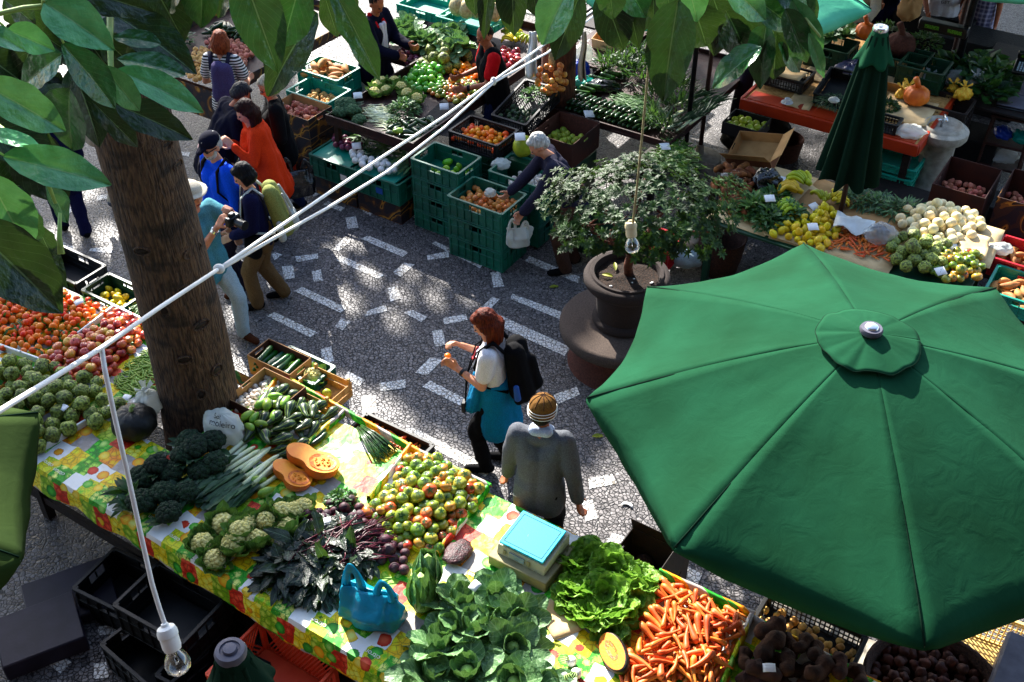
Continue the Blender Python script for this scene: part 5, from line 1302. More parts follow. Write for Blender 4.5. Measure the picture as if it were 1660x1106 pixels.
def front_produce():
    z=T+.008
    heap('mandarin',PR['mandarin'],poly_px([(-40,470),(40,478),(100,470),(188,502),(128,546),(96,560),(64,588),(-40,560)],z),z,.10,190,'small orange mandarin in the big heap at the left of the front table','mandarin','mandarins heaped on the front table','any',seed=2)
    heap('orange',PR['orange'],poly_px([(-40,440),(30,455),(45,480),(20,500),(-40,500)],z),z+.02,.05,14,'larger yellow orange at the far left edge above the mandarins','orange','large oranges at the left edge','any',seed=3)
    heap('apple',PR['apple'],poly_px([(130,548),(190,506),(242,530),(238,555),(195,590),(170,625),(120,625),(75,600),(60,590),(96,566)],z),z,.09,110,'red and yellow apple heaped between the mandarins and the knobbly green fruit','apple','apples heaped on the front table','up',seed=4)
    heap('bean_pod',PR['bean'],poly_px([(176,622),(205,592),(243,556),(262,585),(262,640),(215,650)],z),z,.07,190,'pale green bean pod heaped against the tree trunk','bean','bean pods heaped beside the trunk','flat',seed=5,ang=R(-20),jit=1.2)
    heap('green_bean',PR['green_bean'],poly_px([(208,500),(228,488),(250,505),(240,528)],z),z,.05,45,'dark green bean pod in the small pile behind the apples','bean','green beans behind the apples','flat',seed=6)
    heap('cherimoya',PR['cherimoya'],poly_px([(-40,575),(60,588),(115,612),(168,628),(195,662),(190,685),(150,700),(112,710),(75,745),(40,755),(-40,730)],z),z,.09,85,'knobbly green cherimoya heaped at the left end of the front table','cherimoya','cherimoyas heaped on the front table','any',seed=7,sc=(.78,1.08))
    veg_p=[(222,690)]
    b=MB(); b.ell((0,0,.10),(.17,.17,.13),n=28,m=16,fn=lambda d:1+.03*math.cos(10*math.atan2(d.y,d.x))-.12*math.exp(-(1-abs(d.z))/.05)); p=P(222,700,T)
    t=thing('pumpkin','large dark green mottled pumpkin beside the trunk on the front table','pumpkin',(p.x,p.y,T)); b.obj('rind',MT['pumpkin_dark'],t,smooth=180); b=MB(); b.tube([(0,0,.2),(.01,0,.25),(.03,0,.27)],[.02,.014,.016],8); b.obj('stem',MT['stalk'],t)
    blobbag(240,652,T,(.10,.11,.12),'bag_milky','knotted clear plastic bag leaning on the left side of the tree trunk',2)
    o=blobbag(362,690,T,(.17,.12,.14),'bag_milky','white plastic bag with Moleiro lettering in front of the tree trunk',7,R(-33),knot=False,amp=.16)
    from mathutils.bvhtree import BVHTree
    bv=BVHTree.FromPolygons([v.co for v in o.data.vertices],[tuple(q.vertices) for q in o.data.polygons])
    n=Vector((.50,-.78,.62)).normalized(); X=Vector((0,0,1)).cross(n).normalized(); Y=n.cross(X); c0=Vector((0,0,.12))
    for txt,sz,dx,dy in (('moleiro',.062,.02,.045),('Sol',.05,-.02,.098)):
        tm=text_mesh(txt,sz,'ink_black',0)
        for v in tm.vertices:
            x,y=v.co.x+dx,v.co.y+dy-.12*x if False else v.co.y+dy; hit=bv.ray_cast(c0+n*.6+X*x+Y*(y-.18*(v.co.x)),-n)
            if hit[0] is not None: v.co=hit[0]+n*.003
        link('printed_word',tm,o)
    # broccoli
    for i,(x,y,s,zz) in enumerate(((228,778,1.0,0),(262,806,1.05,0),(303,800,.95,0),(226,820,1.05,0),(285,770,1.0,0),(325,770,1.0,0),(255,760,.95,.05),(318,735,1.1,.07),(345,720,1.0,.06),(295,745,.9,.07),(352,752,1.0,.03),(275,835,.95,0),(312,718,1.0,.05))):
        veg('broccoli',x,y,T+zz,'dark broccoli head in the heap left of the leeks','broccoli',s*1.12,i*1.3,(.2*math.sin(i*2),.2*math.cos(i)),i,'broccoli','broccoli heads on the front table')
    veg('pale_broccoli',250,722,T,'broccoli turned stalk up beside the dark pumpkin','broccoli',.9,1.0,(2.2,.4),1,'broccoli')
    herb(215,800,T,.12,.09,.08,'dark trimmed leaves at the near left of the broccoli','greens',('kale_leaf','herb_leaf'),60,.13,.05,9,'leaf_trimmings',shape='tip')
    # leeks
    b=MB(); b.tube([(-.33,0,.0),(-.29,0,0),(-.1,0,0),(0,0,0)],[.006,.017,.016,.018],9); shank=b.mesh('shank',MT['leek_white'],180)
    def leekleaf(i):
        b=MB(); r=random.Random(i)
        for k in range(5):
            leaf_patch(b,dirM((-.03,0,.004*k),(1,r.uniform(-.22,.22),r.uniform(-.02,.12)),(0,0,1)),.34*r.uniform(.7,1.1),.045,.12,.5,.02,4,8,0,r.uniform(0,9),'flat' if k%2 else 'tip')
        return b.mesh('leaves',MT['leek_leaf'],180)
    lv=[leekleaf(i) for i in range(3)]
    r=random.Random(5)
    p0=P(428,745,T); p1=P(318,826,T); d=(p1-p0); an=math.atan2(d.y,d.x)
    for i in range(17):
        lay=i//9; off=((i%9)-4)*.042+ (0.02 if lay else 0)
        n=Vector((-math.sin(an),math.cos(an),0)); c=p0+d*(.46+r.uniform(-.07,.07))+n*off*1.25
        t=thing('leek','leek with white shank and grey green leaves lying between broccoli and cauliflowers','leek',(c.x,c.y,T+.025+.035*lay),an+r.uniform(-.13,.13),'leeks on the front table')
        link('shank',shank,t); link('leaves',lv[i%3],t)
    # gourds, chayotes
    heap('gourd',PR['gourd'],poly_px([(388,700),(420,655),(452,636),(480,640),(556,672),(520,705),(478,738),(462,752),(405,735)],z),z,.07,42,'dark striped gourd heaped behind the cut squash','gourd','striped gourds on the front table','flat',seed=8,ang=1.0,jit=.9,sc=(.9,1.15),tilt=.35)
    heap('chayote',PR['chayote'],poly_px([(385,712),(405,672),(440,640),(470,660),(455,705),(410,720)],z),z+.06,.05,10,'smooth pale green chayote among the dark gourds','chayote','chayotes among the gourds','flat',seed=9)
    for x,y,zz in ((418,778,.01),(431,797,.01),(432,655,.1)):
        me,_=PR['chayote'][1]; p=P(x,y,T+zz+.03); tag(link('chayote',me,None,p,(.2,0,x)),{418:'green chayote beside the leek ends, the one touching the squash half',431:'green chayote standing just behind the cauliflowers',432:'single green chayote on the cloth by the garlic box'}[x],'chayote')
    heap('gourd',PR['courgette'],poly_px([(520,668),(555,676),(525,715),(490,735),(480,725)],z),z,.03,7,'slim dark courgette at the right end of the gourds','courgette','slim courgettes beside the gourds','flat',seed=11,ang=.9,jit=.3)
    # butternut halves
    def half(px,py,s,rz,label,seed):
        t=thing('squash_half',label,'squash',P(px,py,T),rz); t.scale=(s,s,s)
        out=[]
        for i in range(40):
            a=2*PI*i/40; x=math.cos(a); rr=.075+.03*max(0,-x)-.022*math.exp(-((x-.15)/.3)**2)
            out.append((x*.15, math.sin(a)*rr*1.12))
        b=MB(); n=len(out)
        for j,(k,zz) in enumerate(((.35,.0),(.75,.012),(.95,.04),(1.0,.075),(.99,.082))): 
            for x,y in out: b.v.append((x*k,y*k,zz))
        for j in range(4):
            for i in range(n): b.f.append((j*n+i,j*n+(i+1)%n,(j+1)*n+(i+1)%n,(j+1)*n+i)); b.m.append(0)
        b.f.append(tuple(range(n-1,-1,-1))); b.m.append(0)
        b.obj('rind',MT['pumpkin_orange'],t,smooth=60)
        b=MB(); b.add([(x*.985,y*.985,.0835+.001*nz(x*30,y*30,0)) for x,y in out],[tuple(range(n))]); b.obj('flesh',MT['squash_flesh'],t,smooth=0)
        b=MB(); b.grid(lambda u,v:Vector((-.065+.070*math.cos(u*2*PI)*v,.066*math.sin(u*2*PI)*v,.0865-.012*(1-v)+.004*nz(u*9,v*7,seed))),22,6); b.obj('pulp',MT['squash_pulp'],t,smooth=180)
        r=random.Random(seed); b=MB()
        for i in range(16):
            a=r.uniform(0,6.28); q=r.random()**.5*.045; b.ell((-.065+q*math.cos(a),q*math.sin(a)*.8,.088),(.008,.005,.003),Matrix.Rotation(r.uniform(0,3),3,'Z'),8,5)
        b.obj('seeds',MT['squash_flesh'],t,smooth=180)
        t.rotation_euler=(R(14),R(-6),rz)
        return t
    half(503,762,1.45,R(150),'large cut half of orange squash facing up beside the empty cloth square',3)
    half(470,782,1.15,R(140),'smaller cut piece of orange squash tucked behind the large half',5)
    # long beans
    b=MB(); r=random.Random(3)
    for i in range(46):
        q=r.uniform(-.06,.06); a0=r.uniform(.0,.1); L=r.uniform(.7,1)
        b.tube([(-.20+.02*r.random(),q*.4,.02+a0*.3),(-.05,q*1.1,.035+a0*.3),(.10*L,q*1.4+.02*math.sin(i),.03+a0*.2),(.2*L,q*1.6+.04*math.sin(i*2),.012)],[.004,.0055,.005,.003],5)
    p=P(606,722,T); o=b.obj('bean_bundle',MT['courgette_skin'],None,(p.x,p.y,T+.006),(0,0,R(-52)),smooth=180); tag(o,'bundle of long dark green stems on the empty cloth square','beans')
    # cauliflowers
    for i,(x,y,s,zz) in enumerate(((343,905,1.0,0),(325,882,1.1,0),(378,888,1.25,0),(358,848,1.15,.0),(404,853,1.1,.0),(416,882,1.15,0),(444,872,1.0,0),(452,832,1.05,.02),(475,830,1.0,0),(428,838,.9,.05),(494,822,.95,0),(468,858,1.0,0),(386,862,1.0,.06))):
        veg('cauliflower',x,y,T+zz,'cream cauliflower in pale green leaves near the front edge of the cloth','cauliflower',s*1.08,i*2.1,(.15+.3*math.sin(i*3),.35*math.cos(i*2)),i,'cauliflower','cauliflowers on the front table')
    # beetroot: roots, stems, dark leaves
    heap('beetroot',PR['beet'],poly_px([(488,852),(515,826),(560,812),(600,830),(606,850),(640,870),(660,905),(655,935),(630,930),(590,880),(540,850),(505,868)],z),z,.08,44,'dark purple beetroot in front of the tomatoes','beetroot','beetroots on the front table','any',seed=12,sc=(.75,1.05))
    b=MB(); r=random.Random(9)
    p0=P(560,838,T+.12); 
    for i in range(80):
        a=P(r.uniform(520,650),r.uniform(830,905),T+.10+r.uniform(-.03,.04)); e=P(r.uniform(450,580),r.uniform(875,930),T+.06+r.uniform(0,.05)); m=(a+e)/2+Vector((r.uniform(-.03,.03),0,r.uniform(.01,.05)))
        b.tube([a,m,e],[.0035,.004,.003],5)
    o=b.obj('beet_bunch',MT['beet_stem'],None,smooth=180); tag(o,'tangle of dark red beet stems between roots and leaves','stems')
    k=0
    for x,y,s in ((478,900,1),(520,890,1.05),(560,885,1.0),(500,925,1.1),(545,920,1.1),(470,930,.95),(580,905,.9),(520,945,.9)):
        k+=1; p=P(x,y,T)
        o=link('beet_greens',bunch_mesh('foliage',('beet_leaf',),62,.14*s,.11*s,.13,.17,.075,k,'oval',.25,.09,4,6),None,(p.x,p.y,T+.0),(0,0,k)); tag(o,'bunch of dark crinkled beet leaves spread over the near half of the table','beet leaves','beet greens on the front table')
    herb(552,808,T,.10,.09,.12,'small dark parsley bunch between beetroots and cut squash','parsley',('herb_leaf',),260,.035,.018,21)
    heap('tomato',PR['tomato'],poly_px([(594,842),(664,742),(700,742),(780,795),(772,822),(712,896),(690,900),(632,882)],z),z,.10,150,'green to red ripening tomato in the central heap of the front table','tomato','ripening tomatoes on the front table','up',seed=13,sc=(.85,1.25))
    # teal bag
    p=P(604,1000,T); bag(0,0,T,.40,.24,.36,'bag_teal','large teal plastic carrier bag standing at the near edge of the front table',4,GA+R(12),True,at=(p.x,p.y,T+.008),slump=.3,fold=.03)
    # pointed cabbages, collards
    for (x,y,i,l) in ((692,932,2,'dark pointed cabbage leaning upright behind the teal bag'),(684,968,1,'pale pointed cabbage lying right beside the teal bag')):
        veg('pointed_cabbage',x,y+10,T+.03,l,'cabbage',1.05,R(20),(-.5 if i==1 else -.3,.15,),i,'pointed_cabbage')
    for i,(x,y,s) in enumerate(((742,972,1.0),(805,962,1.0),(840,990,.9),(712,1045,1.0),(770,1015,1.1),(828,1035,1.0),(690,1085,1.0),(760,1082,1.1),(838,1095,1.05),(800,1000,.9),(888,1112,.9),(735,1010,.9))):
        veg('collard',x,y+8,T+.0,'dark green loose leaved cabbage in the heap at the bottom centre','cabbage',s*.95,i*1.9,(-.3+.25*math.sin(i*2),.25*math.cos(i*3)),i,'leafy_cabbage','loose leaved cabbages on the front table')
    b=MB()
    b.ell((0,0,0),(.13,.085,.03),n=20,m=10,fn=lambda d:1+.25*nz(d.x*2,d.y*2,3)); p=P(742,895,T+.03)
    o=b.obj('spice_bag',MT['dried_chilli'],None,p,(0,.1,R(60)),smooth=180); tag(o,'flat net bag of dark dried chillies beside the weighing scale','bag')
    # scale
    M=GA
    c=P(862,893,T+.1); sb=thing('scale_stand','low weathered wooden box under the weighing scale','box',(c.x,c.y,T),M)
    b=MB(); b.box((0,0,.055),(.45,.38,.09)); b.obj('box_body',MT['scale_box'],sb,bevel=.006); 
    s=thing('weighing_scale','cream shop scale with bright cyan lid on the front table','scale',(c.x+.01,c.y+.02,T+.101),M)
    b=MB(); b.prism([(-.165,0),(.165,0),(.165,.085),(-.165,.12)],.32,Matrix.Translation((.0,.16,0)) @ Matrix.Rotation(PI/2,4,'X')); b.v=[(q[0],q[1],q[2]) for q in b.v]
    b=MB()
    w=.185; d0=.165
    b.add([(-w,-d0,0),(w,-d0,0),(w,d0,0),(-w,d0,0),(-w,-d0+.02,.075),(w,-d0+.02,.075),(w,d0,.105),(-w,d0,.105)],[(3,2,1,0),(4,5,6,7),(0,1,5,4),(1,2,6,5),(2,3,7,6),(3,0,4,7)])
    b.obj('housing',MT['scale_body'],s,bevel=.008,seg=2)
    b=MB(); b.add([(-.10,-d0+.0015,.018),(.02,-d0+.0015,.018),(.02,-d0+.012,.06),(-.10,-d0+.012,.06)],[(0,1,2,3)])
    b=MB(); b.box((-.03,-d0+.004,.04),(.12,.006,.035),Matrix.Rotation(R(-15),3,'X')); b.obj('display',MT['screen_lcd'],s); b=MB(); b.box((.06,-d0+.004,.04),(.022,.006,.04),Matrix.Rotation(R(-15),3,'X')); b.box((-.125,-d0+.004,.04),(.018,.006,.03),Matrix.Rotation(R(-15),3,'X')); b.obj('buttons',MT['scale_box'],s)
    m,nt,bb=newmat('cyan_lid'); tc=N(nt,'ShaderNodeTexCoord'); no=N(nt,'ShaderNodeTexNoise',Scale=9.0,Detail=6,Distortion=1.5); nt.links.new(tc.outputs['Object'],no.inputs['Vector'])
    f=ramp(nt,no.outputs['Fac'],[(.485,(0,0,0,1)),(.495,(1,1,1,1)),(.505,(1,1,1,1)),(.512,(0,0,0,1))]); nt.links.new(mixc(nt,mathn(nt,'MULTIPLY',f,.7),hexc('#0cc0dc'),hexc('#0b3a46')),bb.inputs['Base Color']); bb.inputs['Roughness'].default_value=.6
    b=MB(); b.box((-.005,.0,.112),(.34,.30,.018),Matrix.Rotation(R(5),3,'X')); b.obj('lid',MT['cyan_lid'],s,bevel=.004)
    b=MB(); b.box((-.005,.0,.1215),(.29,.004,.002)); 
    for yy in (-.125,.125): b.box((-.005,yy,.1225+yy*.0875),(.29,.003,.0012),Matrix.Rotation(R(5),3,'X'))
    for xx in (-.15,.14): b.box((xx,0,.1225),(.003,.25,.0012),Matrix.Rotation(R(5),3,'X'))
    b.v=b.v[8:]; b.f=[tuple(i-8 for i in q) for q in b.f[6:]]; b.m=b.m[6:]
    b.obj('printed_frame',MT['ink_black'],s,smooth=0)
    b=MB()
    for q in range(4): b.tube([(-.1+.06*q*.6,.06-.035*q,.1235-.003*q),(-.06+.06*q*.6,.04-.04*q,.1225-.0035*q),(-.03+.05*q,-.02-.03*q*.6,.119-.003*q)],[.001,.0045,.001],5,flat=.4)
    b.obj('scuff',MT['scale_body'],s)
    # lettuces
    for i,(x,y,s_,zz) in enumerate(((928,905,1,0),(958,895,1,.03),(992,915,1.05,.04),(1035,930,1.0,.02),(940,945,1.0,0),(985,950,1.05,.05),(1030,955,.9,.03),(960,985,1.0,0),(1005,985,.95,.02),(990,1010,.85,0),(925,960,.8,0),(1052,940,.8,0))):
        veg('lettuce',x,y+6,T+zz,'frilly bright green lettuce in the heap right of the weighing scale','lettuce',s_*.88,i*1.7,(-.35+.2*math.sin(i*2),.3*math.cos(i*3)),i,'lettuce','lettuces on the front table')
    # cut papaya-like squash
    t=thing('squash_half','long cut squash with dark green rind and orange flesh at the corner of the carrots','squash',P(1003,1066,T),R(108))
    b=MB(); b.ell((0,0,.06),(.17,.085,.06),n=24,m=14); b.v=[(q[0],q[1],min(q[2],.085)) for q in b.v]; b.obj('rind',MT['pumpkin_dark'],t,smooth=60)
    pl=[(.148*math.cos(a*PI/16),.074*math.sin(a*PI/16)) for a in range(32)]; b=MB(); b.add([(x,y,.0865) for x,y in pl],[tuple(range(32))]); b.obj('flesh',MT['squash_flesh'],t,smooth=0)
    b=MB(); b.grid(lambda u,v:Vector((.01+.085*math.cos(u*2*PI)*v,.032*math.sin(u*2*PI)*v,.0885-.004*(1-v)+.003*nz(u*9,v*7,5))),20,6); b.obj('pulp',MT['squash_pulp'],t,smooth=180); t.rotation_euler=(R(-32),R(8),R(108))
    for i,(x,y) in enumerate(((926,1072),(934,1092),(915,1095))):
        me,_=PR['turnip'][i%2]; p=P(x,y,T+.035); t=thing('turnip',('turnip with pinkish top on the cloth left of the cut squash','lower white turnip at the bottom edge of the front table','turnip with short stalks lying furthest left of its group')[i],'turnip',p,i); link('root',me,t,(0,0,0),(.4,.5,0),(.85,.85,.85)); b=MB()
        for k in range(4): b.tube([(0,0,.02),(-.03,.012*k-.02,.04),(-.085,.02*k-.03,.02)],[.004,.004,.002],5)
        b.obj('stalks',MT['stalk'],t,smooth=180)
    heap('carrot',PR['carrot'],poly_px([(1012,1075),(1030,1030),(1042,1000),(1058,965),(1072,938),(1212,1004),(1172,1125),(1000,1125)],z),z,.09,210,'orange carrot in the big tray at the right of the front table','carrot','carrots heaped on the front table','flat',seed=14,tilt=.5,sc=(.8,1.3),wall=.2)
    heap('yam',PR['yam'],poly_px([(1180,1125),(1222,1012),(1262,1010),(1400,1098),(1410,1125)],z),z,.12,40,'dark brown hairy yam heaped at the bottom right of the front table','yam','dark yams on the front table','flat',seed=15,tilt=.5,sc=(.7,1.05))
    for (x,y,zz,rz,l) in ((1247,1083,.17,.2,'blank price card stuck among the dark yams'),(455,636,.06,-.5,'blank price card at the back of the gourds'),(692,775,.14,.2,'blank curled price card on the tomatoes'),(528,846,.13,.5,'blank price card on the beetroots'),(103,661,.12,-.3,'blank price card on the knobbly green fruit'),(287,720,.08,.6,'blank price card beside the dark broccoli'),(770,950,.15,1.2,'blank price card among the loose leaved cabbages'),(205,645,.03,-.1,'blank price card below the pale bean pods'),(128,490,.12,.9,'blank price card standing in the mandarins'),(875,985,.01,-.3,'crumpled white paper on the cloth below the scale')):
        price_card(x,y,T+zz,l,rz=rz+GA*.5)
    sheet(770,815,T+.006,.01,.01,'paper','','','x') if False else None
    sheet(905,1000,T+.012,.20,.30,'cardboard_pale','flat grey board on the cloth between cabbages and lettuces','board','board',GA+R(57),.004)
    # behind the table
    def beyond(u,v,ztop,w,d,h,mat,label,style='slot',card=None,stand=True,**k):
        p=UV2(u,v,0)
        o=crate(0,0,ztop,w,d,h,mat,label,style,at=(p.x,p.y,0)) if card is None else cardbox(0,0,ztop,w,d,h,card[0],card[1],label,at=(p.x,p.y,0),**k)
        return o
    o=beyond(-7.22,4.70,.90,.50,.30,.16,'crate_dark_green','dark green crate of lemons behind the mandarins')
    heap('lemon',PR['lemon'],inner(o,.50,.30),.75,.06,26,'yellow green lemon in the crate behind the mandarins','lemon','lemons in the dark green crate','any',seed=16)
    beyond(-7.95,4.78,.86,.62,.34,.20,'crate_black','empty black crate behind the mandarins at the left edge')
    o=beyond(-5.36,4.78,.93,.46,.26,.2,None,'cardboard box of cucumbers right of the tree trunk',card=('cardboard','cardboard_dark'))
    heap('cucumber',PR['cucumber'],inner(o,.46,.26,.0),.78,.10,14,'large dark cucumber in the box right of the tree trunk','cucumber','cucumbers in a box','flat',seed=17,ang=1.0,jit=.12,wall=.1)
    o=beyond(-5.13,4.38,.95,.44,.44,.12,None,'open cardboard box of garlic right of the tree trunk',card=('box_red_brown','cardboard'))
    heap('garlic_bulb',PR['garlic'],inner(o,.44,.44,.0),.84,.06,95,'papery garlic bulb in the open cardboard box','garlic','garlic bulbs in the box by the trunk','up',seed=18)
    o=beyond(-5.20,4.86,.86,.48,.26,.2,'crate_green','green crate of celery and pale cabbage behind the garlic box')
    q=UV2(-5.06,4.83,0); veg('cauliflower',0,0,.76,'pale green cabbage in the green crate behind the garlic','cabbage',1.15,.5,(0,0),2,'pale_cabbage',at=(q.x,q.y,.76)); q=UV2(-5.2,4.80,0); veg('lettuce',0,0,.76,'pale celery heart lying in the green crate','celery',.7,.5,(.4,0),2,'celery',at=(q.x,q.y,.76))
    q=UV2(-5.3,4.9,.86); o=link('celery_leaves',bunch_mesh('foliage',('lettuce_leaf','herb_leaf'),120,.09,.06,.1,.05,.025,31),None,(q.x,q.y,.76)); tag(o,'leafy celery tops in the green crate behind the garlic','celery')
    # wooden crate
    q=UV2(-4.88,4.74,0); w=thing('wooden_crate','small slatted wooden crate with two fruits behind the gourds','crate',(q.x,q.y,.74),GA)
    b=MB(); b.box((0,0,.004),(.36,.29,.008)); b.obj('crate_floor',MT['wood_raw'],w)
    b=MB()
    for s in (-1,1):
        for zz in (.04,.115): b.box((0,s*.145,zz),(.37,.006,.062)); b.box((s*.185,0,zz),(.006,.284,.062))
    b.obj('slats',MT['wood_raw'],w,bevel=.001)
    for sx in (-1,1):
        for sy in (-1,1):
            b=MB(); b.box((sx*.170,sy*.130,.095),(.024,.024,.19)); b.obj('corner_post',MT['wood_raw'],w,bevel=.002)
    for i,(dx,dy) in enumerate(((.02,.02),(-.03,-.04))):
        pr=PR['orange' if i else 'guava'][0][0]; v=w.location+Matrix.Rotation(GA,3,'Z')@Vector((dx,dy,.045)); tag(link('orange' if i else 'green_fruit',pr,None,v,(1,i,0)),('green fruit at the bottom of the small wooden crate','orange at the bottom of the small wooden crate')[i],('fruit','orange')[i])
    o=beyond(-4.17,4.68,.72,.66,.26,.09,'crate_black','shallow black tray of small carrots behind the tablecloth edge')
    heap('small_carrot',PR['small_carrot'],inner(o,.66,.26,.0),.645,.05,70,'small carrot in the shallow black tray behind the front table','small carrot','small carrots in the black tray','flat',seed=19,sc=(.85,1.2))
    p=P(1052,912,.55); o=cardbox(0,0,.62,.46,.34,.30,'wood_dark','wood_dark','open dark cardboard box behind the lettuces',at=(p.x,p.y,0),flaps={1:-.5,2:-.3})
    heap('coconut',p_round('coconut','coconut_husk',.075,1.1,bumpy=.1,k=2),rect(p,.42,.30),.34,.1,6,'dark hairy coconut in the open box behind the lettuces','coconut','coconuts in the dark box','any',seed=20)
    o=beyond(-.78,4.66,.80,.66,.36,.16,'crate_black','black crate of yellow potatoes beyond the dark yams',style='mesh')
    heap('potato',PR['potato'],inner(o,.66,.36,.0),.66,.07,60,'yellow potato in the black mesh crate at the bottom right','potato','yellow potatoes in the black mesh crate','any',seed=21,sc=(.7,1.0))
    # wicker basket with dark potatoes
    c=P(1512,1118,.60); t=thing('wicker_basket','round dark wicker basket full of potatoes at the bottom right','basket',(c.x,c.y,0))
    b=MB(); b.lathe([(.30,.0),(.36,.3),(.41,.6),(.43,.62),(.41,.635),(.385,.61),(.34,.3),(.28,.02),(.0001,.02)],48,fn=lambda p,q,i:Vector((p.x*(1+.012*math.sin(q*24+i*PI)),p.y*(1+.012*math.sin(q*24+i*PI)),p.z))); b.obj('wicker',MT['wicker'],t,smooth=180)
    b=MB(); b.tube([(.42*math.cos(a*PI/20),.42*math.sin(a*PI/20),.63) for a in range(41)],.018,8,caps=False); b.obj('rim',MT['wicker'],t,smooth=180)
    heap('dark_potato',PR['dark_potato'],[Vector((c.x+.385*math.cos(a*PI/10),c.y+.385*math.sin(a*PI/10),0)) for a in range(20)],.53,.12,110,'dark reddish potato in the round wicker basket','dark potato','dark potatoes in the wicker basket','any',seed=22,wall=.35)
    p=P(1612,1062,.35); crate(0,0,.5,.66,.44,.3,'crate_yellow','pale yellow lattice crate beside the wicker basket','mesh',at=(p.x,p.y,0),rz=GA+R(6))
    p=P(1668,1085,.8); b=MB(); b.box((0,0,.4),(.36,.5,.8)); o=b.obj('storage_bin',MT['grey_plastic'],None,(p.x,p.y,0),(0,0,GA),bevel=.02); tag(o,'grey plastic bin cut by the right edge at the bottom','bin')
    # seller's side (near, in shadow)
    o=crate(0,0,.56,.66,.50,.30,'crate_red','orange red lattice basket standing below the near edge of the table','lattice',at=UV2(-3.60,2.70,0))
    b=MB(); b.box((0,0,.13),(.5,.36,.25)); o=b.obj('wooden_stool',MT['wood_dark'],None,UV2(-3.6,2.7,0),(0,0,GA),bevel=.01); tag(o,'low dark stool under the orange red basket','stool')
    for i,(x,y,zt,w,d,rz,l) in enumerate(((62,1018,.16,.56,.46,28,'flat violet grey box nearest the bottom left corner'),(112,962,.10,.62,.5,28,'violet grey box behind the nearest one, under the left parasol'))):
        p=P(x,y,zt); b=MB(); b.box((0,0,zt/2),(w,d,zt)); o=b.obj('storage_box',MT['slate_violet'],None,(p.x,p.y,0),(0,0,R(rz)),bevel=.01); tag(o,l,'box')
    for i,(x,y,zt,rz,l) in enumerate(((205,945,.30,.1,'black crate added to darken the near table edge, the one behind the violet boxes'),(300,985,.30,.1,'black crate added to darken the near table edge, in the middle of the row'),(250,1050,.30,-.1,'black crate added to darken under the table, nearest the hanging bulb'),(345,1085,.30,.1,'black crate added to darken the ground left of the orange red basket'),(275,975,.58,.05,'black crate added for darkness, stacked on the middle one under the table'))):
        crate(x,y,zt,.62,.42,.28,'crate_black',l,'slot',GA+rz,'black crates added to darken the ground under the front table')  # black crates added to deepen the dark below the near table edge
    for i,(u,v,l) in enumerate(((-5.0,3.3,'dark cardboard carton stored under the table below the broccoli'),(-4.2,3.4,'dark cardboard carton stored under the table below the cauliflowers'))):
        p=UV2(u,v,0); b=MB(); b.box((0,0,.17),(.5,.36,.34)); o=b.obj('carton',MT['cardboard_dark'],None,p,(0,0,GA),bevel=.005); tag(o,l,'box')
def slab_stall(name,label,u0,u1,v0,v1,z,top='wood_brown',rim=.08,legs=True,rimmat=None,cat='stall'):
    t=thing(name,label,cat,UV2((u0+u1)/2,(v0+v1)/2,0),GA)
    w,d=u1-u0,v1-v0
    b=MB(); b.box((0,0,z-.02),(w,d,.03)); b.obj('tabletop',MT[top],t,bevel=.004)
    if rim:
        for x,y,sx,sy in ((0,-d/2+.01,w+.02,.022),(0,d/2-.01,w+.02,.022),(-w/2+.01,0,.022,d-.026),(w/2-.01,0,.022,d-.026)):
            b=MB(); b.box((x,y,z+rim/2-.004),(sx,sy,rim)); b.obj('side_board',MT[rimmat or top],t,bevel=.003)
    if legs:
        for x in (-w/2+.08,w/2-.08):
            for y in (-d/2+.08,d/2-.08):
                b=MB(); b.box((x,y,(z-.036)/2),(.06,.06,z-.036)); b.obj('leg',MT[top],t)
    return t
def at(u,v): return UV2(u,v,0)
def ucrate(u,v,ztop,h,mat,label,w=.60,d=.40,style='slot',rz=GA,group=None,**k): return crate(0,0,ztop,w,d,h,mat,label,style,rz,group,at=at(u,v),**k)
def ubox(u,v,ztop,w,d,h,a,b_,label,**k): return cardbox(0,0,ztop,w,d,h,a,b_,label,at=at(u,v),**k)

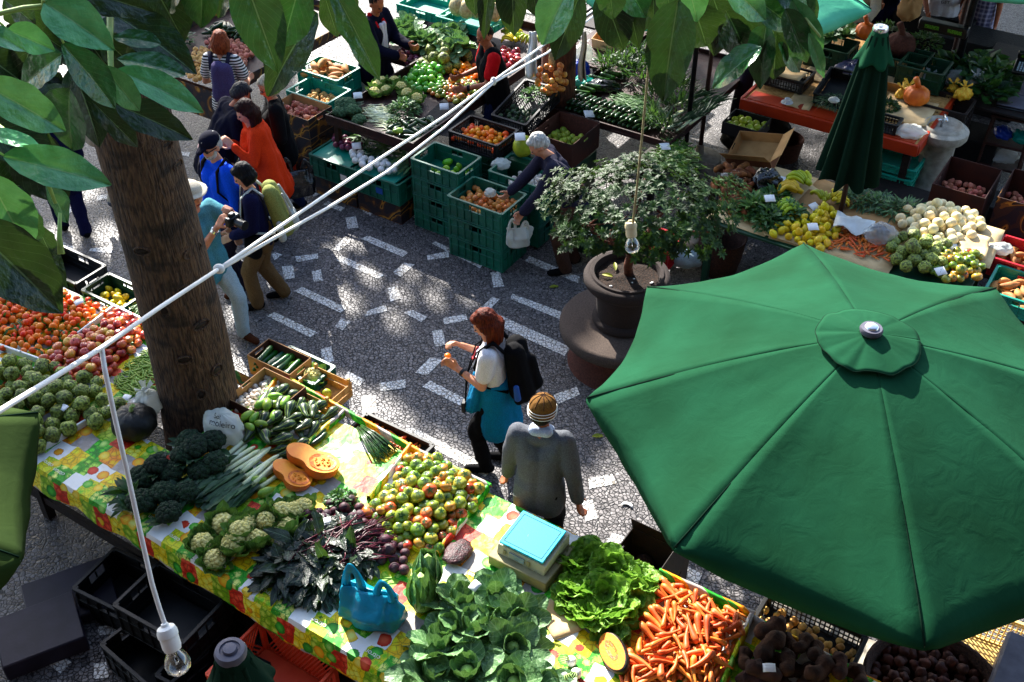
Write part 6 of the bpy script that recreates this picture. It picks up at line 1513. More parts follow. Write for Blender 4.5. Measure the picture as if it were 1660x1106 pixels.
def upper_stall():
    z=.82
    slab_stall('display_stall','long wooden display tray of vegetables in front of the two stallholders',-7.80,-6.60,8.22,11.6,z,'wood_brown',.09)
    slab_stall('display_stall','wooden display tray of red onions beside the stallholder in navy',-8.62,-7.84,9.86,11.6,z,'wood_brown',.07)
    # black liners
    for i,(pts,l) in enumerate((([(690,190),(722,168),(770,190),(735,222)],'black plastic liner in the empty compartment of the display tray'),)):
        b=MB(); q=poly_px([(668,210),(722,160),(785,190),(735,226)],z+.0); b.add([Vector((p.x,p.y,z+.012)) for p in q],[(0,1,2,3)] if True else []); me=b.mesh('liner',MT['black_cloth'],0)
        o=link('tray_liner',me); s=o.modifiers.new('t','SOLIDIFY'); s.thickness=.004; tag(o,l,'liner')
    zz=z+.0
    for i,(x,y,s) in enumerate(((556,176,1.25),(548,186,1.0),(572,185,1.1),(585,196,.9),(566,172,1.1))):
        veg('pale_broccoli',x,y,zz,'grey green broccoli at the front left corner of the display tray','broccoli',s,i*1.3,(.2,.2),i,'broccoli','broccoli on the display tray')
    heap('white_bean',[ (p_long('w','leek_white',.24,rp(.006,.2),.03,.001,k=1,n=6,m=6))[0] for _ in range(2)],poly_px([(572,188),(600,155),(655,180),(655,218),(618,216)],zz),zz,.13,120,'long pale bean pod in the tangle on the display tray','bean','pale beans on the display tray','flat',seed=31,ang=R(-15),jit=.7)
    for i,(x,y) in enumerate(((610,140),(628,146),(648,140),(640,132),(662,150),(675,158),(605,150),(620,132))):
        veg('cauliflower',x,y,zz+.0,'small white cauliflower at the back of the display tray\'s near half','cauliflower',1.0,i*2,(-.3,.2*math.cos(i)),i,'cauliflower','cauliflowers on the display tray')
    herb(655,172,zz,.17,.12,.16,'bushy parsley heap in the middle of the display tray','parsley',('herb_leaf','herb_leaf_pale'),420,.05,.024,41)
    herb(640,198,zz,.08,.07,.09,'smaller parsley bunch at the front of the display tray','parsley',('herb_leaf','herb_leaf_pale'),180,.045,.02,42)
    heap('courgette',PR['courgette']+PR['gourd'][:1],poly_px([(622,216),(645,192),(705,200),(728,214),(674,243),(652,240)],zz),zz,.10,36,'courgette in the front right corner of the display tray','courgette','courgettes on the display tray','flat',seed=32,sc=(.8,1.1))
    tag(link('chayote',PR['chayote'][0][0],None,P(645,212,zz+.09),(0,.2,.6)),'single pale green chayote on the courgettes of the display tray','chayote')
    heap('green_pepper',PR['green_pepper'],poly_px([(650,134),(672,108),(722,120),(716,148),(692,156),(664,148)],zz),zz,.14,44,'bright green pepper behind the cauliflowers on the display tray','pepper','green peppers on the display tray','any',seed=33)
    heap('tomato',PR['tomato'],poly_px([(690,152),(715,136),(745,128),(785,138),(800,152),(748,172)],zz),zz,.14,100,'mixed ripe tomato in front of the red shirted stallholder','tomato','tomatoes on the display tray','up',seed=34,sc=(.7,1.05))
    heap('cherimoya',PR['cherimoya'],poly_px([(678,118),(698,82),(725,56),(750,70),(758,98),(740,116),(718,126)],zz),zz,.16,48,'pale knobbly cherimoya at the far part of the display tray','cherimoya','cherimoyas on the display tray','any',seed=35,sc=(.9,1.15))
    heap('orange',PR['orange'],poly_px([(735,120),(748,105),(772,108),(778,130),(752,136)],zz),zz,.08,24,'bright orange by the hand of the red shirted stallholder','orange','oranges on the display tray','any',seed=36)
    heap('red_onion',PR['red_onion'],poly_px([(640,98),(655,78),(690,88),(672,110)],zz),zz,.07,26,'red onion in the tray beside the stallholder in navy','onion','red onions in the upper tray','any',seed=37,sc=(.7,1.0))
    for i,(x,y) in enumerate(((675,82),(690,80),(700,90),(685,72),(708,80))): veg('pale_broccoli',x,y,zz,'grey green broccoli beyond the red onions','broccoli',1.0,i,(.2,0),i,'broccoli','broccoli beyond the red onions')
    # back shelf: cabbages, melons
    slab_stall('back_shelf','pale cloth covered shelf of cabbages behind the display tray',-8.9,-6.9,11.75,14.2,.95,'white_cloth',0)
    for i,(x,y,s) in enumerate(((650,55,1),(668,45,1),(660,32,.9),(645,40,.9),(705,62,1),(722,55,1.05),(740,60,1),(712,45,1),(735,45,.95),(750,68,.9),(690,55,.8),(728,72,.9))):
        veg('collard',x,y+6,.95,'dark loose cabbage on the pale shelf behind the stallholders','cabbage',.85,i*2,(-.3,.2*math.cos(i)),i,'leafy_cabbage','cabbages on the back shelf')
    for i,(x,y,l) in enumerate(((700,10,'turquoise slatted crate lid on the back shelf, left one'),(765,30,'turquoise slatted crate lid on the back shelf, under the melons'))):
        p=P(x,y,1.05); crate(0,0,1.09,.75,.5,.13,'crate_teal',l,'slot',at=(p.x,p.y,0))
    for i,(x,y,l) in enumerate(((742,12,'mottled grey green melon, leftmost on the turquoise crate'),(758,16,'mottled grey green melon, middle one on the turquoise crate'),(775,16,'mottled grey green melon half hidden by the hanging leaf'),(800,20,'yellowish melon right of the hanging leaf'))):
        p=P(x,y,1.19); o=link('melon',PR['melon'][i%2][0],None,(p.x,p.y,1.2),(.2,.1,i)); tag(o,l,'melon')
    heap('red_pepper',PR['red_pepper'],poly_px([(812,95),(815,78),(838,82),(842,100),(825,108)],.9),.86,.08,14,'glossy red pepper behind the red shirted stallholder','pepper','red peppers behind the stallholder','any',seed=38)
    slab_stall('produce_bench','narrow bench of bananas and red peppers behind the stallholder in red',-6.5,-5.9,11.0,13.0,.85,'wood_brown',0)
    for i,(x,y,g) in enumerate(((812,55,1),(825,62,0),(838,70,0),(850,60,1),(862,62,1))):
        p=P(x,y,.88); o=link('banana_hand',PR['banana_green' if g else 'banana'][i%3][0],None,p,(0,0,i*1.1),(1,1,1)); tag(o,'small hand of bananas behind the stallholder in red','bananas','bananas behind the stallholder')
    # crates under the tray: turnips and onions
    for i,(u,l) in enumerate(((-7.56,'green crate of red onions under the front of the display tray'),(-6.93,'green crate of white turnips under the front of the display tray'))):
        ubox(u,8.20,.24,.60,.44,.24,'printed_box','cardboard_dark',('fruit carton under the onion crate','fruit carton under the turnip crate')[i])
        b=MB()
        o=ucrate(u,8.18,.52,.27,'crate_green',l,.62,.44)
        b=MB(); b.box((-.05,0,.245),(.57,.39,.012)); link('crate_lid',b.mesh('crate_lid',MT['crate_teal'],0),o)
        b=MB(); b.box((.05 if i else .18,-.236,.12),(.09,.003,.07)); link('paper_label',b.mesh('paper_label',MT['ink_blue' if i else 'paper'],0),o)
    heap('red_onion',PR['red_onion'],poly_px([(533,228),(545,218),(590,238),(580,255),(555,250)],.53),.53,.06,14,'purple onion on the left green crate under the display tray','onion','purple onions on the green crate','any',seed=39)
    heap('turnip',PR['turnip'],poly_px([(562,262),(575,248),(650,272),(645,288),(615,285)],.53),.53,.03,20,'round white turnip on the right green crate','turnip','turnips on the green crate','any',seed=40,sc=(.9,1.25))
    for i,(x,y) in enumerate(((590,228),(612,236),(632,245),(655,258),(670,268))):
        p=P(x,y,.55); o=link('turnip_greens',bunch_mesh('foliage',('leek_leaf','herb_leaf_pale'),46,.10,.10,.07,.17,.03,60+i,'tip',.15,.03,2,5),None,p,(0,0,i)); tag(o,'limp green leaves behind the turnips and onions','turnip tops','turnip tops on the green crates')
    for (x,y,zz_,rz,l) in ((578,237,.66,.2,'blank price card standing between purple onions and turnips'),(580,155,.93,.2,'blank price card beside the broccoli of the display tray'),(720,173,.9,.1,'blank price card in the empty compartment of the display tray')):
        price_card(x,y,zz_,l,.10,.075,rz,(.7,0))
    # standing cardboard + folded crate to the right
    ubox(-6.45,8.75,.42,.36,.42,.42,'printed_box','cardboard_dark','tall fruit carton right of the turnip crate')
    p=at(-6.28,9.1); o=crate(0,0,.60,.60,.06,.40,'crate_teal','folded green crate leaning upright beside the stacked crates','slot',R(20),at=p)
    # boxes at the left
    for i in range(3): ucrate(-8.62,9.22,.86-.25*i,.25,'crate_teal' if i==0 else 'crate_green',('turquoise crate of sweet potatoes on top of the left stack','second crate down under the sweet potatoes','bottom crate of the sweet potato stack')[i],.62,.42)
    heap('sweet_potato',PR['sweet_potato'],rect(at(-8.62,9.22),.58,.40),.76,.16,20,'large tan sweet potato in the turquoise crate','sweet potato','sweet potatoes in the turquoise crate','flat',seed=41,tilt=.4)
    for i in range(3): ucrate(-8.42,8.80,.80-.25*i,.25,'crate_teal' if i==0 else 'crate_green',('open turquoise crate of small potatoes beside the sweet potatoes','second crate down under the small potatoes','bottom crate of the small potato stack')[i],.62,.42)
    heap('potato',PR['potato'],rect(at(-8.38,8.80),.52,.34),.64,.06,48,'small yellow potato in the turquoise crate','potato','small potatoes in the turquoise crate','any',seed=42,sc=(.8,1.1))
    for i in range(3): ubox(-8.32,8.36,.80-.25*i,.60,.42,.25,'printed_box','cardboard',('printed carton of pink potatoes on top of its stack','second printed carton under the pink potatoes','bottom printed carton under the pink potatoes')[i])
    heap('red_potato',PR['red_potato'],rect(at(-8.32,8.36),.56,.38),.68,.09,52,'pink skinned potato in the printed carton','red potato','pink potatoes in the printed carton','any',seed=43)
    ucrate(-8.5,8.08,.5,.24,'crate_teal','turquoise crate standing on the red one behind the woman in black',.4,.3); ucrate(-8.5,8.08,.25,.24,'crate_red','red crate at the bottom behind the woman in black',.4,.3)
    # upper left stall with banner
    slab_stall('display_stall','stall of potatoes with a yellow and navy printed front at the top left',-10.9,-9.15,8.35,10.6,.85,'wood_brown',.1,rimmat='printed_box')
    heap('potato',PR['potato'],poly_px([(296,110),(318,66),(358,78),(350,118),(318,125)],.95),.86,.14,80,'yellow potato on the stall behind the striped top','potato','potatoes on the top left stall','any',seed=44)
    heap('red_potato',PR['red_potato'],poly_px([(325,60),(360,48),(412,72),(400,98),(360,82)],.95),.86,.12,64,'reddish potato at the back of the top left stall','red potato','reddish potatoes on the top left stall','any',seed=45)
    heap('courgette',PR['courgette'],poly_px([(320,48),(355,28),(425,52),(410,68),(355,52)],.95),.86,.12,44,'dark courgette at the far back of the top left stall','courgette','courgettes on the top left stall','flat',seed=46)
    ubox(-9.7,8.25,.70,1.5,.06,.40,'printed_box','cardboard_dark','long printed banner board along the front of the top left stall',hole=False)
    herb(270,60,.86,.3,.3,.15,'dark green leafy heap on the top left stall behind the leaves','greens',('herb_leaf','kale_leaf'),220,.09,.04,47)

def centre_crates():
    # stack A
    names=('top','second from the top','third from the top','bottom')
    for i in range(4): ucrate(-6.20,8.27,.84-.21*i,.21,'crate_green','green crate of limes, %s of the taller stack left of the onions'%names[i] if i==0 else 'plain green crate, %s in the stack under the limes'%names[i],.60,.42)
    heap('lime',PR['lime'],rect(at(-6.12,8.27),.40,.34),.66,.05,14,'dark green lime at the bottom of the green crate','lime','limes in the green crate','any',seed=51,sc=(.9,1.2))
    for i in range(3): ucrate(-5.53,8.05,.72-.24*i,.24,'crate_green',('green crate of brown onions on top of the front stack','second green crate down under the brown onions','bottom green crate of the brown onion stack')[i],.66,.46)
    heap('onion',PR['onion'],rect(at(-5.53,8.05),.60,.42),.57,.08,62,'golden brown onion in the front green crate','onion','brown onions in the front green crate','up',seed=52)
    blobbag(795,312,.68,(.06,.05,.05),'bag_milky','scrap of white paper bag lying on the brown onions',9,knot=False)
    for i in range(3): ucrate(-5.42,8.60,.78-.25*i,.25,'crate_green',('green crate of garlic the white haired man reaches into','second green crate down under the garlic','bottom green crate under the garlic')[i],.62,.44)
    heap('garlic_bulb',PR['garlic'],rect(at(-5.35,8.60),.44,.38),.62,.10,60,'white garlic bulb in the green crate','garlic','garlic in the green crate','any',seed=53,sc=(1.0,1.4))
    blobbag(812,265,.70,(.10,.08,.06),'bag_milky','crumpled milky bag in the garlic crate',11,knot=False)
    ucrate(-6.12,8.86,.92,.18,'crate_black','black crate of small orange tomatoes above the limes',.62,.42,'mesh')
    for i in range(3): ucrate(-6.12,8.86,.74-.24*i,.24,'crate_dark_green',('dark green crate directly under the orange tomatoes','second dark crate under the orange tomatoes','bottom dark crate under the orange tomatoes')[i],.6,.4)
    heap('tomato',p_round('tomato','orange_peel',.036,.9,lobes=4,lob=.03,dim=.1,k=2)+p_round('tomato','mandarin_peel',.036,.9,lobes=4,lob=.03,dim=.1,k=2),rect(at(-6.12,8.86),.56,.37),.80,.10,60,'orange tomato in the black mesh crate','tomato','orange tomatoes in the black crate','any',seed=54)
    # avocado crate, tilted
    o=ucrate(-6.0,9.55,1.02,.18,'crate_black','tilted black crate of avocados and herbs in front of the onion bunches',.44,.70,'mesh',rz=GA+R(4)); o.rotation_euler=(R(12),0,GA)
    heap('avocado',PR['avocado'],rect(at(-6.0,9.38),.36,.32),.88,.04,22,'green avocado in the tilted black crate','avocado','avocados in the tilted black crate','any',seed=55,sc=(.7,.9))
    p=at(-6.0,9.72); o=link('herb_bunch',bunch_mesh('foliage',('herb_leaf','herb_leaf_pale'),200,.15,.16,.10,.05,.025,56),None,(p.x,p.y,.98)); tag(o,'leafy herbs in the far half of the tilted black crate','herbs')
    ubox(-6.0,9.5,.80,.5,.6,.8,'cardboard_dark','cardboard_dark','dark carton carrying the tilted black crate',hole=False)
    # brown box of yellow fruit, melon
    ubox(-5.42,9.42,.90,.52,.60,.30,'box_red_brown','stone_red','tall brown carton of yellow green fruit behind the white haired man',flaps=None)
    heap('yellow_fruit',PR['pear_fruit'],rect(at(-5.42,9.42),.46,.54),.66,.14,44,'yellow green fruit in the tall brown carton','fruit','yellow green fruit in the brown carton','any',seed=57)
    b=MB(); b.box((0,0,.29),(.5,.56,.58)); o=b.obj('crate_stand',MT['crate_dark_green'],None,at(-5.42,9.42),(0,0,GA),bevel=.01); tag(o,'dark green box carrying the tall brown carton','box')
    p=P(848,236,.88); o=link('melon',PR['melon'][0][0],None,(p.x,p.y,.87),(.3,0,1)); o.data=o.data.copy(); o.data.materials[0]=MT['guava_skin']; tag(o,'yellow green melon with a white card beside the white haired man\'s head','melon')
    b=MB(); b.box((0,0,.38),(.3,.3,.76)); o=b.obj('crate_stand',MT['crate_dark_green'],None,(p.x,p.y,0),(0,0,GA)); tag(o,'narrow dark green box carrying the melon','box')
    price_card(843,222,1.02,'blank price card standing on the yellow green melon',.11,.09,.1,(.6,0))
    ucrate(-5.6,9.05,.6,.22,'crate_dark_green','dark green crate between the tomato and garlic crates',.5,.3)
    for i,(u,v,l) in enumerate(((-4.55,8.60,'dark green crate standing right of the white haired man'),(-4.0,8.55,'dark green crate under the bush beside the planter'))):
        ucrate(u,v,.45,.3,'crate_dark_green',l,.5,.4)
    # onion tree: trunk with onion strings and cloths
    c=P(902,262,0); 
    t=thing('tree','second market tree whose trunk carries a string of onions and white cloths','tree',(c.x,c.y,0))
    b=MB(); b.tube([(0,0,-.05),(0,0,.5),(-.01,.02,2),(-.03,.2,3.6),(-.06,.8,4.6)],[.24,.20,.19,.17,.10],20); b.obj('trunk',MT['bark_red'],t,smooth=180)
    u=Vector((-UY*0-.35,-.94,0)).normalized()
    o=thing('onion_string','string of golden onions hanging on the second tree trunk','onions',(c.x+u.x*.26,c.y+u.y*.26,1.0))
    r=random.Random(61)
    for k in range(44):
        a=r.uniform(-1.3,1.3); hh=r.uniform(.0,.34); rr=.08+.05*math.sin((hh/.34)*PI)
        link('onion',PR['onion'][k%3][0],o,(rr*math.sin(a)*1.35,-rr*math.cos(a)+.03,hh+.02),(r.uniform(0,6),r.uniform(0,6),0),(1.0,)*3)
    b=MB()
    for k in range(26):
        a=r.uniform(0,6.28); b.tube([(.04*math.cos(a),.02*math.sin(a),.33),(.03*math.cos(a+1),.02,.42),(.06*math.cos(a+2),.02,.5+.05*r.random())],[.006,.007,.003],5)
    b.obj('dry_stems',MT['twine'],o,smooth=180)
    for i,(dx,w,h0,l) in enumerate(((-.31,.13,.52,'white cloth hanging on the left of the second tree trunk'),(.25,.08,.55,'beige cloth hanging on the right of the second tree trunk'))):
        b=MB(); b.grid(lambda u_,v_:Vector(((u_-.5)*w*(.6+.5*v_)+.01*math.sin(v_*7),.035*math.sin(u_*9+v_*2)*(.4+v_),-v_*h0)),14,12)
        p=Vector((c.x+dx,c.y-.20,1.72)); cl=link('hanging_cloth',b.mesh('cloth',MT['white_cloth' if i==0 else 'cloth_beige'],180),None,p,(R(-4),0,0)); s=cl.modifiers.new('t','SOLIDIFY'); s.thickness=.006; tag(cl,l,'cloth')

def bean_stall():
    z=.80
    slab_stall('display_stall','wooden stall of courgettes and beans behind the potted bush',-5.9,-4.35,9.82,12.2,z,'wood_brown',.05)
    r=random.Random(70)
    for row,(v,n,zz) in enumerate(((9.98,17,.0),(10.12,17,.02),(10.02,15,.05),(10.16,13,.07))):
        for k in range(n):
            u=-5.72+1.0*k/16+ .03*(row%2)
            if u>-4.62: continue
            me,_=PR['courgette'][k%3]; p=UV2(u,v,z+.03+zz)
            tag(link('courgette',me,None,p,(0,.12,GA+PI/2+r.uniform(-.12,.12)),(.85,1.1,1.1)),'dark courgette in the neat rows at the front of the bean stall','courgette','courgettes in rows on the bean stall')
    for k in range(10):
        me,_=PR['cucumber'][k%3]; p=UV2(-5.75+.03*(k%5),10.35+.07*k,z+.04+.02*(k%3)); tag(link('cucumber',me,None,p,(0,.1,GA+R(15)+r.uniform(-.2,.2)),(.8,1.2,1.2)),'very dark cucumber stacked at the left of the bean stall','cucumber','dark cucumbers on the bean stall')
    lb=p_long('lb','herb_leaf_pale',.30,rp(.0065,.2),.04,.001,k=4,n=6,m=7)
    heap('bean',lb,poly_px([(975,170),(990,140),(1050,150),(1090,190),(1085,215),(1030,200)],z),z,.09,130,'long pale green bean in the tangle on the bean stall','bean','long beans on the bean stall','flat',seed=71,ang=GA+R(10),jit=.6,sc=(.8,1.2))
    heap('green_bean',PR['green_bean'],poly_px([(1040,262),(1060,225),(1100,212),(1140,240),(1150,275),(1120,300),(1075,285)],.80),.80,.20,260,'green bean pod in the round heap behind the potted bush','bean','green beans heaped behind the bush','flat',seed=72,sc=(.8,1.15),wall=.4,tilt=.5)
    slab_stall('display_stall','low dark stall carrying the round heap of green beans',-4.55,-3.55,9.3,9.78,.78,'wood_dark',0)
    for i,(x,y,s,mats) in enumerate(((1010,100,1.0,('leek_leaf','kale_leaf')),(1040,115,1.1,('kale_leaf','herb_leaf')),(985,95,.8,('herb_leaf','kale_leaf')),(1065,150,.9,('leek_leaf','kale_leaf')),(1100,165,.9,('leek_leaf','herb_leaf')),(1065,95,1.0,('kale_leaf','herb_leaf')),(1085,120,1.1,('leek_leaf','kale_leaf')),(1035,85,1.0,('herb_leaf','kale_leaf')),(1060,180,.8,('leek_leaf','kale_leaf')),(1080,195,.7,('leek_leaf','kale_leaf')),(1105,140,1.0,('kale_leaf','leek_leaf')),(1010,75,.9,('kale_leaf','leek_leaf')))):
        p=P(x,y,.95); o=link('leaf_bunch',bunch_mesh('foliage',mats,110,.18*s,.16*s,.26*s,.14,.02,80+i,'tip',1.6,.04,2,5),None,(p.x,p.y,z),(0,0,i)); tag(o,'upright bunch of dark spiky herbs at the back of the bean stall','herbs','spiky herbs on the bean stall')
    for i,(x,y) in enumerate(((1110,180),(1120,195),(1130,172),(1105,198),(1140,185),(1125,160),(1150,170))):
        p=P(x,y,.9); t=thing('leek','dark leek lying at the shaded right of the bean stall','leek',p,GA+R(75)+.2*math.sin(i*2),'leeks on the bean stall')
        b=MB(); b.tube([(-.3,0,0),(-.1,0,0),(0,0,0)],[.012,.016,.016],8); b.obj('shank',MT['leek_white'],t,smooth=180)
        b=MB()
        for k in range(4): leaf_patch(b,dirM((-.03,0,.004*k),(1,.15*(k-1.5),.1)),.4,.045,.12,.5,.02,3,6,0,k,'tip')
        b.obj('leaves',MT['leek_leaf'],t,smooth=180)
    o=ubox(-3.80,10.55,.96,.42,.36,.14,'crate_black','crate_black','black tray of yellow green fruit at the shaded right of the bean stall')
    heap('green_fruit',PR['guava'],rect(at(-3.80,10.55),.34,.28),.86,.07,16,'shiny yellow green fruit in the black tray','fruit','yellow green fruit in the black tray','up',seed=73,sc=(1.0,1.25))
    price_card(955,185,.90,'blank price card standing on the long pale beans',.12,.09,.4,(.5,.2)); price_card(1078,238,1.06,'blank price card standing on the round heap of green beans',.11,.08,.3,(.5,.1))
    # behind: bags, orange box
    ubox(-6.05,11.75,1.05,.42,.55,.2,'cardboard_pale','cardboard_pale','pale box of oranges tilted towards the camera behind the bean stall',tilt=(R(14),0))
    heap('orange',PR['orange'],rect(at(-6.05,11.72),.36,.46),.98,.05,26,'bright orange in the pale box behind the bean stall','orange','oranges in the pale box','any',seed=74)
    for i,(x,y,zz,r3,m,l) in enumerate(((938,110,.9,(.14,.12,.10),'bag_deep_blue','crumpled deep blue bag left of the bean stall'),(945,135,.85,(.13,.12,.09),'bag_turquoise','crumpled turquoise bag in front of the deep blue one'),(915,165,.72,(.13,.12,.12),'bag_deep_blue','shiny blue bag beside the second tree trunk'),(945,85,1.0,(.12,.1,.12),'bag_milky','clear knotted bag above the blue ones'),(975,140,.85,(.22,.12,.08),'bag_black','black plastic sheet behind the dark cucumbers'))):
        blobbag(x,y,zz-.1,r3,m,l,i+3,knot=(i==3))
    slab_stall('produce_bench','shaded bench of bags and apples beyond the second tree',-6.9,-6.1,12.0,13.6,.85,'wood_dark',0)
    o=ucrate(-6.35,12.7,1.06,.2,'crate_black','black crate of green apples beyond the blue bags',.5,.4,'mesh'); heap('green_apple',PR['guava'],rect(at(-6.35,12.7),.44,.34),.92,.1,26,'green apple in the black crate beyond the blue bags','apple','green apples in the black crate','up',seed=75)

def banana_stall():
    z=.85
    t=slab_stall('display_stall','green edged stall of bananas, lemons and onions behind the open parasol',-3.42,-.92,8.64,9.98,z,'crate_dark_green',0)
    for i,(u,v,w,d,rz,l) in enumerate(((-2.9,9.32,1.0,1.28,.02,'flattened cardboard sheet under the herbs and roots'),(-2.15,9.62,1.2,.66,-.03,'flattened cardboard sheet under the bananas'),(-1.3,9.6,.85,.72,.06,'pale cardboard sheet under the white onions'),(-2.2,9.0,1.2,.65,0,'cardboard sheet under the lemons and carrots'))):
        p=UV2(u,v,z+.004+.008*i); sheet(0,0,p.z,w,d,'cardboard_pale' if i!=1 else 'cardboard',l,'cardboard','cardboard_sheet',GA+rz,.012,.005,at=p,seed=i*3)
    zt=z+.05
    heap('taro',PR['taro'],poly_px([(1150,320),(1165,262),(1225,280),(1240,320),(1222,368),(1195,360),(1165,345)],z),z+.02,.10,34,'rough brown root at the left of the banana stall','taro root','brown roots on the banana stall','flat',seed=81,tilt=.5)
    b=MB(); 
    ubox(-3.45,10.05,1.0,.5,.42,.14,'cardboard_dark','cardboard','open cardboard carton lying behind the brown roots',tilt=(R(20),R(-12)),flaps={0:.5,1:.9})
    blobbag(1187,285,z+.06,(.10,.08,.05),'bag_clear','clear plastic bag lying on the brown roots',13,knot=False,amp=.3)
    blobbag(1243,292,z,(.15,.14,.12),'bag_black','shiny black plastic bag behind the herb heap',14,.5,knot=False,amp=.3)
    p=P(1270,298,z+.05); sheet(0,0,p.z,.20,.26,'paper','white sheet of paper beside the shiny black bag','paper','paper_sheet',GA,.004,.002,at=p)
    b=MB(); 
    for k in range(5): b.tube([(-.02,0,.01),(.06+.02*k,.05-.03*k,.03),(.10+.02*k,.10-.05*k,.01)],.0025,5)
    p=P(1285,285,z+.06); o=b.obj('cable_tie',MT['ink_blue'],None,p,smooth=180); tag(o,'blue twine tied by the white paper sheet','twine')
    for i,(x,y,mats,l) in enumerate(((1225,335,('cauli_leaf','herb_leaf'),'broad leafy greens at the left of the herb heap'),(1255,320,('herb_leaf',),'dark small leaved herbs at the back of the herb heap'),(1245,352,('herb_leaf_pale','herb_leaf'),'bundle of greens with pale stalks at the front of the herb heap'),(1280,345,('herb_leaf','herb_leaf_pale'),'fine leaved herbs at the right of the herb heap'))):
        p=P(x,y,z+.1); o=link('herb_bunch',bunch_mesh('foliage',mats,240,.17,.15,.16,.07 if i!=0 else .10,.03 if i!=0 else .05,90+i),None,(p.x,p.y,z+.03),(0,0,i)); tag(o,l,'herbs')
    for i,(x,y,g,rz,l) in enumerate(((1312,305,1,2.2,'large green tipped hand of bananas at the back of the banana group'),(1300,318,0,2.6,'yellow hand of bananas in front of the largest one'),(1300,345,1,2.9,'greenish hand of bananas nearest the lemons'),(1348,328,0,.6,'small yellow hand of bananas at the right of the group'),(1335,330,1,1.6,'small dark green hand of bananas beside the yellow right one'))):
        p=P(x,y,z+.08); o=link('banana_hand',PR['banana_green' if g else 'banana'][i%3][0],None,p,(.25,.0,rz),(1.25 if i<3 else .85,)*3); tag(o,l,'bananas')
    heap('lemon',PR['lemon'],poly_px([(1240,388),(1286,356),(1335,340),(1362,356),(1356,400),(1325,415),(1280,400)],z),z+.04,.13,60,'bright yellow lemon heaped in front of the bananas','lemon','lemons on the banana stall','any',seed=82,sc=(.9,1.2))
    heap('small_carrot',PR['small_carrot'],poly_px([(1335,408),(1352,368),(1385,366),(1445,392),(1455,436),(1400,424)],z),z+.04,.09,110,'carrot between lemons and cherimoyas on the banana stall','small carrot','carrots on the banana stall','flat',seed=83)
    o=sheet(1385,362,z+.14,.36,.26,'white_cloth','crumpled white paper spread between bananas and carrots','paper','paper_sheet',GA+.2,.05,.003,seed=4)
    blobbag(1428,378,z+.05,(.15,.11,.10),'bag_clear','clear plastic bag of dark labels on the banana stall',15,knot=False,amp=.25)
    p=P(1428,378,z+.1)
    b=MB(); r=random.Random(6)
    for k in range(12): b.box((r.uniform(-.08,.08),r.uniform(-.05,.05),r.uniform(-.03,.06)),(.06,.05,.012),Euler((r.uniform(-.4,.4),r.uniform(-.4,.4),r.uniform(0,3))).to_matrix())
    o=b.obj('label_cards',MT['grey_plastic'],None,p); tag(o,'dark printed cards inside the clear plastic bag','cards')
    for i,(x,y) in enumerate(((1400,325),(1425,328),(1448,338),(1470,335),(1385,318))):
        p=P(x,y,z+.05); o=link('herb_bunch',bunch_mesh('foliage',('leek_leaf','herb_leaf_pale'),150,.16,.12,.09,.10,.018,100+i,'tip',.5,.03,2,4),None,(p.x,p.y,z+.01),(0,0,i)); tag(o,'thin leaved greens under the closed parasol','greens','thin leaved greens on the banana stall')
    heap('onion',PR['white_onion'],poly_px([(1455,368),(1470,346),(1520,340),(1578,350),(1592,374),(1565,400),(1520,404),(1475,400)],z),z+.04,.11,56,'large pale onion on the banana stall','onion','pale onions on the banana stall','up',seed=84,sc=(.9,1.15))
    heap('cherimoya',PR['cherimoya'],poly_px([(1436,425),(1448,396),(1490,394),(1532,410),(1520,445),(1470,450)],z),z+.04,.09,24,'pale green cherimoya in front of the pale onions','cherimoya','cherimoyas on the banana stall','any',seed=85)
    heap('tomato',PR['tomato'],poly_px([(1494,436),(1533,408),(1585,422),(1592,460),(1540,470),(1500,455)],z),z+.04,.09,44,'green and red tomato at the right end of the banana stall','tomato','tomatoes on the banana stall','up',seed=86)
    for (x,y,zz,rz,l) in ((1248,322,z+.24,.1,'price card standing in the herb heap'),(1318,368,z+.17,.1,'blank price card on the bright lemons'),(1525,440,z+.12,.3,'blank price card on the green and red tomatoes'),(1545,400,z+.06,.3,'torn white paper between pale onions and tomatoes'),(1320,335,z+.1,.6,'grey price card between the hands of bananas')):
        price_card(x,y,zz,l,.10,.08,rz,(.35,0))
    p=P(1578,398,z+.07); sheet(0,0,p.z,.26,.40,'cardboard_pale','upright bent cardboard piece at the right end of the pale onions','cardboard','cardboard_sheet',GA+.15,.02,.005,at=p)
    # basket and crate in front/below
    b=MB(); b.lathe([(.18,.0),(.22,.2),(.24,.4),(.25,.42),(.23,.41),(.2,.2),(.17,.02),(.0001,.02)],36,fn=lambda p,q,i:Vector((p.x*(1+.012*math.sin(q*18+i*PI)),p.y*(1+.012*math.sin(q*18+i*PI)),p.z)))
    p=P(1168,412,.2); o=b.obj('wicker_basket',MT['wicker'],None,(p.x,p.y,0),smooth=180); tag(o,'dark round wicker basket below the corner of the banana stall','basket')
    p=P(1062,400,.3); crate(0,0,.42,.44,.34,.26,'crate_crimson','red crate of oranges seen through the potted bush','mesh',at=(p.x,p.y,0)); heap('orange',PR['orange'],rect(p,.38,.28),.22,.14,26,'orange glimpsed through the potted bush','orange','oranges in the red crate behind the bush','any',seed=87)
    for i,(x,y,r3,m,l) in enumerate(((1105,395,(.24,.15,.13),'cloth_beige','beige cloth sack slumped behind the potted bush'),(1112,418,(.16,.12,.10),'cloth_denim_pale','pale blue cloth bag under the beige sack'),(955,392,(.12,.1,.08),'white_cloth','white cloth bundle left of the potted bush'))):
        blobbag(x,y,.10,r3,m,l,20+i,name='cloth_bag',knot=False,amp=.2)

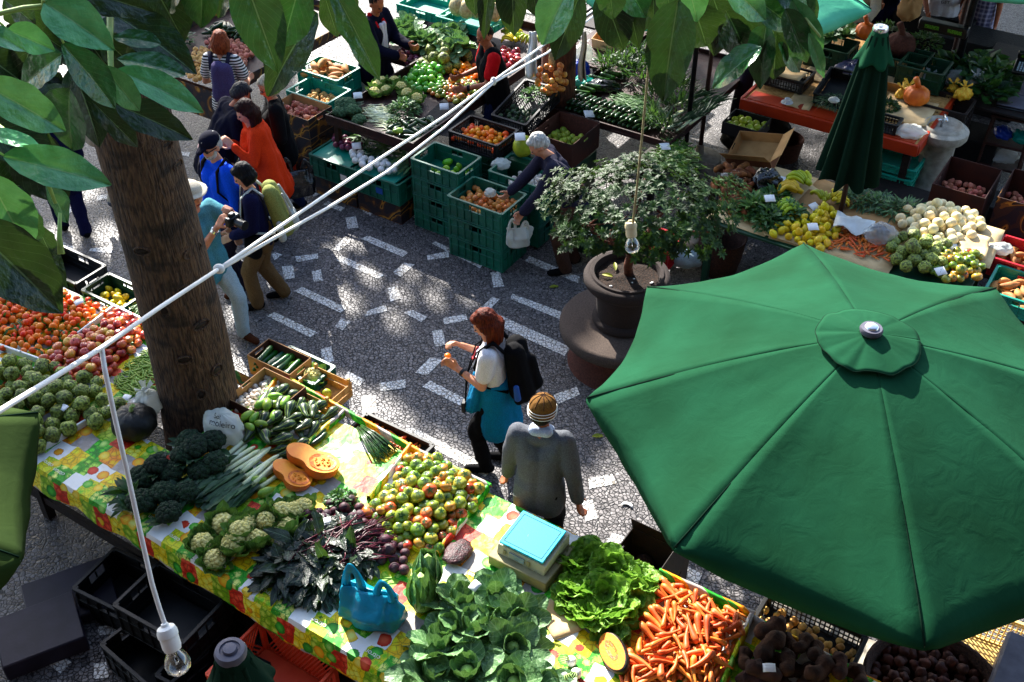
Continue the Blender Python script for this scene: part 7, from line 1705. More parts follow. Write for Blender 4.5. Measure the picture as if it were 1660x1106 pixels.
def right_back():
    z=.95
    t=thing('counter','shaded counter with a bright orange edge behind the closed parasol','counter',UV2(-3.06,12.15,0),GA)
    b=MB(); b.box((0,0,z-.03),(1.96,2.26,.05)); b.obj('tabletop',MT['wood_raw'],t)
    for x,y,sx,sy in ((0,-1.15,2.02,.04),(1.0,0,.04,2.26),(-1.0,0,.04,2.26)):
        b=MB(); b.box((x,y,z-.055),(sx,sy,.13)); b.obj('edge_board',MT['counter_orange'],t,bevel=.006)
    b=MB(); b.box((0,-1.0,z+.0),(1.9,.22,.012)); b.obj('painted_strip',MT['counter_orange'],t)
    for x in (-.9,.9):
        for y in (-1.05,1.05): b=MB(); b.box((x,y,(z-.06)/2),(.08,.08,z-.06)); b.obj('leg',MT['wood_dark'],t)
    def on(px,py,h,w,d,m1,m2,l,**k): p=P(px,py,z+h); return cardbox(0,0,z+h+.012,w,d,h,m1,m2,l,at=(p.x,p.y,0),**k)
    for i,(u,v,w,hh,l) in enumerate(((-3.75,10.62,.5,.38,'dark box added to darken the ground under the left end of the orange counter'),(-3.2,10.7,.5,.30,'dark box added to darken the ground under the middle of the orange counter'),(-2.6,10.6,.5,.34,'dark box added to darken under the orange counter by the closed parasol'))):
        b=MB(); b.box((0,0,hh/2),(w,.4,hh)); o=b.obj('storage_box',MT['wood_dark'],None,at(u,v),(0,0,GA+.1*i),bevel=.01); tag(o,l,'box')  # boxes added to blacken the open ground under the counter
    for i,(x,y,w,d,hh,l) in enumerate(((1590,215,.5,.5,.45,'dark box added to darken the gap between the fountain and the brown stool'),(1640,330,.6,.4,.3,'dark box added to darken the ground behind the right cartons'),(1600,60,1.2,.6,.9,'black block added to darken the background before the plaid shirted shopper'),(1520,20,1.0,.5,.9,'black block added to darken the background before the printed tee shirt'))):
        p=P(x,y,hh); b=MB(); b.box((0,0,hh/2),(w,d,hh)); o=b.obj('storage_box',MT['black_cloth'],None,(p.x,p.y,0),(0,0,GA),bevel=.01); tag(o,l,'box')  # plain black blocks added to darken the back right
    # cup and saucer
    p=P(1276,165,z+.03); c=thing('coffee_cup','white coffee cup on its saucer on the orange counter edge','cup',(p.x,p.y,z+.008))
    b=MB(); b.lathe([(.002,.002),(.03,.004),(.068,.016),(.066,.019),(.03,.009),(.002,.008)],24); b.obj('saucer',MT['white_plastic'],c,smooth=180)
    b=MB(); b.lathe([(.018,.009),(.024,.02),(.033,.06),(.030,.06),(.02,.02),(.001,.018)],20); b.obj('cup',MT['white_plastic'],c,smooth=180)
    b=MB(); b.tube([(.031,0,.05),(.05,0,.05),(.052,0,.032),(.028,0,.025)],.004,6); b.obj('handle',MT['white_plastic'],c,smooth=180)
    for i,(x,y,w,d,rz,l,m) in enumerate(((1300,165,.26,.34,.1,'small pale cardboard sheet beside the coffee cup','cardboard_pale'),(1330,120,.36,.4,-.05,'cardboard sheet behind the coffee cup','cardboard_pale'),(1345,90,.45,.4,.0,'wide cardboard sheet at the back of the counter','cardboard'),(1470,180,.55,.6,.05,'large cardboard sheet under the ribbed pumpkin','cardboard_pale'))):
        p=P(x,y,z+.012); sheet(0,0,p.z+.006*i,w,d,m,l,'cardboard','cardboard_sheet',GA+rz,.01,.005,at=p,seed=i)
    p=P(1278,125,z+.1); crate(0,0,z+.16,.48,.36,.14,'crate_black','black tray holding a bare board on the counter','mesh',at=(p.x,p.y,0)); sheet(1278,118,z+.18,.36,.26,'cardboard_pale','bare cardboard board lying in the black tray','cardboard','cardboard_sheet',GA,.006)
    p=P(1362,150,z+.1); crate(0,0,z+.22,.42,.5,.14,'crate_black','black crate of dark beans propped beside the closed parasol','slot',at=(p.x,p.y,0),tiltx=R(14)); 
    p=P(1352,168,z+.1); o=link('bean_heap',bunch_mesh('foliage',('kale_leaf','leek_leaf'),220,.17,.15,.05,.09,.012,120,'tip',.1,.02,2,3),None,(p.x,p.y,z+.12)); tag(o,'dark thin beans in the propped black crate','beans')
    blobbag(1352,162,z+.16,(.06,.05,.03),'bag_milky','scrap of clear bag on the dark thin beans',31,knot=False)
    blobbag(1378,115,z,(.22,.15,.12),'bag_violet','slumped violet black bag behind the closed parasol',33,.4,knot=False,amp=.3)
    for i,(x,y,mat,l) in enumerate(((1350,72,'crate_dark_green','dark green crate of artichokes at the back of the counter'),(1470,90,'crate_dark_green','dark green crate of a big red pumpkin in the shade'),(1500,105,'crate_dark_green','dark green crate of herbs in the shade, by the post'))):
        p=P(x,y,z+.25); crate(0,0,z+.27,.5,.4,.26,mat,l,'slot',at=(p.x,p.y,0))
    for i,(x,y) in enumerate(((1350,48),(1362,42),(1372,52),(1380,45),(1345,55))): 
        p=P(x,y,z+.34); t2=veg('collard',0,0,p.z-.06,'yellow green artichoke like head in the back crate','artichoke',.55,i,(0,0),i,'artichoke','green heads in the back crate',at=(p.x,p.y,p.z-.06))
    def pumpkin(px,py,zz,s,mat,l,stem=True):
        p=P(px,py,zz+.1*s); t=thing('pumpkin',l,'pumpkin',(p.x,p.y,zz)); b=MB(); b.ell((0,0,.1*s),(.14*s,.14*s,.11*s),n=40,m=14,fn=lambda d:1-.09*abs(math.sin(5*math.atan2(d.y,d.x)))*(1-d.z*d.z)-.15*math.exp(-(1-abs(d.z))/.06)); b.obj('rind',MT[mat],t,smooth=180)
        b=MB(); b.tube([(0,0,.17*s),(-.02*s,0,.24*s),(-.05*s,0,.30*s)],[.035*s,.028*s,.03*s],8); b.obj('stem',MT[mat],t,smooth=180)
    pumpkin(1486,155,z+.03,1.05,'pumpkin_orange','bright orange ribbed pumpkin on cardboard on the counter')
    pumpkin(1460,72,z+.15,1.3,'stone_red','big dull red pumpkin in the shade')
    pumpkin(1404,50,z+.28,.9,'pumpkin_orange','pale orange squash between artichokes and closed parasol')
    for i,(x,y,r3,m,l) in enumerate(((1462,152,(.07,.05,.06),'kernel','knotted bag of yellow corn left of the ribbed pumpkin'),(1472,145,(.06,.05,.06),'kernel','smaller bag of corn touching the ribbed pumpkin'),(1562,152,(.10,.07,.08),'kernel','bag of bright yellow corn on the olive crate'),(1545,143,(.06,.05,.05),'kernel','small bag of corn left of the brightest one'),(1505,130,(.12,.09,.07),'bag_clear','torn clear bag behind the ribbed pumpkin'),(1580,135,(.12,.09,.1),'bag_clear','clear bag of dried mushrooms behind the yellow corn'),(1545,125,(.11,.09,.1),'bag_clear','clear bag of dried fruit in the shade'),(1475,212,(.17,.13,.06),'bag_milky','crumpled white bag hanging over the counter\'s front corner'))):
        blobbag(x,y,z+.02 if i!=7 else z-.02,r3,m,l,40+i,knot=i<6,amp=.25)
    herb(1440,170,z,.12,.12,.12,'leafy dark herbs right of the closed parasol','herbs',('herb_leaf','kale_leaf'),260,.05,.024,131)
    p=P(1437,196,z+.1); crate(0,0,z+.13,.28,.2,.13,'crate_black','small black tray at the front of the counter right of the parasol','mesh',at=(p.x,p.y,0))
    on(1460,115,.18,.46,.36,'cardboard','cardboard_pale','open cardboard box lying in the shade behind the ribbed pumpkin',tilt=(R(20),0))
    p=P(1535,172,z); crate(0,0,z+.06,.5,.42,.34,'scale_box' if False else 'wood_dark','olive dark crate under the bags of corn','slot',at=(p.x,p.y,0))
    for i,(x,y) in enumerate(((1560,100),(1590,105),(1620,115),(1580,120),(1610,130),(1640,110),(1545,95),(1600,90))):
        p=P(x,y,z+.2); o=link('leafy_greens',bunch_mesh('foliage',('kale_leaf','herb_leaf'),70,.2,.18,.22,.15,.10,140+i,'oval',.7,.08,3,4),None,(p.x,p.y,z),(0,0,i)); tag(o,'dark leafy greens heaped in the shade before the plaid shirt','greens','dark greens at the back right')
    herb(1440,48,z+.25,.2,.16,.16,'dark small leaved plants behind the closed parasol\'s cap','herbs',('kale_leaf','herb_leaf'),260,.06,.03,151); herb(1500,62,z+.25,.2,.16,.16,'dark herbs in the crate by the market post','herbs',('kale_leaf','herb_leaf'),260,.06,.03,152)
    slab_stall('produce_bench','shaded back bench of leafy greens at the top right',-2.05,.3,12.3,14.2,.93,'wood_dark',0)
    # hanging digital scale + floor scale
    p=P(1530,45,1.5); b=MB(); b.box((0,0,0),(.55,.12,.12)); o=thing('display_unit','dark digital display fixed on the market post','display',p,GA); b.obj('case',MT['black_plastic'],o,bevel=.01)
    b=MB(); b.box((-.12,-.063,0),(.16,.004,.04)); b.box((.14,-.063,0),(.16,.004,.04)); b.obj('digits',MT['screen_green'],o)
    p=P(1528,160,0); b=MB(); b.tube([P(1536,120,.6)*0+Vector((0,0,0)),(0,0,2.6)],.045,12); q=P(1545,128,.9); o=b.obj('market_post',MT['metal_dark'],None,(q.x,q.y,0)); tag(o,'dark metal post standing at the back right of the counter','post')
    q=P(1116,196,.8); b=MB(); b.tube([(0,0,0),(0,0,2.55)],.028,10); o=b.obj('market_post',MT['metal_dark'],None,(q.x,q.y,0)); tag(o,'thin dark post standing between leeks and green beans','post')
    st=thing('stool','dark brown wooden step stool carrying the digital shop scale','stool',P(1625,250,.3)*1,GA+R(4)); st.location.z=0; 
    h0=.82
    for x in (-.2,.2):
        for y in (-.16,.16): b=MB(); b.tube([(x*1.15,y*1.15,0),(x,y,h0)],.02,6); b.obj('leg',MT['wood_brown'],st)
    for zz in (.2,.48,h0): b=MB(); b.box((0,0,zz),(.46,.38,.03)); b.obj('shelf',MT['wood_brown'],st,bevel=.004)
    sp=st.location
    s=thing('digital_scale','dark digital scale with keypad and display on the brown stool','scale',(sp.x,sp.y,h0+.016),GA+R(4))
    b=MB(); b.box((0,0,.06),(.44,.36,.10)); b.obj('base',MT['black_plastic'],s,bevel=.01); b=MB(); b.box((0,0,.125),(.42,.34,.012)); b.obj('pan',MT['grey_plastic'],s,bevel=.004)
    b=MB(); b.box((0,.19,.24),(.06,.03,.34)); b.obj('mast',MT['metal_bright'],s); b=MB(); b.box((0,.2,.44),(.34,.20,.05),Matrix.Rotation(R(30),3,'X')); b.obj('keypad_housing',MT['black_plastic'],s,bevel=.008)
    b=MB()
    for i in range(9):
        for j in range(5): b.box(Matrix.Rotation(R(30),3,'X')@Vector((-.12+.03*i,-.07+.026*j,.03))+Vector((0,.2,.44)),(.02,.017,.008),Matrix.Rotation(R(30),3,'X'))
    b.obj('keys',MT['screen_lcd'],s); b=MB(); b.box((0,.30,.53),(.34,.05,.10),Matrix.Rotation(R(20),3,'X')); b.obj('display_case',MT['black_plastic'],s,bevel=.006); b=MB(); b.box((-.08,.272,.535),(.09,.003,.03),Matrix.Rotation(R(20),3,'X')); b.box((.08,.272,.535),(.09,.003,.03),Matrix.Rotation(R(20),3,'X')); b.obj('digits',MT['screen_green'],s)
    for i,(dz,m,l,dx) in enumerate(((.52,'bag_deep_blue','blue bag on the upper shelf of the brown stool',-.08),(.52,'bag_turquoise','turquoise bag on the upper shelf of the brown stool',.12),(.24,'bag_clear','clear bag on the lower shelf of the brown stool',0))):
        blobbag(0,0,dz,(.10 if i<2 else .17,.12,.07),m,l,60+i,knot=False,at=(sp.x+dx*UX,sp.y+dx*UY-.05,dz))
    # drinking fountain
    c=P(1530,203,.97); f=thing('stone_fountain','round pale stone fountain basin with a metal tap','fountain',(c.x,c.y,0))
    b=MB(); b.lathe([(.21,0),(.215,.05),(.19,.08),(.175,.5),(.18,.78),(.20,.80)],36); b.obj('pedestal',MT['concrete'],f,smooth=50)
    b=MB(); b.lathe([(.18,.80),(.25,.82),(.275,.86),(.275,.93),(.25,.95),(.225,.955),(.215,.975),(.195,.985),(.17,.95),(.08,.92),(.001,.915)],44); b.obj('basin',MT['concrete'],f,smooth=40)
    b=MB(); b.tube([(0,.06,.92),(0,.06,1.03),(0,.03,1.07),(0,-.03,1.06),(0,-.06,1.03)],.014,10); b.tube([(-.05,.06,1.0),(.05,.06,1.0)],.012,8); b.obj('tap',MT['metal_bright'],f,smooth=180)
    # bags and stacked crates in front of the fountain
    for i,(x,y,w,h,m,l) in enumerate(((1460,318,.34,.30,'bag_turquoise','turquoise carrier bag nearest the thin leaved greens'),(1478,290,.34,.32,'bag_turquoise','turquoise carrier bag of fruit behind the nearest one'),(1524,295,.30,.34,'bag_blue','bright blue carrier bag with tied handles in front of the fountain'),(1508,322,.28,.26,'bag_turquoise','turquoise bag squeezed between blue bag and carton'))):
        p=P(x,y,.62); bag(0,0,0,w,.24,h,m,l,i*3+2,GA+i*.5,True,at=(p.x,p.y,.46))
    b=MB(); b.box((0,0,.22),(1.0,.5,.44)); p=P(1490,300,.62); o=b.obj('low_platform',MT['wood_dark'],None,(p.x,p.y,0),(0,0,GA)); tag(o,'low dark platform carrying the turquoise bags','platform')
    for i,(zt,l) in enumerate(((.62,'bright turquoise folded crate on top beside the closed parasol'),(.50,'turquoise folded crate under the top one'),(.38,'lowest turquoise folded crate beside the closed parasol'))):
        p=P(1450,255,.6); crate(0,0,zt,.58,.42,.10,'crate_teal',l,'slot',at=(p.x-.02*i,p.y,0))
    b=MB(); b.box((0,0,.13),(.5,.36,.26)); p=P(1450,255,.6); o=b.obj('crate_stand',MT['wood_dark'],None,(p.x,p.y,0),(0,0,GA)); tag(o,'dark box under the folded turquoise crates','box')
    # cartons of potatoes
    for i,(u,v,l,l2,sd) in enumerate(((-1.45,10.66,'tall printed carton of pink potatoes below the fountain','pink potato in the tall printed carton left of the other','11'),(-.84,10.76,'second tall printed carton of potatoes cut by the right edge','dull pink potato in the carton at the right edge','12'))):
        o=ubox(u,v,.95,.52,.66,.36,'printed_box' if i else 'box_red_brown','box_red_brown',l)
        heap('red_potato',PR['red_potato'],rect(at(u,v),.46,.58),.68,.07,62,l2,'red potato','potatoes in the tall carton %s'%('left' if i==0 else 'right'),'any',seed=91+i)
        b=MB(); b.box((0,0,.29),(.5,.6,.58)); oo=b.obj('crate_stand',MT['wood_dark'],None,at(u,v),(0,0,GA)); tag(oo,('dark stand under the left carton of pink potatoes','dark stand under the carton at the right edge')[i],'box')
        b=MB(); b.box((.02,-.333,.14),(.16,.003,.10)); link('paper_label',b.mesh('paper_label',MT['paper'],0),o) if i==0 else None
    o=ucrate(-.58,9.72,.86,.2,'crate_crimson','crimson crate of knobbly brown tubers at the right edge',.62,.44)
    heap('sweet_potato',PR['sweet_potato'],rect(at(-.58,9.72),.56,.38),.72,.1,30,'knobbly brown tuber in the crimson crate','tuber','tubers in the crimson crate','flat',seed=93,sc=(.6,.9),tilt=.5)
    blobbag(1622,402,.80,(.12,.08,.05),'bag_milky','crumpled white bag in the crimson crate',71,knot=False)
    o=ucrate(-.50,9.24,.82,.2,'crate_teal','turquoise crate of big sweet potatoes right of the open parasol',.62,.46)
    b=MB(); b.box((-.05,.19,.15),(.14,.004,.04)); link('red_label',b.mesh('red_label',MT['ink_red'],0),o)
    heap('sweet_potato',PR['sweet_potato'],rect(at(-.50,9.24),.56,.40),.68,.1,22,'big pale sweet potato right of the open parasol','sweet potato','sweet potatoes right of the open parasol','flat',seed=94,tilt=.5,sc=(.75,1.1))
    for i,(u,v,l) in enumerate(((-.58,9.72,'dark stand under the crimson crate'),(-.50,9.24,'dark stand under the turquoise sweet potato crate'))):
        b=MB(); b.box((0,0,.305),(.56,.40,.61)); oo=b.obj('crate_stand',MT['wood_dark'],None,at(u,v),(0,0,GA)); tag(oo,l,'box')
    ucrate(-.35,11.3,.9,.28,'crate_teal','turquoise crate at the right edge beside the brown stool',.5,.4)
    b=MB(); b.lathe([(.2,0),(.24,.25),(.22,.26),(.18,.02),(.001,.02)],30); p=P(1268,242,.1); o=b.obj('wicker_basket',MT['stone_red'],None,(p.x,p.y,0),smooth=60); tag(o,'dull red basket in the dark under the orange counter','basket')
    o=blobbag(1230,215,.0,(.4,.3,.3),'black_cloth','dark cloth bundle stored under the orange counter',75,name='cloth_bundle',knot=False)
    b=MB(); b.tube([(-.05,0,.0),(-.04,0,.5),(.02,.1,.9),(.25,.25,1.0)],.10,14); p=P(1195,235,.0); o=b.obj('rolled_fabric',MT['cloth_plum'],None,(p.x,p.y,0),smooth=180); tag(o,'rolled violet fabric hanging at the left end of the orange counter','fabric')
# ------------------------------------------------------------------ planter and potted bush
def planter():
    c=UV2(-3.50,7.26,0)
    t=thing('stone_planter','round dark stone planter urn standing on its circular stone bench','planter',c)
    b=MB(); b.lathe([(.50,0),(.46,.05),(.44,.30),(.50,.34)],40); b.obj('plinth',MT['stone_red'],t,smooth=40)
    b=MB(); b.lathe([(.001,.34),(.54,.34),(.575,.36),(.585,.39),(.585,.44),(.57,.465),(.545,.475),(.2,.478)],64); b.obj('bench_ring',MT['stone_bench'],t,smooth=50)
    b=MB(); b.lathe([(0.273,.478),(0.290,.50),(0.282,.54),(0.246,.56),(0.255,.60),(0.264,.72),(0.273,.82),(0.299,.86),(0.352,.885),(0.383,.925),(0.387,.965),(0.374,.995),(0.348,1.005),(0.330,1.003),(0.321,1.02),(0.295,1.02),(0.286,1.0),(0.282,.93),(.001,.93)],64)
    b.obj('urn',MT['stone_planter'],t,smooth=50)
    b=MB(); b.grid(lambda u,v:Vector((.28*v*math.cos(u*2*PI),.28*v*math.sin(u*2*PI),.955+.02*nz(v*3*math.cos(u*6.283),v*3*math.sin(u*6.283),1)+.03*(1-v))),40,12); b.obj('soil',MT['soil'],t,smooth=180)
    r=random.Random(4); b=MB()
    for k in range(9):
        a=r.uniform(0,6.28); q=.26*math.sqrt(r.random()); b.ell((q*math.cos(a),q*math.sin(a),.972),(.012*r.uniform(.5,1.4),.01,.006),None,7,5)
    b.obj('pebbles',MT['paper'],t,smooth=180)
    for i,(dx,dy) in enumerate(((-.10,.06),(-.13,-.03))):
        b=MB(); leaf_patch(b,Matrix.Rotation(i*1.2,4,'Z'),.10,.035,.5,.4,.02); o=b.obj('fallen_leaf',MT['yellow_leaf'],None,(c.x+dx,c.y+dy,.985),(.4,0,0),smooth=180); tag(o,('upper yellow leaf lying on the soil of the planter','lower yellow leaf lying on the soil of the planter')[i],'leaf')
    # bush
    bt=thing('potted_bush','wide bush with small glossy rosette leaves growing from the stone planter','bush',(c.x,c.y,.95))
    b=MB(); r=random.Random(8)
    b.tube([(.02,.02,0),(.0,.0,.12),(.03,.02,.26)],[.045,.04,.045],10)
    tips=[]
    for k in range(9):
        a=2*PI*k/9+r.uniform(-.3,.3); L=r.uniform(.45,.8)
        p1=Vector((.03+.12*math.cos(a),.02+.12*math.sin(a),.36)); p2=Vector((L*.6*math.cos(a),L*.6*math.sin(a),.52)); p3=Vector((L*math.cos(a),L*.9*math.sin(a),.62+r.uniform(-.08,.12)))
        b.tube([(.03,.02,.22),p1,p2,p3],[.028,.022,.015,.006],7); tips.append((p1,p2,p3))
        for _ in range(2):
            q=p2+Vector((r.uniform(-.25,.25),r.uniform(-.25,.25),r.uniform(.02,.25))); b.tube([p2,q],[.011,.004],5)
    b.obj('trunk',MT['bush_wood'],bt,smooth=180)
    b=MB()
    for k in range(1250):
        while True:
            d=Vector((r.gauss(0,1),r.gauss(0,1),r.gauss(0,1))).normalized()
            if d.z>-.45: break
        rad=r.uniform(.62,1.0)**.6*(1+.45*nz(d.x*2.2,d.y*2.2,d.z*2+5))
        q=Vector((d.x*.84*rad+.09,d.y*.72*rad,.76+d.z*.33*rad*(1+.25*nz(d.x*1.7,d.y*1.7,4))))
        if nz(q.x*3.2+9,q.y*3.2,q.z*3)>.27: continue
        ax=(d*.8+Vector((0,0,.7))+Vector((r.uniform(-.3,.3),r.uniform(-.3,.3),0))).normalized()
        nl=r.randint(8,11); L=r.uniform(.040,.062)
        ex=ax.orthogonal().normalized(); ey=ax.cross(ex)
        for i in range(nl):
            a=2*PI*i/nl+r.uniform(-.2,.2); o=(ex*math.cos(a)+ey*math.sin(a))*1.0+ax*r.uniform(.05,.7)
            leaf_patch(b,dirM(q,o,ax),L*r.uniform(.7,1.1),L*.34,.35,.25,.01,2,3,0,0,'tip')
    b.obj('crown',MT['bush_leaf'],bt,smooth=180)
    # terracotta pot edge seen near the bench
# ------------------------------------------------------------------ parasols
def parasol(c,zr,zh,r,ph,mat,label,val=.15,frill=.30,sag=.05,pole=True,seed=0,name='parasol',sq=0.0):
    t=thing(name,label,'parasol',(c[0],c[1],0))
    b=MB(); NR,NA=16,14
    def edge(f): 
        m=f-.5; a=PI/4*m
        return r*math.cos(PI/8)/math.cos(a)*(1-.055*(1-4*m*m))
    def zat(q,bump): return zh+(zr-zh)*(q**1.06)-sag*bump*math.sin(q*PI*.5)*q+.035*math.sin(q*PI)
    for s in range(8):
        a0=ph+s*PI/4
        def fn(u,v,a0=a0,s=s):
            a=a0+PI/4*u; bump=(1-(2*u-1)**2); e=edge(u)*(1-sq*max(0,-math.cos(a)))
            w=.010*nz(u*7+s*3,v*5,seed)*v+.012*math.sin((u*2-1)*14+v*9)*math.exp(-((abs(2*u-1)-.9)/.16)**2)*nz(v*6,s,seed+2)
            if v<=.86:
                q=v/.86; rr=.05+(e-.05)*q; z=zat(q,bump)+w
            else:
                q=(v-.86)/.14; dr=val*(.22+.78*bump**.7); 
                th=min(1,q*1.0); rr=e+.025*bump*math.sin(th*PI*.5)+.012*nz(u*6+s,q*2,seed); z=zat(1,bump)-dr*(th**1.35)+w
            return Vector((rr*math.cos(a),rr*math.sin(a),z))
        b.grid(fn,NA,NR+4)
    o=b.obj('canopy',MT[mat],t,smooth=180); sm=o.modifiers.new('t','SOLIDIFY'); sm.thickness=.003
    b=MB()
    for s in range(8):
        a=ph+s*PI/4; b.tube([Vector((q*math.cos(a)*r*(1-sq*max(0,-math.cos(a))),q*math.sin(a)*r*(1-sq*max(0,-math.cos(a))),zat(q,0)+.004)) for q in [.06+.94*i/12 for i in range(13)]],.0055,5)
    b.obj('seams',MT['parasol_dark_green'],t,smooth=180)
    b=MB()
    for s in range(8):
        a=ph+s*PI/4; b.tube([Vector((.05*math.cos(a),.05*math.sin(a),zh-.06)),Vector((r*.985*(1-sq)*math.cos(a),r*.985*(1-sq)*math.sin(a),zr-.03))],.010,6)
    b.obj('ribs',MT['wood_brown'],t)
    if frill:
        b=MB(); slope=(zr-zh)/r
        def ff(u,v):
            a=2*PI*u; rr=.045+(frill-.045)*v*(1+.10*nz(math.cos(a)*2,math.sin(a)*2,seed+1)); z=zat(max(0,(rr-.05)/(r-.05)),.3)+.010+v*(.012*abs(math.sin(a*4.5+2*nz(math.cos(a)*1.5,math.sin(a)*1.5,seed)))+.008*nz(math.cos(a)*4,math.sin(a)*4,seed+6))
            return Vector((rr*math.cos(a),rr*math.sin(a),z+.014))
        b.grid(ff,120,10); o=b.obj('vent_flap',MT[mat],t,smooth=180); sm=o.modifiers.new('t','SOLIDIFY'); sm.thickness=.003
        b=MB(); b.tube([ff(i/120,1.0) for i in range(121)],.004,5,caps=False); b.obj('flap_hem',MT['parasol_dark_green'],t,smooth=180)
    b=MB(); b.lathe([(.002,.0),(.062,.0),(.068,.02),(.060,.035),(.044,.036),(.002,.036)],32,(0,0,zh+.04)); b.obj('finial',[MT['grey_plastic']],t,smooth=50); b=MB(); b.lathe([(.040,.036),(.036,.046),(.028,.05),(.001,.052)],28,(0,0,zh+.041)); b.obj('finial_cap',[MT['metal_bright']],t,smooth=50)
    if pole:
        b=MB(); b.tube([(0,0,0),(0,0,zh-.02)],.026,12); b.obj('pole',MT['wood_brown'],t)
        b=MB(); b.lathe([(.001,.0),(.26,0),(.26,.06),(.05,.10),(.04,.22),(.001,.22)],28); b.obj('base',MT['concrete'],t)
    return t
def closed_parasol(c,ztop,zbot,rb,label,mat='parasol_dark_green',capmat='parasol_green',metal='metal_bright',seed=0,lean=(0,0),nf=9):
    t=thing('closed_parasol',label,'parasol',(c[0],c[1],0)); 
    b=MB(); hgt=ztop-zbot
    def fn(u,v):
        a=2*PI*u; q=v; rr=.075+(rb-.075)*q**.85
        f=1+(.10+.16*q)*math.cos(nf*a+1.2*nz(math.cos(a),math.sin(a),seed)+.5*q)+.06*nz(math.cos(a)*3,math.sin(a)*3,q*2+seed)
        z=ztop-.03-(hgt-.03)*q-(.025*math.cos(nf*a+2)+.03*nz(math.cos(a)*2,math.sin(a)*2,seed))*max(0,(q-.9)/.1)
        return Vector((rr*f*math.cos(a)+lean[0]*q,rr*f*math.sin(a)+lean[1]*q,z))
    b.grid(fn,144,26); b.obj('canopy',MT[mat],t,smooth=180,weld=.0004)
    b=MB()
    def cf(u,v):
        a=2*PI*u; rr=.062+.10*v**1.2; f=1+.13*v*math.cos(6*a+seed)+.05*nz(math.cos(a)*2,math.sin(a)*2,seed)
        return Vector((rr*f*math.cos(a),rr*f*math.sin(a),ztop+.01-.29*v-.02*v*math.cos(6*a+seed+.4)))
    b.grid(cf,96,12); o=b.obj('top_flap',MT[capmat],t,smooth=180,weld=.0004); sm=o.modifiers.new('t','SOLIDIFY'); sm.thickness=.003
    b=MB(); b.lathe([(.002,.0),(.066,.0),(.07,.02),(.062,.04),(.045,.042),(.043,.034),(.032,.034),(.028,.05),(.001,.052)],32,(0,0,ztop)); b.obj('finial',MT[metal],t,smooth=50)
    b=MB(); b.tube([(0,0,0),(0,0,ztop)],.025,12); b.obj('pole',MT['wood_brown'],t)
    b=MB(); b.lathe([(.001,.0),(.24,0),(.24,.06),(.05,.10),(.04,.2),(.001,.2)],28); b.obj('base',MT['concrete'],t)
    return t
def parasols():
    parasol((2.09,5.06),2.10,2.63,1.77,R(-2),'parasol_green','large open green parasol with ruffled top flap over the right stall',.15,.30,.03,seed=1,sq=.08)
    v0=P(62,888,2.1); parasol((v0.x-1.58,v0.y+.17,0),2.1,2.55,1.52,R(-9),'parasol_olive','olive green open parasol cut by the lower left edge',.17,.26,.04,seed=5)
    p=P(1427,50,2.72); closed_parasol(p,2.72,1.30,.25,'closed dark green parasol standing behind the banana stall',seed=2,lean=(-.02,-.05))
    p=P(375,1062,2.70); closed_parasol(p,2.70,1.0,.30,'closed dark parasol seen from above at the bottom edge','parasol_dark_green','parasol_dark_green','grey_plastic',7)
    p=P(1178,-115,2.75); parasol(p,2.25,2.75,1.65,R(12),'parasol_turquoise','pale turquoise open parasol behind the hanging leaves at the top right',.10,.25,.04,seed=9)
    p=P(1612,-165,2.75); parasol(p,2.25,2.75,1.6,R(20),'parasol_turquoise','pale turquoise open parasol just showing at the top right corner',.10,.25,.04,seed=12)
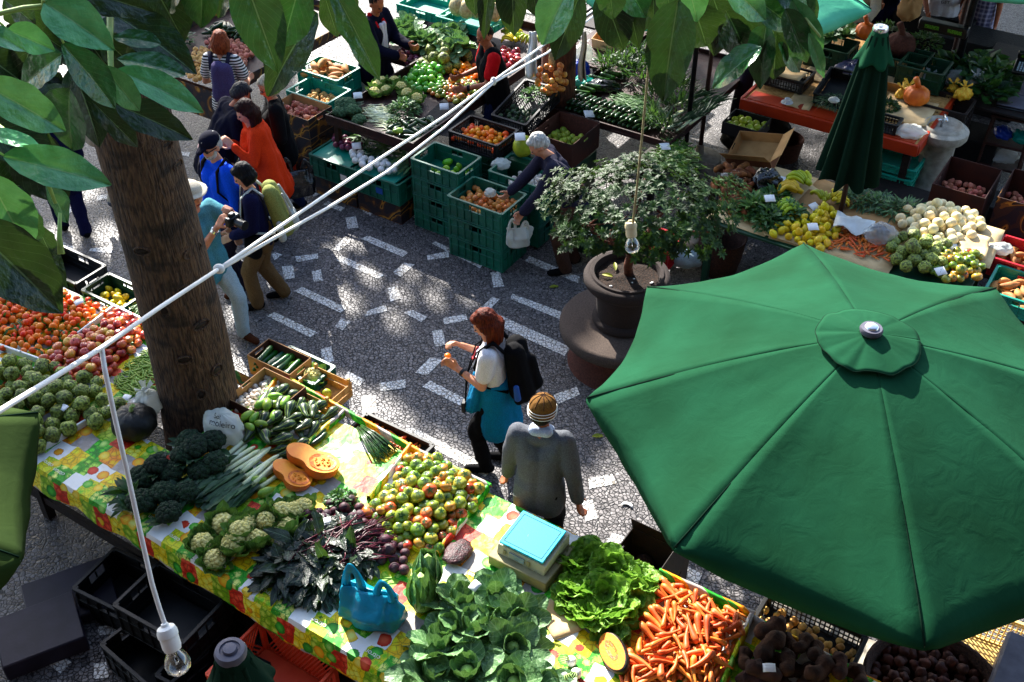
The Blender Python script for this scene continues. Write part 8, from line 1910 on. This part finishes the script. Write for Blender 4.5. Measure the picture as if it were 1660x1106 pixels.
# ------------------------------------------------------------------ trees
SUN=Vector((-.30,.78,.53)).normalized()
def near_tree():
    base=P(320,672,.7)
    t=thing('tree','tree with thick brown scarred trunk rising through the front table','tree',(base.x,base.y,0))
    prof=[(0,.41),(.15,.36),(.5,.33),(.9,.305),(1.5,.292),(2.2,.278),(3.0,.262),(4,.25),(5.5,.235),(7,.22),(9,.16)]
    b=MB(); pts=[];rad=[]
    for i in range(60):
        z=9*i/59
        for (z0,r0),(z1,r1) in zip(prof,prof[1:]):
            if z0<=z<=z1: rr=r0+(r1-r0)*(z-z0)/(z1-z0)
        pts.append((.03+.002*z+.02*math.sin(z*.9)*min(1,z),.02*math.sin(z*1.3),z)); rad.append(rr)
    b.tube(pts,rad,40)
    for i,v in enumerate(b.v):
        x,y,z=v; a=math.atan2(y,x); k=1+.03*nz(math.cos(a)*2,math.sin(a)*2,z*1.6)+.012*nz(math.cos(a)*7,math.sin(a)*7,z*4)
        b.v[i]=(x*k,y*k,z)
    # scars left by old limbs
    for (z,off,w,h) in ((3.25,-.15,.06,.022),(3.18,.55,.075,.026),(2.85,.1,.05,.035),(2.45,-.5,.05,.02),(2.35,.75,.08,.028),(2.1,.25,.035,.02),(1.95,-.3,.03,.03),(1.75,.5,.06,.022),(1.5,-.1,.05,.022),(1.3,.65,.045,.03),(1.15,.1,.03,.03),(3.0,.95,.05,.02)):
        rr=.2; ox=.03+.002*z
        for (z0,r0),(z1,r1) in zip(prof,prof[1:]):
            if z0<=z<=z1: rr=r0+(r1-r0)*(z-z0)/(z1-z0)
        a=math.atan2(-base.y,-base.x)+off
        M=Matrix.Rotation(a,3,'Z')
        b.ell((ox+rr*.985*math.cos(a),rr*.985*math.sin(a),z),(.014,w,h),M,14,8,1)
        b.tube([Vector((ox+rr*1.0*math.cos(a),rr*1.0*math.sin(a),z))+M@Vector((.006,w*1.15*math.cos(q),h*1.5*math.sin(q))) for q in [2*PI*i/18 for i in range(19)]],.008,5,caps=False)
    b.obj('trunk',[MT['bark'],MT['wood_dark']],t,smooth=180)
    for k in range(4):
        a=k*1.7+.4; b=MB(); b.tube([(0,0,6.6+.4*k),(.7*math.cos(a),.7*math.sin(a),7.6+.4*k),(1.9*math.cos(a),1.9*math.sin(a),8.4+.4*k),(3*math.cos(a),3*math.sin(a),8.9+.5*k)],[.12,.09,.06,.02],10); b.obj('limb',MT['bark'],t,smooth=180)
    return t
def big_leaf(t,bx,by,tx,ty,wpx,depth,mat,roll=0.0,dd=0.0,bend=.18,fold=.28,seed=0,tipdrop=0.0,petiole=None):
    B=D(bx,by,depth); T_=D(tx,ty,depth+dd)
    y=(T_-B); L=y.length; y.normalize()
    W=wpx/F*depth
    cam=(Vector((0,0,H))-B).normalized()
    n=(cam*.75+Vector((0,0,.65))); n=(n-y*n.dot(y)).normalized(); x=y.cross(n).normalized()
    n2=n*math.cos(roll)+x*math.sin(roll); x=y.cross(n2).normalized()
    M=Matrix((x,y,n2)).transposed()
    b=MB(); NU,NV=12,18
    pk=.70+.3*((seed*37.7)%1); wv=.05+.07*((seed*11.3)%1)
    def w(t): return (max(0,math.sin(PI*min(1,t**pk*.985+.012))))**.72*(1 if t<.8 else 1-.35*((t-.8)/.2)**1.5)
    def fn(u,v):
        s=(u-.5)*2; a=abs(s); ww=W/2*w(v)*(1+wv*1.6*nz(v*6+seed,s,seed))
        xx=s*ww; z=fold*ww*(a**1.15)-fold*.35*W/2
        z+=-bend*L*(v-.45)**2*1.0+bend*L*.1
        z+=wv*.4*L*a*math.sin(v*15+seed+ (1.4 if s>0 else 0))*(.4+.6*nz(v*3+seed,s*2,1))
        ph=(v-a*.30)*9.0; z+=.024*W*abs(math.sin(ph*PI))*min(1,a*4)
        z-=.028*W*math.exp(-(s/.07)**2)
        return M@Vector((xx,v*L,z))
    b.grid(fn,NU,NV,uv=lambda u,v:(u,v))
    o=b.obj('leaf',MT[mat],t,smooth=180); o.location=B-t.location
    if petiole:
        q=D(*petiole); b=MB(); b.tube([B-t.location,(B+q)/2-t.location+Vector((0,0,.01)),q-t.location],[.0025,.003,.004],6); b.obj('petiole',MT['stalk'],t,smooth=180)
    return o
def leaves():
    r=random.Random(12)
    t=thing('leafy_branch','branch with big glossy leaves filling the upper left corner in front of the trunk','branch',D(40,60,2.5))
    G,PL,DK='tree_leaf','tree_leaf_lit','tree_leaf_shaded'
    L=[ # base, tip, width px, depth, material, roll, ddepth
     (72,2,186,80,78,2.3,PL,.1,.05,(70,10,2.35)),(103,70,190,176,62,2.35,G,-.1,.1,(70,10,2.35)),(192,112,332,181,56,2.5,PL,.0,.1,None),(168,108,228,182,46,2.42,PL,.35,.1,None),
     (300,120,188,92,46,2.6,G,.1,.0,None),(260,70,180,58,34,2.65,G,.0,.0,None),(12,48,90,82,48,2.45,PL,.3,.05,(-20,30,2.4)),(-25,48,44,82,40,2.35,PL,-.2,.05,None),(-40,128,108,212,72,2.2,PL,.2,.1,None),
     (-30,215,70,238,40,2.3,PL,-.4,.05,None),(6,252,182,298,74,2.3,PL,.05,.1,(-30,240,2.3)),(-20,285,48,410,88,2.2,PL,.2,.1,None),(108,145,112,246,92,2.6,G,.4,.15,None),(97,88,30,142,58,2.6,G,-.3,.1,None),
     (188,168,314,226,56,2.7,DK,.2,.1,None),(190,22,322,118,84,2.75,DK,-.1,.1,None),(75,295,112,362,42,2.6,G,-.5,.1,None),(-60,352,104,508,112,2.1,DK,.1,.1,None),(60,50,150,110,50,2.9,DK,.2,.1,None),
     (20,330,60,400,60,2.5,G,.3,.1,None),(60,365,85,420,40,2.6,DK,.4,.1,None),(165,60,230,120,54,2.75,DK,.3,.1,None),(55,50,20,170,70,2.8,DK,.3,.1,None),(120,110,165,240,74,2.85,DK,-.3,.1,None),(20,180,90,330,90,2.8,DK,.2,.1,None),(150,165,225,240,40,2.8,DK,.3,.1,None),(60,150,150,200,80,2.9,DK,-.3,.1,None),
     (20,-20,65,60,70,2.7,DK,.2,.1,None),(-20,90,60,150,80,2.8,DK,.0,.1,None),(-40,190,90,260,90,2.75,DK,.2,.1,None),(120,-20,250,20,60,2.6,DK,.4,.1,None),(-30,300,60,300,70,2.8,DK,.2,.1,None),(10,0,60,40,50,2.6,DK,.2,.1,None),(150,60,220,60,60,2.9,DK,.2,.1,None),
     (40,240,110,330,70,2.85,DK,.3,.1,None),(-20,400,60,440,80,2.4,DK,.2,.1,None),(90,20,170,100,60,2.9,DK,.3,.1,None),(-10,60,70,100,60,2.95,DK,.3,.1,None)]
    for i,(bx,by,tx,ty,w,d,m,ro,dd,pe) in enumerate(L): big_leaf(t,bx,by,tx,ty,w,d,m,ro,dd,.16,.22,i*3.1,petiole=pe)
    for k in range(38):
        x=r.uniform(-40,230); y=r.uniform(-40,400)*(1 if x<130 else .32); a=r.uniform(.2,1.5)+(1.4 if r.random()<.3 else 0); L=r.uniform(85,130)
        if x+L*math.cos(a)>300 or (x>150 and y+L*math.sin(a)>185) or (x+L*math.cos(a)>118 and y>185): continue
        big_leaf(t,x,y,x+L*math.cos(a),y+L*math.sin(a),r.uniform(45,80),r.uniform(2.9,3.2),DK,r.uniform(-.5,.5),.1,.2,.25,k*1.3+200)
    b=MB(); o3=t.location
    b.tube([D(-60,35,2.4)-o3,D(0,22,2.38)-o3,D(40,13,2.36)-o3,D(72,10,2.35)-o3,D(120,-40,2.4)-o3],[.006,.006,.006,.006,.006],8)
    b.tube([D(97,345,2.6)-o3,D(96,385,2.6)-o3,D(99,412,2.6)-o3],[.004,.006,.009],7)
    b.tube([D(180,-40,2.7)-o3,D(178,60,2.65)-o3,D(180,110,2.6)-o3,D(150,160,2.6)-o3],[.008,.008,.007,.004],8)
    b.tube([D(-40,180,2.5)-o3,D(60,250,2.5)-o3,D(90,330,2.55)-o3],[.008,.007,.004],8)
    b.obj('twig',MT['stalk'],t,smooth=180)
    t=thing('leafy_branch','branch with big drooping leaves hanging from the top edge left of the middle','branch',D(450,-40,2.8))
    for i,(bx,by,tx,ty,w,d,m,ro,dd) in enumerate([(395,-40,452,120,84,2.55,G,.1,.1),(490,-40,456,80,76,2.6,G,-.15,.1),(508,20,428,158,78,2.75,DK,.0,.15),(330,-60,322,48,78,2.7,G,.3,.1),(535,-30,618,132,50,2.5,G,.1,.1),(525,-10,548,62,34,2.7,DK,.3,.1),(290,-40,270,20,60,2.7,DK,.2,.1),(560,-30,566,30,40,2.8,DK,.3,.1),(440,-50,400,40,70,2.8,DK,.2,.1),(240,-40,300,70,80,2.85,DK,.2,.1),(380,-50,350,30,60,2.85,DK,.3,.1)]):
        big_leaf(t,bx,by,tx,ty,w,d,m,ro,dd,.22,.25,i*2.3+50)
    t=thing('leafy_branch','branch with broad leaves hanging from the top edge above the second tree trunk','branch',D(880,-40,3.1))
    for i,(bx,by,tx,ty,w,d,m,ro,dd) in enumerate([(765,-40,770,28,34,3.0,DK,.3,.1),(795,-40,783,66,30,3.0,DK,.3,.1),(830,-50,832,60,52,3.1,DK,.2,.1),(925,-30,876,74,66,2.9,PL,.1,.1),(940,-10,898,100,54,3.1,DK,-.2,.1),(985,-50,994,34,52,3.0,G,.2,.1),(975,-20,1012,82,66,3.2,DK,.2,.1),(860,-50,870,30,50,3.2,DK,.3,.1),(960,-40,930,20,40,3.1,PL,.3,.1),(800,-50,815,10,40,3.1,G,.3,.1),(1010,-40,1035,80,50,3.2,DK,.3,.1),(1000,-50,1050,30,60,3.1,G,.2,.1)]):
        big_leaf(t,bx,by,tx,ty,w,d,m,ro,dd,.2,.25,i*2.9+90)
    t=thing('leafy_branch','branch with lobed green leaves hanging from the top edge right of the middle','branch',D(1180,-40,3.3))
    for i,(bx,by,tx,ty,w,d,m,ro,dd) in enumerate([(1098,2,1073,168,82,2.9,G,.1,.15),(1078,-30,1090,38,40,3.0,G,.3,.1),(1112,-40,1132,38,54,3.0,PL,.2,.1),(1175,-30,1245,34,54,3.0,PL,.3,.1),(1125,10,1148,78,78,3.2,DK,.2,.1),(1232,75,1152,142,58,3.2,G,.3,.1),(1240,40,1230,146,54,3.2,G,.5,.1),(1275,15,1310,104,44,3.1,G,.2,.1),(1258,55,1254,132,46,3.2,DK,.2,.1),(1312,55,1337,128,22,3.1,PL,.2,.1),(1285,0,1332,96,44,3.1,PL,.4,.1),(1215,-10,1290,45,60,3.1,G,.3,.1),(1180,20,1215,95,70,3.25,DK,.2,.1),(1260,-30,1330,30,60,3.1,G,.3,.1),(1290,-30,1320,20,30,3.1,PL,.3,.1),(1150,-20,1180,60,70,3.3,DK,.3,.1),(1235,10,1270,90,56,3.3,DK,.3,.1),(1265,70,1300,118,34,3.2,G,.3,.1),(1205,30,1175,75,60,3.3,DK,.2,.1),(1060,-40,1058,35,50,3.2,DK,.3,.1)]):
        big_leaf(t,bx,by,tx,ty,w,d,m,ro,dd,.2,.25,i*2.1+150)
    for k in range(16):
        x=r.uniform(1040,1310); y=r.uniform(-50,10); a=r.uniform(.7,2.2); L=r.uniform(60,95)
        big_leaf(t,x,y,x+L*math.cos(a),y+L*math.sin(a),r.uniform(34,52),r.uniform(3.35,3.6),DK if k%3 else G,r.uniform(-.5,.5),.1,.25,.25,k*1.7+300)
    b=MB(); o3=t.location
    b.tube([D(1060,-60,3.2)-o3,D(1120,-10,3.2)-o3,D(1200,0,3.2)-o3,D(1290,10,3.15)-o3,D(1330,60,3.1)-o3],[.009,.008,.007,.006,.003],8); b.obj('twig',MT['stalk'],t,smooth=180)
def shade_tree(targets,gaps,n=9000,name='tree',label='tall shade tree whose crown dapples the square from the left',zlo=8.2,zhi=10.6,trunk=(-8.6,12.0),seed=3):
    "a crown above the square, its leaves thick where the square lies in shade, with holes where sun patches fall"
    r=random.Random(seed); t=thing(name,label,'tree',(trunk[0],trunk[1],0))
    lines=[(g,rad) for g,rad in gaps]
    xs=[p.x for p in targets]; ys=[p.y for p in targets]
    b=MB(); k=0; cen=Vector((0,0,0))
    while k<n:
        x=r.uniform(min(xs),max(xs)); y=r.uniform(min(ys),max(ys))
        if not inpoly(x,y,targets): continue
        z=r.uniform(zlo,zhi); g=Vector((x,y,0)); q=g+SUN*(z/SUN.z)
        bad=False
        for c,rad in lines:
            d=q-c; dist=(d-SUN*d.dot(SUN)).length
            if dist<rad+.075: bad=True; break
        k+=1
        if bad: continue
        d=Vector((r.gauss(0,1),r.gauss(0,1),r.gauss(0,.5)))
        L=r.uniform(.18,.30); M=dirM(q-t.location-d.normalized()*L*.5,d,(r.gauss(0,.35),r.gauss(0,.35),1)); w=L*.27
        b.add([M@Vector(p) for p in ((0,0,0),(w,L*.4,.02),(.0,L,-.02),(-w,L*.4,.02),(0,L*.45,-.015))],[(0,1,4),(1,2,4),(2,3,4),(3,0,4)])
        cen+=q
    cen/=max(1,k)
    b.obj('crown',MT['canopy_leaf'],t,smooth=180)
    b=MB(); tp=Vector((0,0,zlo-1.2)); b.tube([(0,0,-.1),(0,0,2),(.05,.05,5),tp],[.45,.34,.28,.24],18); b.obj('trunk',MT['bark'],t,smooth=180)
    for i in range(9):
        x=r.uniform(min(xs),max(xs)); y=r.uniform(min(ys),max(ys)); e=Vector((x,y,0))+SUN*((zlo+.9)/SUN.z)-t.location
        b=MB(); b.tube([tp,tp*.6+e*.4+Vector((0,0,.5)),e],[.13,.08,.02],8); b.obj('limb',MT['bark'],t,smooth=180)
    return t
# ------------------------------------------------------------------ cables and lamps
def cables():
    def cab(pts,rad,name,label,mat='tube_white'):
        q=[D(*p) for p in pts]; res=[]
        for i in range(len(q)-1):
            for j in range(6): res.append(q[i].lerp(q[i+1],j/6))
        res.append(q[-1]); c=thing(name,label,'cable',q[0]); b=MB(); b.tube([p-q[0] for p in res],rad,9); b.obj('rope',MT[mat],c,smooth=180); return c
    c=cab([(-60,704,1.75),(0,666,1.9),(60,629,2.05),(165,564,2.3),(260,498,2.6),(355,436,2.95)],.0054,'cable','thick white cable running up from the left edge to the knot by the trunk')
    b=MB(); q=D(355,436,2.95)-c.location; b.ell(q,(.016,.014,.014),None,10,8); b.obj('knot',MT['tube_white'],c,smooth=180)
    cab([(355,436,2.95),(450,370,3.3),(530,315,3.6),(622,253,4.0),(720,189,4.5),(800,131,5.0),(887,69,5.6),(960,18,6.2)],.0052,'cable','thinner grey cable, the upper of the two crossing the square',)
    c=cab([(355,438,2.95),(450,383,3.3),(530,338,3.6),(627,279,4.0),(720,207,4.5),(800,134,5.0),(887,86,5.6),(962,26,6.2)],.0052,'cable','white cable, the lower of the two crossing the square')
    b=MB(); q=D(800,132,5.0)-c.location; b.ell(q,(.014,.012,.02),None,10,8); b.obj('clip',MT['tube_white'],c,smooth=180)
    def lamp(cord,sock,glassc,depth,rg,label,smat,cmat,cw):
        q0=D(*sock,depth); t=thing('hanging_lamp',label,'lamp',q0)
        ax=(D(*sock,depth)-D(*glassc,depth*1.004)).normalized()   # from glass up to socket
        M=dirM((0,0,0),ax,(1,0,0)) @ Matrix.Rotation(-PI/2,4,'X')
        s=rg/.03
        res=[]; q=[D(*p)-q0 for p in cord]
        for i in range(len(q)-1):
            for j in range(5): res.append(q[i].lerp(q[i+1],j/5))
        res.append(q[-1]); b=MB(); b.tube(res,cw,8); b.obj('cord',MT[cmat],t,smooth=180)
        b=MB(); b.lathe([(.001,.036*s),(.008*s,.036*s),(.010*s,.030*s),(.020*s,.026*s),(.0235*s,.016*s),(.0235*s,.006*s),(.0215*s,.004*s),(.0215*s,-.022*s),(.0195*s,-.030*s),(.001,-.030*s)],28,M=M.to_3x3()); b.obj('socket',MT[smat],t,smooth=40)
        b=MB(); b.lathe([(.012*s,-.024*s),(.015*s,-.034*s),(.025*s,-.048*s),(.030*s,-.064*s),(.0275*s,-.080*s),(.017*s,-.091*s),(.001,-.0945*s)],32,M=M.to_3x3()); b.obj('bulb',MT['bulb_glass'],t,smooth=180)
        b=MB(); b.tube([M.to_3x3()@Vector(p) for p in ((0,0,-.025*s),(0,0,-.05*s))],.004*s,8); b.tube([M.to_3x3()@Vector(p) for p in ((-.006*s,0,-.048*s),(-.012*s,0,-.064*s),(-.005*s,0,-.067*s),(0,0,-.062*s),(.005*s,0,-.067*s),(.012*s,0,-.064*s),(.006*s,0,-.048*s))],.0007*s,5); b.obj('filament',MT['metal_bright'],t,smooth=180)
        return t
    lamp([(165,566,2.3),(170,600,2.29),(185,672,2.31),(205,760,2.33),(228,865,2.36),(246,945,2.38),(252,965,2.385),(258,985,2.39),(268,1014,2.40)],(274,1034),(283,1061),2.4,.0285,'bare bulb in a white socket hanging on a white cord at the lower left','white_plastic','tube_white',.0052)
    lamp([(1058,-40,3.6),(1052,100,3.75),(1041,220,3.9),(1033,300,4.0),(1026,362,4.1)],(1023,372),(1025,398),4.12,.029,'bare bulb in a cream socket hanging in front of the potted bush','ivory_plastic','twine',.0042)
# ------------------------------------------------------------------ building round the square, light, camera
def building():
    t=thing('market_building','dark market building with upper gallery enclosing the square','building',(0,-1.2,0))
    b=MB(); b.box((0,-.2,6.5),(34,.4,13)); b.obj('wall',MT['wood_dark'],t)  # unseen building, coloured dark to cut light bounced onto the square
    b=MB(); b.box((0,1.0,9.6),(34,2.4,.25)); b.obj('gallery_roof',MT['wood_dark'],t)
    b=MB(); b.box((0,.55,5.15),(34,1.1,.25)); b.obj('gallery_floor',MT['wood_dark'],t)
    b=MB(); b.box((8.4,20.6,4.3),(11.4,9.6,.3)); b.obj('arcade_roof',MT['wood_dark'],t)
    for x,y in ((4.2,23),(8.6,23),(13,23),(13,16.4)): b=MB(); b.tube([(x,y,0),(x,y,4.15)],.22,16); b.obj('column',MT['wood_dark'],t)
def lights():
    w=bpy.data.worlds.new('World'); SC.world=w; w.use_nodes=True; nt=w.node_tree; bg=nt.nodes['Background']
    sk=nt.nodes.new('ShaderNodeTexSky'); sk.sky_type='NISHITA'; sk.sun_disc=False
    el=math.asin(SUN.z); az=math.atan2(SUN.x,SUN.y)
    sk.sun_elevation=el; sk.sun_rotation=az; nt.links.new(sk.outputs[0],bg.inputs[0]); bg.inputs[1].default_value=SKY
    l=bpy.data.lights.new('sun','SUN'); l.energy=SUNE; l.angle=R(SUNA); l.color=(1,.955,.88); o=bpy.data.objects.new('sun',l); COL.objects.link(o)
    o.rotation_euler=SUN.to_track_quat('Z','Y').to_euler(); o.location=(-6,8,14)
    SC.view_settings.view_transform='Standard'; SC.view_settings.look='None'; SC.view_settings.exposure=EXPO; SC.view_settings.gamma=1
    cm=bpy.data.cameras.new('camera'); c=bpy.data.objects.new('camera',cm); COL.objects.link(c)
    cm.sensor_width=36; cm.lens=F/1660*36; cm.clip_start=.05; cm.clip_end=300
    c.location=(0,0,H); c.rotation_euler=(PI/2-TH,0,0); SC.camera=c
    SC.cycles.max_bounces=6; SC.cycles.diffuse_bounces=1; SC.cycles.glossy_bounces=2; SC.cycles.transparent_max_bounces=16; SC.cycles.use_denoising=True
SKY=.122; SUNE=5.0; SUNA=.6; EXPO=1.85
people(); ground(); front_table(); front_produce(); upper_stall(); centre_crates(); bean_stall(); banana_stall(); right_back()
planter(); parasols(); near_tree(); leaves(); cables(); building()
tg=[P(x,y,0) for x,y in ((-150,520),(-60,300),(150,130),(330,40),(470,60),(500,300),(640,370),(720,330),(960,440),(1030,640),(960,760),(760,720),(560,600),(380,560),(200,500))]
gp=[]
for x,y,z,rr in ((568,388,0,.08),(470,388,0,.09),(612,370,0,.07),(712,437,0,.09),(692,372,0,.10),(540,418,0,.07),(475,462,0,.08),(497,487,0,.10),(551,484,0,.10),(505,517,0,.10),(536,538,0,.15),(520,560,0,.12),(400,492,0,.2),(375,505,0,.16),(460,520,0,.09),(441,446,0,.09),(170,378,0,.16),(188,398,0,.16),(140,305,0,.12),(110,388,0,.10),(95,375,0,.09),(340,285,1.3,.07),(362,310,1.2,.09),(368,342,1.05,.09),(413,415,.6,.08),(365,455,.5,.10),(288,285,2.9,.07),(610,455,0,.06),(430,400,0,.08),(395,420,0,.1),(735,400,0,.08),(620,470,0,.06),(660,440,0,.06),(700,480,0,.06),(590,500,0,.06),(640,520,0,.06),(530,480,0,.06),(680,412,0,.06),(745,452,0,.06),(600,446,0,.06),(760,480,0,.05),(655,480,0,.05)):
    gp.append((P(x,y,z),rr))
gp=[(a,min(.10,b_*.85)) for a,b_ in gp]
shade_tree(tg,gp,19000)
tg2=[P(x,y,0) for x,y in ((-250,740),(60,730),(330,920),(600,1106),(620,1400),(-250,1400))]
tg3=[P(x,y,.9) for x,y in ((1060,60),(1300,-80),(1780,-80),(1780,255),(1500,222),(1270,222),(1110,215),(1050,160))]
tg3=[Vector((p.x-SUN.x*.9/SUN.z,p.y-SUN.y*.9/SUN.z,0)) for p in tg3]
shade_tree(tg3,[],4500,'tree','tree added out of view to shade the back right stalls',9,11,(11.0,19.5),9)  # unseen crown, added only to keep sun off the back right
shade_tree(tg2,[],5200,'tree','tree added out of view to shade the bottom left ground',8.4,10.2,(-9.4,9.0),8)  # unseen crown, added only to keep sun off the near left ground
lights()
